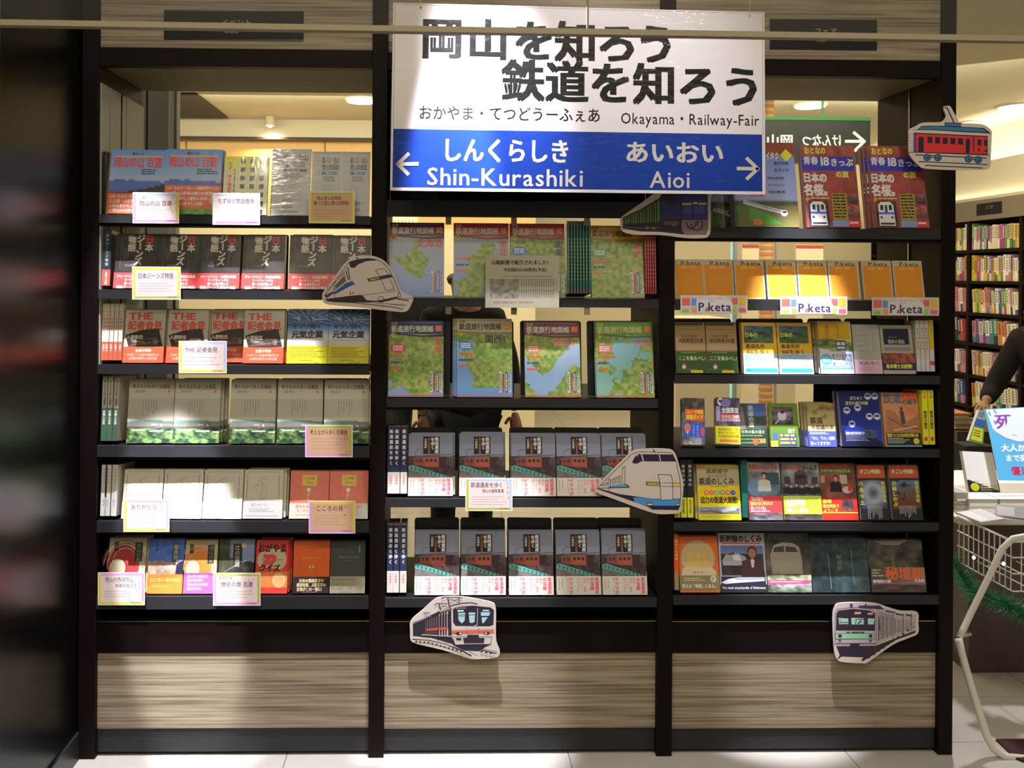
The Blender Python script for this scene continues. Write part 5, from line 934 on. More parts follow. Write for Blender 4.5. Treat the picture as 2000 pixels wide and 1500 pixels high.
def t_express(a):   # zoom of 780,1150 scale 9.09
    blk = (30, 26, 32)
    a.p([(240, 600), (440, 520), (700, 400), (920, 320), (930, 860), (1000, 1000), (560, 870), (240, 840)], blk)
    a.p([(1000, 990), (1640, 980), (1520, 1040), (1420, 1110), (1150, 1100), (930, 990)], blk)
    a.p([(925, 350), (990, 300), (1300, 270), (1640, 300), (1690, 360), (1690, 820), (1640, 860), (1620, 980), (1000, 990), (940, 850)], (146, 134, 120)); a.ring(1310, 560, 0, 0, .1, N)
    a.p([(950, 370), (1000, 330), (1320, 300), (1620, 330), (1680, 380), (1670, 640), (1590, 668), (1000, 660), (955, 600)], blk)
    for p in (((1030, 375), (1145, 375), (1140, 405), (1030, 405)), ((1480, 372), (1595, 372), (1590, 398), (1480, 398))): a.p(p, (130, 150, 158))
    a.p([(1045, 425), (1170, 425), (1160, 560), (1115, 615), (1060, 570), (1045, 520)], (120, 144, 150)); a.l([(1040, 465), (1175, 465)], 12, blk); a.l([(1040, 490), (1175, 490)], 8, blk)
    a.p([(1230, 420), (1345, 420), (1335, 590), (1290, 605), (1245, 600)], (120, 144, 150)); a.l([(1225, 462), (1350, 462)], 12, blk)
    a.p([(1445, 415), (1615, 415), (1590, 480), (1450, 480)], (120, 144, 150)); a.p([(1460, 505), (1570, 505), (1490, 615), (1470, 600)], (120, 144, 150))
    a.l([(1385, 340), (1390, 400), (1380, 640), (1330, 655)], 9, (150, 140, 126)); a.l([(1000, 345), (1180, 340)], 8, (150, 140, 126))
    a.p([(925, 750), (1680, 735), (1680, 785), (925, 800)], (178, 62, 40)); a.l([(930, 735), (1690, 715)], 8, (100, 92, 96)); a.l([(1200, 680), (1200, 810)], 6, blk); a.l([(1405, 680), (1405, 810)], 6, blk)
    a.e(1060, 793, 60, 26, blk); a.e(1550, 787, 58, 24, blk); a.e(1085, 793, 20, 16, (160, 156, 130)); a.e(1535, 787, 18, 14, (160, 156, 130))
    a.l([(950, 850), (1640, 850)], 8, blk); a.p([(1210, 815), (1400, 815), (1420, 870), (1510, 870), (1500, 960), (1150, 965), (1130, 870), (1200, 865)], blk); a.r(1010, 872, 1100, 910, blk); a.l([(1640, 850), (1620, 985)], 7, N); a.l([(945, 860), (995, 1000)], 7, N); a.l([(1000, 1000), (1620, 990)], 9, N)
    for i in range(4): a.p([(700+i*48, 450-i*14), (722+i*48, 444-i*14), (722+i*48, 830), (700+i*48, 828)], (120, 108, 96) if i < 3 else (150, 140, 120)); a.p([(710+i*48, 470-i*10), (735+i*48, 465-i*10), (735+i*48, 700), (710+i*48, 700)], blk)
    for i in range(7): a.l([(470+i*32, 560-i*12), (470+i*32, 800)], 6, (110, 96, 78))
    a.p([(480, 710), (860, 675), (865, 715), (480, 740)], (166, 54, 44)); a.l([(400, 812), (920, 840)], 16, (140, 130, 112)); a.l([(710, 400), (905, 345)], 14, (140, 130, 116)); a.l([(690, 390), (690, 960)], 10, blk); a.l([(230, 620), (560, 480)], 8, (130, 120, 104))
    for i in range(6): a.r(720+i*32, 405-i*8, 742+i*32, 430-i*8, (90, 80, 70))
    a.l([(750, 175), (790, 148), (1080, 148), (1110, 165)], 14, N); a.l([(860, 160), (890, 300)], 18, blk); a.l([(1060, 160), (1060, 240)], 14, blk); a.l([(890, 165), (1050, 245)], 7, N); a.l([(1050, 165), (900, 260)], 7, N)
    a.l([(625, 290), (660, 258), (850, 258)], 13, N); a.l([(700, 265), (735, 370)], 16, blk); a.l([(730, 270), (860, 330)], 7, N); a.l([(850, 265), (740, 350)], 7, N); a.l([(880, 310), (1100, 255), (1280, 245), (1380, 270)], 20, (44, 34, 56)); a.l([(425, 425), (540, 425)], 16, (60, 76, 96)); a.l([(450, 440), (470, 460), (500, 440)], 8, N)
    a.l([(240, 890), (520, 905), (830, 980), (1100, 1090), (1270, 1185)], 26, blk); a.l([(240, 880), (560, 905), (1000, 1030)], 8, (150, 140, 120))
    for i in range(12): a.e(300+i*72, 930+i*6+max(0, i-3)*14, 22, 14, blk, 8)
    a.l([(1240, 1110), (1400, 1190)], 9, N); a.l([(1430, 1075), (1720, 1145)], 20, blk); a.l([(1430, 1050), (1750, 1115)], 7, N)
    for i in range(3): a.e(1460+i*80, 1110+i*14, 26, 14, blk, 8)
cutout('train_cutout', 'red-striped electric train cut-out below the middle bay', [(760, 145), (1110, 140), (1400, 185), (1640, 240), (1710, 320), (1715, 600), (1715, 860), (1740, 980), (1780, 1080), (1770, 1180), (1680, 1230), (1480, 1245), (1260, 1245), (1100, 1190), (780, 1090), (480, 1020), (260, 960), (195, 890), (190, 740), (190, 600), (260, 500), (420, 370), (620, 190)], t_express, zoom=(780, 1150, 9.09))
def t_commuter(a):   # zoom of 1610,1160 scale 10
    blk = (28, 22, 34)
    a.p([(230, 1020), (1010, 1010), (1780, 710), (1780, 760), (1400, 900), (1180, 1040), (850, 1260), (740, 1320), (720, 1300), (760, 1240), (340, 1225), (250, 1285), (300, 1190)], blk)
    a.p([(1010, 300), (1350, 380), (1800, 400), (1790, 700), (1330, 860), (1010, 1000)], (130, 118, 110))
    a.p([(205, 360), (260, 290), (560, 262), (900, 290), (1010, 350), (1020, 1000), (205, 1010)], (134, 122, 120)); a.ring(600, 600, 0, 0, .1, N)
    a.l([(205, 1000), (205, 380), (250, 300), (540, 262), (900, 290), (1015, 360), (1020, 1000)], 11, (70, 50, 96))
    a.p([(235, 380), (280, 325), (560, 292), (880, 322), (990, 380), (990, 720), (225, 715)], (34, 26, 32)); a.r(590, 350, 715, 395, (190, 120, 84)); a.r(845, 368, 945, 405, (190, 120, 84))
    a.p([(270, 465), (470, 480), (470, 590), (290, 590)], (116, 146, 130)); a.p([(525, 465), (980, 480), (965, 595), (530, 595)], (120, 150, 134)); a.r(770, 470, 850, 600, (34, 30, 60)); a.l([(300, 480), (310, 580)], 10, blk); a.l([(320, 555), (470, 560)], 14, (30, 40, 70)); a.l([(610, 590), (620, 490), (770, 490)], 12, (30, 30, 60)); a.l([(660, 580), (720, 520)], 26, (34, 36, 60))
    a.r(210, 765, 990, 885, (60, 70, 66)); a.r(222, 775, 978, 872, (104, 146, 110)); a.e(305, 820, 38, 38, (40, 28, 50)); a.e(902, 822, 38, 38, (40, 28, 50)); a.e(302, 908, 27, 27, (80, 44, 62)); a.e(900, 915, 27, 27, (80, 44, 62))
    for x0, x1 in ((435, 500), (530, 685), (695, 780)): a.r(x0, 738, x1, 765, (44, 36, 52))
    a.l([(225, 968), (1000, 968)], 16, (50, 36, 84)); a.r(500, 960, 690, 1030, blk); a.r(500, 190, 552, 265, (50, 36, 80)); a.p([(650, 260), (690, 225), (1080, 225), (1180, 310)], (48, 36, 66)); a.l([(800, 200), (830, 240)], 26, (50, 36, 80))
    for x, y, w_ in ((1190, 330, 200), (1400, 385, 150), (1590, 400, 120)): a.p([(x, y-20), (x+w_, y+20), (x+w_, y+44), (x, y+16)], (48, 36, 76))
    for i in range(4): a.l([(1060, 350+i*24), (1330, 420+i*18)], 5, (84, 64, 84))
    for i in range(18): x = 1060+i*40; h0 = 440+i*5; h1 = 900-i*15; a.l([(x, h0), (x, h1)], 16-i*.6, (30, 22, 42) if i % 2 == 0 else (84, 72, 80))
    for x in (1345, 1535, 1695): a.l([(x, 380), (x, 860-(x-1345)*.38)], 10, (60, 44, 60))
    a.l([(1110, 760), (1760, 640)], 26, (90, 108, 90)); a.l([(1080, 700), (1060, 440)], 20, (60, 44, 84))
    for i in range(9): a.e(870+i*95, 1235-i*66+ (i % 2)*6, 26, 20, blk, 7)
cutout('train_cutout', 'green-fronted commuter train cut-out below the right bay', [(300, 180), (600, 165), (1000, 180), (1250, 260), (1500, 330), (1815, 352), (1835, 560), (1830, 770), (1650, 860), (1400, 960), (1150, 1120), (860, 1330), (740, 1355), (330, 1325), (230, 1240), (190, 1100), (165, 700), (165, 400), (210, 240)], t_commuter, zoom=(1610, 1160, 10))
def t_bullet2(a):   # zoom of 1150,860 scale 10
    blk = (26, 20, 40)
    a.l([(160, 940), (830, 280), (920, 235), (1060, 225), (1610, 240)], 12, N); a.l([(1625, 250), (1700, 400), (1780, 760), (1800, 1000), (1780, 1280), (1745, 1360)], 12, N)
    a.p([(845, 430), (900, 320), (960, 270), (1640, 275), (1700, 415), (1020, 410), (960, 450), (880, 455)], blk); a.l([(1030, 280), (1065, 395)], 24, (150, 140, 124)); a.l([(1375, 285), (1400, 400)], 18, (150, 140, 124)); a.e(952, 300, 14, 14, (130, 120, 124))
    a.l([(650, 850), (655, 545), (710, 505), (700, 850)], 10, N); a.l([(650, 550), (710, 508)], 8, N)
    for i in range(7): a.l([(430+i*31, 860-i*3), (435+i*31, 770-i*14)], 9, N)
    a.l([(430, 775), (615, 690)], 8, N)
    for i in range(6): a.l([(260+i*24, 890), (262+i*24, 868-i*10)], 8, N)
    a.l([(235, 885), (375, 820)], 7, N); a.l([(380, 980), (380, 770), (400, 740), (415, 770), (408, 980)], 8, N)
    a.p([(415, 890), (740, 850), (800, 915), (415, 925)], blk); a.p([(425, 895), (725, 862), (762, 905), (425, 918)], (64, 118, 176)); a.l([(180, 935), (800, 918)], 9, N)
    a.p([(140, 940), (240, 950), (600, 1050), (960, 1100), (1240, 1140), (1790, 1140), (1780, 1280), (1740, 1360), (1240, 1350), (1150, 1290), (860, 1190), (400, 1030)], blk)
    a.p([(870, 1115), (1000, 1112), (1240, 1145), (1390, 1150), (1780, 1150), (1770, 1275), (1260, 1275), (1110, 1270), (890, 1200)], (50, 102, 168))
    a.r(1130, 1215, 1250, 1275, blk); a.r(1142, 1232, 1240, 1268, (184, 148, 50)); a.r(1700, 1235, 1775, 1275, blk); a.r(1708, 1243, 1770, 1270, (184, 148, 50))
    a.p([(1115, 805), (1780, 832), (1790, 905), (1130, 880)], (40, 34, 40)); a.p([(1140, 820), (1380, 828), (1390, 885), (1150, 872)], (170, 136, 44)); a.p([(1640, 838), (1780, 840), (1784, 900), (1645, 895)], (170, 136, 44))
    for i in range(5): a.l([(1170+i*48, 820), (1190+i*48, 880)], 12, blk)
    a.p([(1355, 665), (1600, 675), (1635, 830), (1635, 1170), (1400, 1165), (1390, 830)], (150, 140, 128)); a.l([(1355, 665), (1610, 675), (1635, 830), (1640, 1160), (1410, 1168), (1395, 900), (1355, 665)], 11, N); a.l([(1390, 828), (1635, 832)], 9, N); a.l([(1395, 895), (1640, 902)], 9, N); a.l([(1260, 185), (1285, 225)], 20, blk)
cutout('train_cutout', 'white bullet train cut-out with blue skirt beside middle divider', [(1000, 170), (1300, 155), (1580, 170), (1660, 220), (1720, 340), (1800, 620), (1840, 820), (1845, 1000), (1820, 1200), (1800, 1380), (1740, 1425), (1560, 1440), (1300, 1430), (900, 1300), (500, 1150), (220, 1050), (130, 990), (125, 930), (300, 740), (560, 480), (800, 250), (900, 190)], t_bullet2, zoom=(1150, 860, 10))
def t_bullet1(a):   # zoom of 620,490 scale 10
    blk = (34, 26, 30)
    a.p([(615, 215), (800, 160), (1000, 140), (1160, 165), (1150, 185), (960, 200), (800, 260), (720, 335), (640, 320)], blk); a.e(775, 140, 24, 16, blk, 8); a.l([(140, 860), (260, 700), (620, 220)], 11, N); a.l([(1160, 170), (1300, 250), (1400, 370), (1480, 520), (1600, 820)], 12, N)
    a.l([(300, 680), (600, 320), (640, 570)], 8, N); a.p([(340, 680), (520, 480), (550, 590), (350, 750)], (70, 66, 50)); a.l([(320, 640), (520, 440), (560, 600), (340, 770), (320, 640)], 8, N); a.l([(560, 400), (600, 560)], 22, (56, 46, 50)); a.l([(590, 330), (630, 560)], 10, N)
    a.p([(320, 810), (560, 630), (680, 590), (720, 650), (600, 710), (340, 850)], (36, 58, 100)); a.l([(660, 580), (740, 660)], 8, N); a.l([(300, 690), (340, 900)], 10, N); a.ring(230, 730, 36, 34, 7, N); a.p([(130, 870), (300, 790), (330, 820), (180, 930)], (60, 50, 44))
    a.p([(160, 940), (620, 880), (850, 858), (890, 880), (960, 965), (1180, 975), (1560, 890), (1560, 930), (1350, 985), (1000, 1010), (500, 1000), (190, 985)], blk); a.l([(150, 950), (500, 900), (850, 870)], 7, N)
    a.l([(280, 990), (700, 1010), (1280, 1075), (1500, 1100), (1670, 1140)], 14, blk); a.e(1300, 1080, 22, 12, blk, 8); a.l([(1130, 1025), (1740, 1050)], 7, N); a.l([(1350, 1030), (1700, 1078)], 7, N); a.l([(1540, 915), (1850, 930)], 7, N); a.l([(1560, 935), (1780, 970)], 22, blk)
    a.p([(965, 545), (1420, 455), (1480, 510), (1010, 605)], (44, 34, 36)); a.p([(1010, 555), (1200, 515), (1210, 545), (1030, 585)], (130, 116, 60)); a.l([(1100, 500), (1180, 560)], 5, blk)
    a.l([(1135, 380), (1220, 350), (1315, 352), (1380, 450)], 9, N); a.l([(1135, 380), (1200, 480)], 9, N); a.l([(1245, 570), (1340, 775), (1500, 745), (1420, 560)], 9, N); a.l([(880, 865), (1560, 780)], 6, N); a.ring(1240, 945, 60, 50, 9, N); a.ring(1600, 860, 28, 36, 10, N); a.e(1240, 985, 60, 26, blk); a.l([(640, 810), (645, 855)], 16, blk); a.e(697, 822, 14, 14, blk)
cutout('train_cutout', 'grey-white bullet train cut-out beside left divider', [(720, 105), (950, 85), (1150, 115), (1300, 190), (1400, 300), (1500, 470), (1600, 700), (1660, 800), (1840, 880), (1870, 950), (1840, 1030), (1770, 1160), (1640, 1195), (1300, 1160), (860, 1110), (400, 1070), (130, 1020), (95, 850), (150, 750), (300, 560), (500, 280), (640, 150)], t_bullet1, zoom=(620, 490, 10))
def t_freight(a):   # zoom of 1200,370 scale 10
    blk = (26, 22, 28)
    a.p([(160, 550), (500, 390), (880, 170), (920, 90), (1820, 90), (1830, 760), (1790, 880), (1400, 885), (900, 830), (500, 820), (160, 760)], blk)
    for i in range(15): x = 165+i*48; t = 555-(x-165)*.5; a.p([(x, t+20), (x+26, t+8), (x+26, 660-i*2), (x, 690-i*4)], (72, 104, 34) if i % 3 else (62, 80, 40))
    a.p([(840, 220), (885, 190), (890, 610), (845, 620)], (66, 100, 36)); a.p([(910, 160), (1280, 110), (1290, 590), (920, 590)], (34, 36, 74)); a.p([(1300, 110), (1800, 110), (1810, 560), (1310, 570)], (40, 42, 92)); a.p([(1000, 180), (1240, 160), (1240, 300), (1010, 320)], (34, 30, 40)); a.r(1360, 330, 1500, 480, (56, 60, 116)); a.r(1560, 330, 1760, 470, (56, 60, 116)); a.l([(1520, 320), (1530, 560)], 14, blk)
    for x0, x1, y in ((1320, 1510, 285), (1535, 1625, 268), (1645, 1795, 280)): a.r(x0, y-18, x1, y+18, (190, 150, 40))
    a.p([(1310, 590), (1815, 590), (1825, 780), (1780, 870), (1370, 880), (1310, 780)], (92, 78, 74)); a.ring(1500, 640, 90, 120, 22, blk, 0, 180); a.ring(1610, 680, 110, 120, 18, blk, -40, 180); a.e(1610, 655, 40, 50, (60, 50, 50)); a.r(960, 620, 1260, 700, (70, 56, 50)); a.e(1160, 700, 36, 34, (60, 66, 76)); a.l([(180, 730), (500, 760), (860, 740)], 14, (84, 72, 60)); a.e(640, 750, 40, 30, (96, 76, 50)); a.e(760, 760, 40, 30, (96, 76, 50)); a.l([(940, 440), (1270, 420)], 8, (60, 64, 90))
cutout('train_cutout', 'green and blue freight train cut-out under the hanging sign', [(800, 60), (900, 30), (1840, 30), (1880, 200), (1880, 780), (1840, 900), (1760, 950), (1400, 950), (900, 890), (420, 885), (200, 840), (130, 770), (120, 600), (160, 520), (500, 280)], t_freight, zoom=(1200, 370, 10), sm=True)
def t_tram(a):   # zoom of 1760,200 scale 10.53
    R_, T_ = (168, 34, 32), (44, 82, 104)
    a.p([(200, 570), (330, 560), (430, 480), (900, 480), (1240, 500), (1700, 525), (1850, 640), (1200, 610), (700, 575)], N); a.p([(350, 560), (430, 495), (900, 495), (1240, 515), (1680, 540), (1760, 615), (1200, 590), (700, 560)], T_)
    a.p([(895, 410), (1230, 425), (1230, 500), (895, 490)], N); a.p([(915, 428), (1215, 443), (1215, 490), (915, 478)], T_); a.l([(900, 100), (945, 115), (1085, 415)], 26, N)
    a.p([(260, 620), (1780, 690), (1780, 1090), (170, 1025), (260, 1015)], N); a.p([(300, 645), (1765, 710), (1765, 1065), (300, 1015)], R_)
    a.r(355, 710, 465, 1015, (18, 22, 36)); a.p([(1330, 745), (1415, 750), (1410, 1045), (1325, 1040)], (18, 22, 36))
    for i in range(5): x = 540+i*157; a.p([(x, 705+i*8), (x+105, 710+i*8), (x+105, 840+i*8), (x, 835+i*8)], (20, 22, 36))
    a.p([(1570, 760), (1650, 765), (1650, 890), (1570, 885)], (20, 22, 36)); a.p([(1705, 770), (1765, 772), (1765, 895), (1705, 890)], (20, 22, 36)); a.l([(1490, 690), (1490, 1000)], 22, N); a.e(1600, 980, 28, 26, (20, 22, 36)); a.e(1740, 995, 26, 26, (20, 22, 36))
    a.l([(175, 1022), (1820, 1085)], 14, N); a.l([(290, 1080), (1750, 1145)], 20, N)
    for x, y in ((535, 1130), (755, 1135), (1385, 1165), (1585, 1180)): a.e(x, y, 78, 76, N); a.e(x, y, 62, 60, T_); a.e(x+8, y+10, 24, 22, (28, 36, 50))
    a.l([(610, 1130), (680, 1135)], 16, N); a.l([(1460, 1170), (1520, 1172)], 16, N); a.l([(360, 1215), (1765, 1278)], 16, N); a.l([(495, 1295), (1670, 1350)], 18, N); a.r(255, 640, 285, 1015, (50, 56, 110))
    for i in range(6): a.l([(180, 660+i*60), (250, 662+i*60)], 6, (100, 110, 130))
cutout('train_cutout', 'red tram cut-out with blue roof on the right upright', [(880, 85), (940, 72), (1010, 80), (1070, 180), (1180, 370), (1250, 420), (1660, 445), (1850, 570), (1865, 700), (1845, 1100), (1810, 1360), (1500, 1385), (1000, 1390), (500, 1360), (380, 1310), (230, 1160), (160, 1020), (155, 700), (165, 560), (300, 490), (450, 415), (800, 405), (890, 340), (920, 270), (880, 160)], t_tram, zoom=(1760, 200, 10.53))
# ------------------------------------------------------------------ the station-style hanging sign
YS = -.15
TL, TR, BR, BLc = [U(x, y, YS) for x, y in ((768, 5), (1493, 24), (1495, 380), (762, 372))]
so = (BLc+BR)*.5; SW, SH = 730.0, 362.0
def sfx(x, y, z):
    u, v = x/SW, y/SH; top = TL.lerp(TR, u); bot = BLc.lerp(BR, u); p = top.lerp(bot, v)-so
    return p + Vector((0, -z, 0))
S = Art(sfx); S.cv = rgb
def sgrid(x0, y0, x1, y1, c, nx=24, ny=12): S.g(x0, y0, x1, y1, nx, ny, lambda u, v: c)
sgrid(0, 0, SW, SH, (240, 233, 236)); sgrid(4, 243, 724, 356, (0, 56, 160), 30, 8)
S.l([(4, 3), (726, 3), (726, 243)], .7, (120, 116, 130)); S.l([(4, 3), (4, 243)], .7, (120, 116, 130))
bk_, wt_ = (8, 8, 11), (214, 206, 196)
for i, ch in enumerate('岡山を知ろう'): S.t(ch, (54, 144, 234, 316, 398, 474)[i], 26+i*.3, 84, bk_, b=.036)
for i, ch in enumerate('鉄道を知ろう'): S.t(ch, 212+i*86, 104+i*.6, 86, bk_, b=.036)
S.t('おかやま・てつどうーふぇあ', 52, 196, 30, (26, 22, 40), w=356, b=.014); S.t('Okayama・Railway-Fair', 446, 199, 31, (26, 22, 30), w=274, b=.004, wy=1)
S.t('しんくらしき', 97, 258, 50, wt_, w=252, b=.03); S.t('Shin-Kurashiki', 70, 309, 48, wt_, w=306, b=.010)
S.t('あいおい', 454, 259, 46, wt_, w=196, b=.03); S.t('Aioi', 504, 311, 46, wt_, w=80, b=.010)
S.l([(52, 310), (16, 311)], 7, wt_); S.l([(34, 291), (14, 311), (34, 330)], 7, wt_)
S.l([(676, 311), (712, 311)], 7, wt_); S.l([(694, 291), (715, 311), (694, 331)], 7, wt_)
M['sign'] = mat('laminated_sign', rough=.6, coat=.3, attr=True, bump=1, bscale=13, stretch=(1.2, 1, 3), spec=.3)
sg = link('hanging_sign', S.mesh('hanging_sign', M['sign']), None, so); tag(sg, 'large white and blue station-style sign hanging before the bookcase', 'sign')
bw = [sfx(x, y, -.0012) for y in (0, SH/2, SH) for x in [SW*i/12 for i in range(13)]]
link('backing_sheet', mesh('backing_sheet', [tuple(v) for v in bw], [(j*13+i, (j+1)*13+i, (j+1)*13+i+1, j*13+i+1) for j in range(2) for i in range(12)], M['cardedge']), sg)
for x, y, tx in ((54, 8, -.02), (700, 6, .03)):
    p = sfx(x, y, .001)+so; th = MB().tube([p, (p.x+tx, YS, 2.95)], .0008, 5).build('thread', M['wire'], sg)
    MB().disc((p.x, p.y-.001), .003, p.z-.002, p.z+.002, 8).build('eyelet', M['chrome'], sg)
# ------------------------------------------------------------------ hanging glass smoke screen with its bottom rail
YG = -.90
a_, b_ = U(-60, 45.0, YG), U(2060, 78.5, YG)
gs = empty('glass_smoke_screen', ((a_.x+b_.x)/2, YG, (a_.z+b_.z)/2)); tag(gs, 'beige bottom rail and hanging glass crossing above the sign', 'glass screen')
rl = MB(); c = Vector((0, 0, 0)); dx = (b_.x-a_.x)/2; dz = (b_.z-a_.z)/2; h = .0062
rl.V = [(-dx, -.012, -dz-h), (dx, -.012, dz-h), (dx, .012, dz-h), (-dx, .012, -dz-h), (-dx, -.012, -dz+h), (dx, -.012, dz+h), (dx, .012, dz+h), (-dx, .012, -dz+h)]
rl.F = [(0, 3, 2, 1), (4, 5, 6, 7), (0, 1, 5, 4), (1, 2, 6, 5), (2, 3, 7, 6), (3, 0, 4, 7)]
link('bottom_rail', mesh('bottom_rail', rl.V, rl.F, M['steel']), gs)
xs_ = U(1146, 20, YG).x-gs.location.x; xs2 = U(1150, 20, YG).x-gs.location.x
for x0, x1 in ((-dx, xs_), (xs2, dx)):
    gm = MB(); f = lambda x: dz*x/dx+h+.0005; zt = 2.95-gs.location.z
    gm.V = [(x0, -.003, f(x0)), (x1, -.003, f(x1)), (x1, .003, f(x1)), (x0, .003, f(x0)), (x0, -.003, zt), (x1, -.003, zt), (x1, .003, zt), (x0, .003, zt)]; gm.F = rl.F
    link('glass_pane', mesh('glass_pane', gm.V, gm.F, M['glass']), gs)
js = MB().box(xs_+.0005, -.003, h+.002, xs2-.0005, .003, zt); link('joint_seal', mesh('joint_seal', js.V, js.F, M['soffit']), gs)
# ------------------------------------------------------------------ right-hand wall of books
XW = 4.92; YA, YB = 3.2, 8.8
fb_ = empty('wall_bookcase', (XW, (YA+YB)/2, 0)); tag(fb_, 'tall dark wall bookcase filled with colourful spines at right', 'bookcase')
def zx(px, py): return UX(px, py, XW).z
zs = [zx(1940, (491+481)/2), zx(1940, 549), zx(1940, 613), zx(1940, 674), zx(1940, 739), zx(1940, 803)]
ztop = zx(1940, 388); zhd = zx(1940, 428)
bx('header_board', mat('grey_brown_header', (.17, .14, .10), .6), XW-.03, YA, zhd, XW, YB, ztop, fb_); bx('top_board', M['tan'], XW, YA, ztop-.02, XW+.35, YB, ztop, fb_); bx('back_panel', M['black'], XW+.30, YA, .05, XW+.33, YB, ztop-.03, fb_)
for i, z in enumerate(zs+[.30, .08]): bx('shelf', M['darkwood'], XW-.01, YA, z-.028, XW+.29, YB, z, fb_)
up_y = [UX(1892, 600, XW).y, UX(1995, 600, XW).y, 3.22, 7.6]
for y in up_y: bx('upright', M['darkwood'], XW-.012, y-.02, .05, XW+.295, y+.02, zhd-.001, fb_)
# plate
yp0, yp1 = UX(1914, 410, XW).y, UX(1964, 405, XW).y; A = Art(lambda x, y, z: (-z, (yp0-yp1)/2-x*(yp0-yp1)/50, .055-y*.11/25)); A.cv = rgb
A.r(0, 0, 50, 25, (14, 14, 22)); A.t('文学', 18, 5, 8, (110, 104, 96)); A.l([(0, 24.5), (50, 24.5)], 1, (110, 106, 96)); ob = link('name_plate', A.mesh('name_plate', M['print']), fb_, Vector((XW-.032, (yp0+yp1)/2, (zhd+ztop)/2-.0))-fb_.location)
cols = [((.62, .56, .40), 'cream'), ((.70, .66, .56), 'white'), ((.42, .05, .05), 'red'), ((.55, .20, .05), 'orange'), ((.55, .45, .06), 'yellow'), ((.08, .25, .06), 'green'), ((.05, .08, .28), 'blue'), ((.50, .18, .25), 'pink'), ((.30, .05, .22), 'magenta'), ((.35, .33, .30), 'grey'), ((.05, .20, .18), 'teal'), ((.03, .03, .05), 'black'), ((.22, .13, .28), 'purple')]
wts = [9, 8, 3, 4, 5, 3, 3, 4, 1, 4, 2, 2, 2]
R2 = random.Random(11); names = ['top', 'second', 'third', 'fourth', 'fifth', 'sixth']; pgm = {}
for si, z in enumerate(zs):
    y = UX(1866, 600, XW).y+.02; yend = UX(2006, 600, XW).y; n = 0; lean = .0 if si < 2 else .10; pend = []
    y = min(y, 7.5)
    while y > yend:
        t = R2.uniform(.018, .040) if si not in (3, 5) else R2.uniform(.03, .07)
        hit = [u for u in up_y if abs(u-(y-t/2)) < t/2+.026+lean*.2]
        if hit: y = hit[0]-.026-lean*.24; continue
        h = R2.uniform(.19, .235) if si else R2.uniform(.20, .25)
        if si == 0: h = .24 if 4 < n < 8 else R2.uniform(.205, .215)
        ci = R2.choices(range(len(cols)), wts)[0]; c, cn = cols[ci]; c2 = cols[R2.choices(range(len(cols)), wts)[0]][0]; hb = h*R2.uniform(.22, .4)
        mb = MB(); mb.box(.0, -t/2, 0, .14, t/2, h, c); mb.box(-.0006, -t/2-.0001, 0, .1, t/2+.0001, hb, c2 if R2.random() < .6 else c)
        for q in range(5): zc = h*(.92-.1*q); mb.box(-.0009, -t*.2, zc-h*.07, -.0002, t*.22, zc, tuple(v*.25 for v in c) if sum(c) > .6 else (.6, .55, .4))
        n += 1; pend.append((mb, y-t/2, t, cn)); y -= t+.0015+(.02 if R2.random() < .04 else 0)
    for i, (mb, yy, t, cn) in enumerate(pend):
        ob = link('book', mesh('book', mb.V, mb.F, M['print'], mb.C), None, (XW+.012, yy, z+.0006+abs(lean)*t/2)); ob.rotation_euler = (-lean, 0, 0)
        tag(ob, '%s spine, %s book from far left, %s shelf of the wall bookcase' % (cn, ordw(i+1), names[si]), 'book', 'books on the wall bookcase, %s shelf' % names[si])
# wall above, bulkhead lit from the cove, side wall beyond
tag(bx('wall_right', M['cream'], XW+.36, 1.2, 0, XW+.46, 9.0, 2.95), kind='structure')
tag(bx('wall_ledge', M['tan'], XW+.02, YA, ztop+.001, XW+.05, YB, zx(1935, 312)), kind='structure')
cl_ = bpy.data.lights.new('cove_light', 'AREA'); cl_.shape = 'RECTANGLE'; cl_.size = 5; cl_.size_y = .06; cl_.energy = 42; cl_.color = (1, .93, .74)
co = bpy.data.objects.new('cove_light', cl_); COL.objects.link(co); co.location = (XW+.10, 5.9, zx(1935, 312)-.10); co.rotation_euler = (math.radians(180), 0, math.radians(90))
cl2 = bpy.data.lights.new('header_light', 'AREA'); cl2.shape = 'RECTANGLE'; cl2.size = 5; cl2.size_y = .03; cl2.energy = 5; cl2.color = (1, .9, .6)
co = bpy.data.objects.new('header_light', cl2); COL.objects.link(co); co.location = (XW-.01, 5.9, ztop+.03); co.rotation_euler = (math.radians(180), 0, math.radians(90))
for px, py, r, lab in ((1990, 208, .15, 'near round ceiling downlight at the right edge'), (1893, 240, .09, 'small far downlight behind the red tram'), (707, 196, .12, 'round ceiling downlight seen through the left bay'), (1582, 206, .12, 'round ceiling downlight above the green sign')):
    p = UZ(px, py, 2.942); e_ = empty('ceiling_downlight', (p.x, p.y, 2.925)); tag(e_, lab, 'ceiling light', 'round ceiling downlights')
    MB().disc((p.x, p.y), r, 2.928, 2.934, 28).build('diffuser', M['lamp'], e_); MB().disc((p.x, p.y), r*1.16, 2.9345, 2.9495, 28).build('trim_ring', M['tan'], e_)
p = U(527, 246, 5.7); e_ = empty('ceiling_spotlight', p); tag(e_, 'small bright spotlight washing the orange far wall', 'ceiling light')
MB().disc((p.x, p.y), .016, p.z-.01, p.z, 14).build('bulb', mat('spot_bulb', (1, 1, 1), .5, emit=(1, .92, .75, 60)), e_); MB().disc((p.x, p.y), .05, p.z+.001, 2.949, 14, .04).build('housing', M['tan'], e_)
spot('wall_wash_spot', (p.x, p.y, p.z-.03), (p.x, 6.0, 2.3), 120, 45, (1, .75, .42), .9)
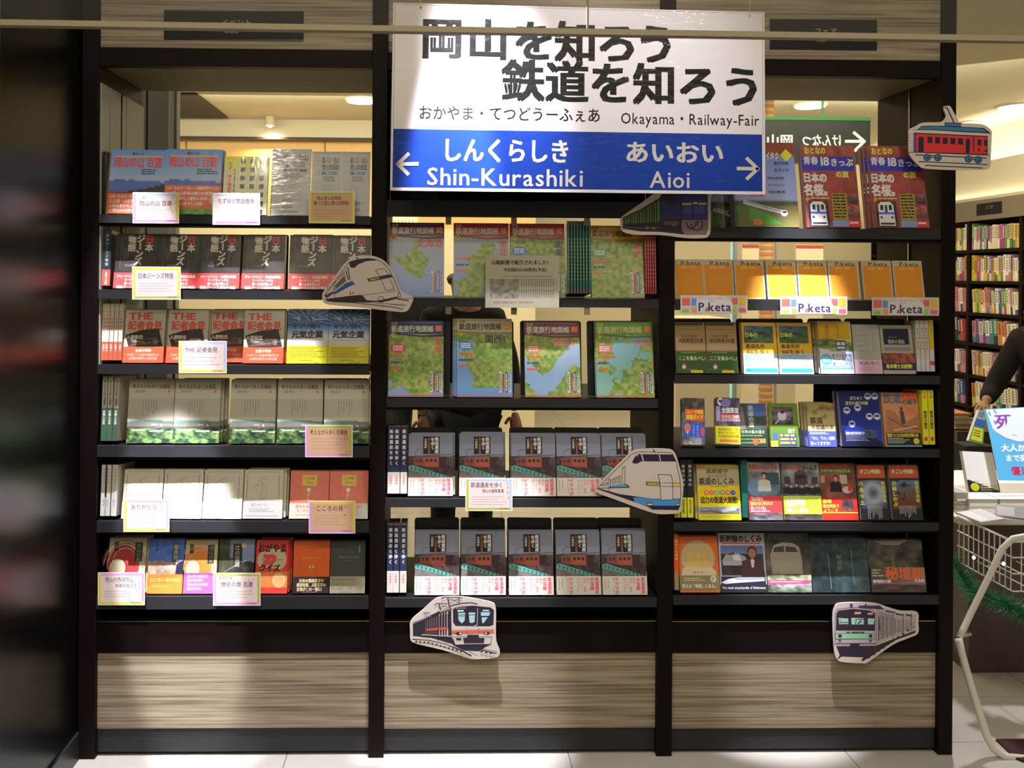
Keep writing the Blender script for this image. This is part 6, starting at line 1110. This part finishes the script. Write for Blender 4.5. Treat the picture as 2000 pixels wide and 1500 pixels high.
# mirror-written green hanging sign
YH = 3.0
g0, g1 = U(1380, 300, YH), U(1700, 236, YH); gz = U(1500, 318, YH).z
hs = bx('hanging_direction_sign', mat('dark_sign_face', (.06, .075, .075), .3), g0.x, YH, gz, g1.x, YH+.06, g1.z); tag(hs, 'dark hanging direction sign with reversed white lettering', 'sign')
bx('green_top_edge', mat('green_edge', (.06, .38, .10), .4), g0.x-.002, YH-.004, g1.z, g1.x+.002, YH+.064, g1.z+.02, hs)
px_ = U(1608, 200, YH).x; bx('hanging_rod', mat('green_rod', (.10, .32, .12), .4), px_, YH+.02, g1.z+.021, px_+.012, YH+.03, 2.949, hs)
o = hs.location.copy(); A = Art(lambda x, y, z: U(x, y, YH-.001)-o+Vector((0, -z, 0))); A.cv = rgb; wc = (225, 232, 232)
A.t('岡山', 1496, 262, 27, wc, flip=True, b=.03); A.t('けんなつ', 1566, 262, 26, wc, flip=True, b=.03, w=78)
lm_ = mat('lit_letters', attr=True, emit=(.8, .85, .85, .35)); link('lettering', A.mesh('lettering', lm_), hs)['kind'] = 'stuff'
A = Art(A.fx); A.cv = rgb; A.l([(1652, 276), (1686, 276)], 6, wc); A.l([(1668, 259), (1688, 276), (1670, 294)], 6, wc); link('arrow', A.mesh('arrow', lm_), hs)
# ------------------------------------------------------------------ things seen through the gaps
def colm(name, label, px, w_px, Y, z0, z1, m, cat, rings=0):
    p = U(px, 540, Y); r = w_px/2*(Y-CAM.y)/F; e_ = empty(name, (p.x, Y, 0)); tag(e_, label, cat)
    MB().disc((p.x, Y), r*.93, z0, z1, 20).build('shaft', m, e_)
    if rings:
        st = MB()
        for i in range(rings): z = z0+(z1-z0)*(i+.3)/rings; st.disc((p.x, Y), r, z, z+(z1-z0)/rings*.5, 20)
        q = st.build('ribbed_rings', mat('copper_ribs', (.50, .22, .10), .45), e_); q['kind'] = 'stuff'
colm('ribbed_column', 'copper ribbed column seen through the right bay gaps', 1497, 26, 4.2, .002, 2.93, M['orange'], 'column', 60)
def panel(name, label, px0, py0, px1, py1, Y, m, cat, th=.03, extra=None):
    a, b = U(px0, py1, Y), U(px1, py0, Y); z0 = max(a.z, .002); e_ = bx(name, m, a.x, Y, z0, b.x, Y+th, b.z); tag(e_, label, cat)
    if extra: extra(e_, a, b, Y)
    return e_
red = mat('red_stripe', (.45, .04, .03), .5)
def stripe(e_, a, b, Y): z = U(1500, 481, Y).z; bx('red_stripe', red, a.x, Y-.004, z-.012, b.x, Y-.0005, z+.012, e_)
panel('notice_board', 'beige board with red stripe, left of ribbed column', 1446, 478, 1482, 1095, 5.0, M['cream'], 'board', extra=stripe)
panel('notice_board', 'beige board with red stripe, right of ribbed column', 1551, 478, 1608, 1095, 5.0, M['cream'], 'board', extra=stripe)
panel('cyan_lit_sign', 'thin cyan glowing sign strip behind the orange folders', 1426, 478, 1430, 500, 4.9, mat('cyan_strip', (.1, .6, .7), .5, emit=(.1, .8, .9, 1.2)), 'sign') if 0 else panel('cyan_lit_sign', 'thin cyan glowing sign strip behind the orange folders', 1426, 440, 1430, 1095, 4.86, mat('cyan_strip', (.1, .6, .7), .5, emit=(.1, .8, .9, .8)), 'sign')
panel('steel_post', 'grey steel post left of the beige striped board', 1431, 400, 1441, 1100, 4.9, mat('grey_post', (.22, .22, .23), .4), 'post')
panel('steel_post', 'grey steel post right of the ribbed column', 1512, 400, 1519, 1100, 4.9, mat('grey_post2', (.22, .22, .23), .4), 'post')
panel('counter', 'low cream counter seen through the right bay gaps', 1318, 622, 1425, 1095, 3.6, M['cream'], 'counter', th=.5)
# slatted bright doorway seen between left divider and the map magazines
e_ = empty('slatted_blind', U(790, 700, 5.2)); tag(e_, 'bright slatted blind seen in the middle bay gap', 'blind')
for i in range(7):
    a, b = U(764+i*7, 700, 5.2), U(769+i*7, 560, 5.2); bx('slat', mat('blind_slat', (.75, .66, .48), .5) if i == 0 else bpy.data.materials['blind_slat'], a.x, 5.2, 1.0, b.x, 5.21, 2.0, e_)
bx('blind_backing', M['cream'], U(760, 700, 5.2).x, 5.22, .002, U(815, 700, 5.2).x, 5.23, 2.02, e_)
def skin2(name, joints, edges, radii, m, parent, sub=2):
    bm_ = __import__('bmesh').new(); ly = bm_.verts.layers.skin.verify(); vs_ = []
    for j, r in zip(joints, radii):
        v = bm_.verts.new(j); v[ly].radius = r if isinstance(r, tuple) else (r, r); vs_.append(v)
    vs_[0][ly].use_root = True
    for a, b in edges: bm_.edges.new((vs_[a], vs_[b]))
    me = bpy.data.meshes.new(name); bm_.to_mesh(me); bm_.free(); me.materials.append(m); o = link(name, me, parent)
    sk = o.modifiers.new('skin', 'SKIN'); sk.use_smooth_shade = True; s_ = o.modifiers.new('sub', 'SUBSURF'); s_.levels = sub; s_.render_levels = sub; return o
def person(label, x, y, rz, s=1.0, bend=0, lh=None, rh=None, coat=True):
    # facing -Y locally; joints in metres for a 1.6 m figure
    e_ = empty('person', (x, y, 0), rz); e_.scale = (s, s, s); tag(e_, label, 'person')
    def B(p):   # bend the upper body forward (towards -Y) at the hips
        if p[2] <= .86: return p
        d = p[2]-.86; return (p[0], p[1]-math.sin(bend)*d, .86+math.cos(bend)*d)
    lh = lh or ((-.24, -.02, 1.10), (-.24, -.10, .86)); rh = rh or ((.24, -.02, 1.10), (.24, -.10, .86))
    body = [(0, 0, .88), (0, 0, 1.05), (0, .005, 1.22), (0, .0, 1.35), (0, -.005, 1.42), (0, -.01, 1.48), (0, -.015, 1.56), (-.10, 0, .84), (-.10, 0, .46), (-.10, .01, .09), (-.10, -.11, .035), (.10, 0, .84), (.10, 0, .46), (.10, .01, .09), (.10, -.11, .035)]
    arms = [(-.165, 0, 1.32), lh[0], lh[1], (.165, 0, 1.32), rh[0], rh[1]]
    J = [B(p) for p in body]+[B(arms[0]), arms[1], arms[2], B(arms[3]), arms[4], arms[5]]
    E_ = [(0, 1), (1, 2), (2, 3), (3, 4), (4, 5), (5, 6), (0, 7), (7, 8), (8, 9), (9, 10), (0, 11), (11, 12), (12, 13), (13, 14), (3, 15), (15, 16), (16, 17), (3, 18), (18, 19), (19, 20)]
    Rr = [(.15, .10), (.12, .09), (.14, .10), (.13, .085), .05, (.075, .085), (.072, .085), .085, .055, .036, .03, .085, .055, .036, .03, .055, .038, .024, .055, .038, .024]
    skin2('body', J, E_, Rr, M['skin'], e_)
    cj = [B(body[i]) for i in (0, 1, 2, 3)]+[J[15], J[16], tuple(Vector(J[16]).lerp(Vector(J[17]), .85)), J[18], J[19], tuple(Vector(J[19]).lerp(Vector(J[20]), .85)), (0, 0, .68), B((0, -.005, 1.43))]
    skin2('coat', cj, [(0, 1), (1, 2), (2, 3), (3, 4), (4, 5), (5, 6), (3, 7), (7, 8), (8, 9), (0, 10), (3, 11)], [(.18, .13), (.165, .125), (.17, .13), (.15, .105), .075, .058, .044, .075, .058, .044, (.19, .14), .068], M['sweater'], e_)
    skin2('trousers', [(0, 0, .80), (-.10, 0, .78), (-.10, 0, .46), (-.10, .01, .12), (.10, 0, .78), (.10, 0, .46), (.10, .01, .12)], [(0, 1), (1, 2), (2, 3), (0, 4), (4, 5), (5, 6)], [(.15, .12), .10, .07, .06, .10, .07, .06], M['denim'], e_)
    hd = Vector(B((0, -.012, 1.53)))
    skin2('hair', [tuple(hd+Vector((0, .03, .03))), tuple(hd+Vector((0, .05, -.06)))], [(0, 1)], [(.10, .10), (.085, .06)], M['hair'], e_)
    for i, hp in enumerate((J[17], J[20])):     # palms and five bent fingers
        d = (Vector(hp)-Vector(J[16] if i == 0 else J[19])).normalized(); sd = d.cross(Vector((0, 0, 1))); sd = (sd if sd.length > .2 else Vector((1, 0, 0))).normalized(); dn = sd.cross(d).normalized(); b0 = Vector(hp)
        js = [b0, b0+d*.05, b0+d*.085]; ed = [(0, 1), (1, 2)]; rr = [.02, (.034, .018), (.036, .016)]
        for f, (off, ln) in enumerate(((-.028, .055), (-.010, .065), (.010, .06), (.027, .048))):
            k0 = len(js); js += [b0+d*.09+sd*off, b0+d*(.09+ln*.5)+sd*off*1.1-dn*.008, b0+d*(.09+ln*.85)+sd*off*1.1-dn*.028]; ed += [(2, k0), (k0, k0+1), (k0+1, k0+2)]; rr += [.009, .0085, .007]
        k0 = len(js); js += [b0+d*.03+sd*.035, b0+d*.06+sd*.055-dn*.01]; ed += [(1, k0), (k0, k0+1)]; rr += [.010, .008]
        skin2('hand', [tuple(j) for j in js], ed, rr, M['skin'], e_, 1)
    for sx in (-.032, .032):
        q = hd+Vector((sx, -.088, .0)); MB().box(q.x-.010, q.y-.004, q.z-.005, q.x+.010, q.y+.004, q.z+.005).build('eye', M['hair'], None).parent = e_
    return e_
pm = U(905, 600, 1.7); person('person in dark coat standing beyond the middle bay', pm.x, 1.7, .3, .98)
p2 = U(2085, 700, 1.95); person('person in black sweater leaning over the table at right', p2.x+.02, 1.95, -1.2, .93, bend=.42, lh=((-.26, -.30, .98), (-.16, -.48, .93)), rh=((.26, -.30, .95), (.12, -.50, .90)))
p3 = U(812, 600, 3.4); person('distant person in dark clothes left of the coated one', p3.x, 3.4, -.4, 1.0)
# ------------------------------------------------------------------ table, wire basket, poster at right
def u2(px, py, Y): return U(px, py, Y)
tb = empty('display_table', (2.35, 1.0, 0)); tag(tb, 'low brown-plinthed display table holding stacked books', 'table')
bx('table_plinth', M['brownplinth'], 2.05, .62, .002, 3.3, 1.42, .578, tb); bx('table_top', M['tan'], 1.98, .56, .579, 3.4, 1.5, .606, tb, .004)
bx('plinth_leg', M['black'], 1.99, .98, .002, 2.045, 1.10, .578, tb)
# wire basket
bs = empty('wire_basket', (2.4, .35, 0)); tag(bs, 'white wire basket with tinsel hanging at the table front', 'basket')
a = u2(1862, 1004, .62); b = u2(1962, 1050, .24); zr = (a.z+b.z)/2; xb = (a.x+b.x)/2
def wires(nm, segs, r): 
    m_ = MB()
    for s_ in segs: m_.tube(s_, r, 5)
    return m_.build(nm, M['wire'], bs)
y0_, y1_ = .22, .56; x1_ = 2.95
for k_, (zz, r_) in enumerate(((zr, .005), (zr-.055, .003), (zr-.11, .003), (zr-.17, .003))):
    wires('horizontal_wire', [[(xb, y1_, zz), (xb, y0_, zz), (x1_, y0_, zz)]], r_)
for i in range(11): y = y0_+.01+(y1_-y0_-.02)*i/10; wires('upright_wire', [[(xb, y, zr), (xb, y, zr-.17)]], .0022)
for i in range(12): x = xb+.03+i*.075; wires('upright_wire', [[(x, y0_, zr), (x, y0_, zr-.17)]], .0022)
wires('floor_wire', [[(xb+.075*i, y0_, zr-.17), (xb+.075*i, y1_, zr-.17)] for i in range(13)], .0022)
# tinsel: needles along a hanging garland
tn = MB(); RT_ = random.Random(5); path = [Vector((xb-.02, .60, zr-.15)), Vector((xb-.02, .42, zr-.24)), Vector((xb-.01, .24, zr-.22)), Vector((xb+.1, .19, zr-.28)), Vector((xb+.35, .18, zr-.25)), Vector((xb+.7, .18, zr-.27))]
for k_ in range(5200):
    f = RT_.random()*(len(path)-1.001); i = int(f); p = path[i].lerp(path[i+1], f-i); d = Vector((RT_.gauss(0, 1), RT_.gauss(0, 1), RT_.gauss(0, 1))).normalized()*RT_.uniform(.03, .07); q = d.orthogonal().normalized()*.0014
    n_ = len(tn.V); tn.V += [tuple(p-q), tuple(p+q), tuple(p+d)]; tn.F.append((n_, n_+1, n_+2))
to = tn.build('tinsel_garland', M['green'], None); tag(to, 'green tinsel garland draped around the wire basket', 'garland', kind='stuff')
for i, (px, py) in enumerate(((1902, 1089), (1960, 1101))):
    p = u2(px, py, .20 if i else .36); e_ = MB().disc((p.x, p.y), .0065, p.z, p.z+.006, 10, .003).disc((p.x, p.y), .003, p.z-.006, p.z, 10, .0065).build('fairy_light', mat('fairy_bulb%d' % i, (.8, .85, 1), .2, emit=(.6, .75, 1, 3))); tag(e_, ('left' if i == 0 else 'right')+' small blue-white fairy bulb in the tinsel', 'fairy light', 'fairy bulbs in the tinsel')
# tubular stand
tp = [u2(2080, 1047, .16), u2(2010, 1046, .16), u2(1978, 1052, .16), u2(1957, 1072, .16), u2(1935, 1120, .15), u2(1900, 1190, .13), u2(1882, 1228, .11), u2(1873, 1246, .09)]
st = empty('tubular_stand', u2(1900, 1483, .0)); tag(st, 'white bent tube stand with splayed foot at the right edge', 'stand')
st.location.z = 0
MB().tube(tp, .0105, 12).build('upper_tube', M['whitetube'], st, True)
tq = [u2(1872, 1248, .07), u2(1878, 1275, .06), u2(1895, 1335, .04), u2(1915, 1400, .02), u2(1928, 1440, .0), u2(1940, 1462, -.01), u2(1962, 1478, -.02), u2(2000, 1482, -.02), u2(2080, 1482, -.02)]
MB().tube(tq, .0120, 12).build('lower_tube', M['whitetube'], st, True)
q = u2(1876, 1243, .09); MB().tube([q+Vector((-.008, 0, .0)), q+Vector((.04, .01, .004))], .005, 8).build('hinge_pin', M['chrome'], st)
# magazines in the basket, stacks on the table
def stack(px0, px1, py0, py1, Y, n, lab, col):
    a, b = u2(px0, py1, Y), u2(px1, py0, Y); t = (b.z-a.z)/n
    for i in range(n):
        m_ = MB().box(a.x+.002*(i % 2), Y+.003*(i % 3), a.z+i*t, b.x-.002*(i % 2), Y+.10, a.z+(i+.94)*t, (.66, .62, .52)); m_.box(a.x-.002, Y-.002, a.z+(i+.90)*t, b.x+.001, Y+.102, a.z+(i+.97)*t, col)
        o = m_.build('book', M['print']); tag(o, '%s, %s from bottom of stack' % (lab, ordw(i+1)), 'book', lab+' stack')
stack(1893, 1950, 974, 1003, .62, 2, 'thick cream-paged book lying left on table', (.5, .48, .44))
stack(1953, 2030, 974, 1003, .62, 2, 'thick cream-paged book lying right on table', (.5, .48, .44))
stack(1868, 1892, 962, 1003, .64, 5, 'thin grey book lying at the left of table', (.2, .2, .2))
sb_ = bx('book_riser', M['tan'], u2(1866, 962, .75).x, .745, .6065, 3.0, 1.18, u2(1900, 961, .755).z); tag(sb_, 'beige riser box behind the lying books', 'riser')
ZR = u2(1900, 957, .85).z+.0006
# white book facing out with black band
def face_out(name, label, cat, quad, Y0, draw, Wc, Hc, th=.02, mt='print', cv=P):
    pts = [u2(x, y, Y0) for x, y in quad]     # tl tr br bl ; lean back by moving the top
    Hh = (pts[0]-pts[3]).length; lean = .22*Hh
    T_ = [pts[0]+Vector((0, lean, 0)), pts[1]+Vector((0, lean, 0)), pts[2], pts[3]]
    T_[0] = u2(*quad[0], Y0+lean); T_[1] = u2(*quad[1], Y0+lean)
    o = (T_[2]+T_[3])*.5; n_ = (T_[1]-T_[0]).cross(T_[3]-T_[0]).normalized(); n_ = n_ if n_.y < 0 else -n_
    A = Art(lambda x, y, z: T_[0].lerp(T_[1], x/Wc).lerp(T_[3].lerp(T_[2], x/Wc), y/Hc)-o+n_*z); A.cv = cv; draw(A)
    ob = link(name, A.mesh(name, M[mt]), None, o); V = [tuple(p-o-n_*.00005) for p in T_]+[tuple(p-o-n_*th) for p in T_]
    link('backing_board' if th < .01 else 'pages', mesh('pages', V, [(0, 3, 2, 1), (4, 5, 6, 7), (0, 1, 5, 4), (1, 2, 6, 5), (2, 3, 7, 6), (3, 0, 4, 7)], M['pages']), ob); tag(ob, label, cat); return ob
def d_wb(a):
    a.r(0, 0, 64, 80, (214, 212, 206)); a.r(0, 56, 64, 80, (26, 24, 40)); a.k(14, 9, 44, 12, 1, (150, 150, 170)); a.e(28, 29, 2.2, 2.4, (60, 56, 150), 10); a.ring(40, 32, 10, 12, 1.2, (180, 184, 200), 0, 250); a.e(14, 70, 9, 8, (190, 186, 30)); a.k(10, 58, 54, 61, 1, (170, 170, 180), ragged=0)
    for i in range(4): a.k(25, 63+i*4, 60, 65.6+i*4, 1, (180, 176, 60) if i != 2 else (200, 200, 200), ragged=.2)
face_out('book', 'white book with black band standing left of the poster', 'book', ((1879, 881), (1938, 884), (1954, 961), (1893, 961)), .755, d_wb, 64, 80, cv=rgb)
def d_ps(a):
    a.r(0, 0, 90, 140, (90, 180, 225)); a.p([(2, 2), (90, 0), (90, 62), (70, 66), (50, 66), (24, 56), (8, 40)], (222, 232, 242)); a.l([(8, 42), (26, 57), (50, 66), (90, 62)], 1.5, (190, 170, 220)); a.t('死ぬまで', 14, 11, 31, (140, 70, 185), b=.03); a.t('に', 40, 46, 10, (150, 120, 190)); a.t('大人から子供', 16, 70, 15, (236, 242, 246), b=.05); a.t('まで楽しい', 20, 90, 14, (236, 242, 246), b=.04); a.t('優しいで', 28, 113, 17, (196, 40, 90), b=.05)
    for x, y in ((6, 6), (16, 3), (12, 24)): a.l([(x, y), (x+2, y+7)], 2.5, (130, 130, 200))
face_out('hand_drawn_poster', 'blue and white handwritten poster at the right edge', 'poster', ((1923, 799), (2026, 794), (2040, 940), (1951, 938)), .70, d_ps, 90, 140, th=.004, cv=rgb)
def d_yb(a): a.r(0, 0, 40, 70, (40, 70, 120)); a.r(0, 0, 40, 20, (110, 120, 110)); a.r(0, 36, 40, 70, (60, 110, 40)); a.r(4, 39, 36, 66, (170, 160, 40)); a.k(8, 44, 32, 60, 3, (90, 70, 40)); a.t('空の色', 6, 3, 9, (60, 70, 90), b=.03); a.k(8, 12, 32, 16, 1, (60, 70, 90))
face_out('book', 'blue, green and yellow paperback leaning left of the poster', 'book', ((1912, 800), (1926, 803), (1920, 868), (1892, 860)), 1.3, d_yb, 40, 70, th=.02)
def d_op(a): a.r(0, 0, 60, 70, (160, 150, 140)); a.p([(20, 0), (60, 20), (60, 70), (44, 60)], (80, 74, 76)); a.k(30, 40, 56, 60, 4, (60, 56, 60))
q = u2(1906, 866, 1.3); er = bx('book_riser', M['black'], q.x-.05, 1.29, .6065, q.x+.09, 1.42, q.z-.012); tag(er, 'dark block under the blue, green and yellow paperback', 'riser')
for i, (px, py, rz, c, lb) in enumerate(((1915, 1008, .4, (.66, .64, .60), 'open white leaflet lying in the wire basket'), (1975, 1000, -.5, (.30, .28, .29), 'grey magazine standing in the wire basket'))):
    p = u2(px, py, .45); m_ = MB()
    if i == 0: m_.box(-.065, -.05, -.003, .065, .05, .003, c); m_.box(-.06, -.045, .0032, -.005, .045, .0036, (.7, .7, .68)); m_.box(.005, -.045, .0032, .06, .045, .0036, (.6, .6, .6))
    else: m_.box(-.05, -.004, -.03, .05, .004, .03, c); m_.box(-.045, -.0045, -.025, .01, -.004, .02, (.5, .47, .42))
    o_ = link('leaflet' if i == 0 else 'magazine', mesh('leaflet', m_.V, m_.F, M['print'], m_.C), None, p); o_.rotation_euler = (.12 if i == 0 else -1.0, 0, rz); tag(o_, lb, 'leaflet' if i == 0 else 'magazine')
# back table piles at left of the poster
for i in range(6):
    a, b = u2(1866, 838-i*5, 2.2), u2(1896, 834-i*5, 2.2); o_ = MB().box(a.x, 2.2+i*.004, a.z, b.x+.02*(i % 2), 2.4, b.z+.001, [(.6, .5, .35), (.55, .2, .08), (.6, .58, .5), (.5, .4, .1), (.62, .6, .55), (.6, .25, .06)][i]).build('book', M['print']); tag(o_, '%s book from bottom of the pile beside the dark upright' % ordw(i+1), 'book', 'pile of books beyond the poster')
rt = bx('rear_table', M['brownplinth'], u2(1860, 840, 2.2).x, 2.15, .002, 4.6, 2.7, u2(1866, 840, 2.2).z-.001); tag(rt, 'brown book table standing before the wall bookcase', 'table')
mt_ = MB(); q = [UZ(*p, .0) for p in ((1945, 1447), (2060, 1447), (2110, 1530), (1984, 1484))]
mt_.V = [(p.x, p.y, .0005) for p in q]+[(p.x, p.y, .007) for p in q]; mt_.F = [(0, 1, 2, 3), (7, 6, 5, 4), (0, 4, 5, 1), (1, 5, 6, 2), (2, 6, 7, 3), (3, 7, 4, 0)]
mo = mt_.build('floor_mat', M['mat']); tag(mo, 'dark red floor mat at the bottom right corner', 'mat')
kb = MB().disc((0, 0), .02, -.02, .0, 16); kb.V = [(v[2], v[0], v[1]*2.0) for v in kb.V]; p = U(1862, 1397, .1); kb.V = [(v[0]+X[1863]+.0202, v[1]+.1, v[2]+p.z) for v in kb.V]; kb.build('rubber_bumper', M['blackpl'], bc)
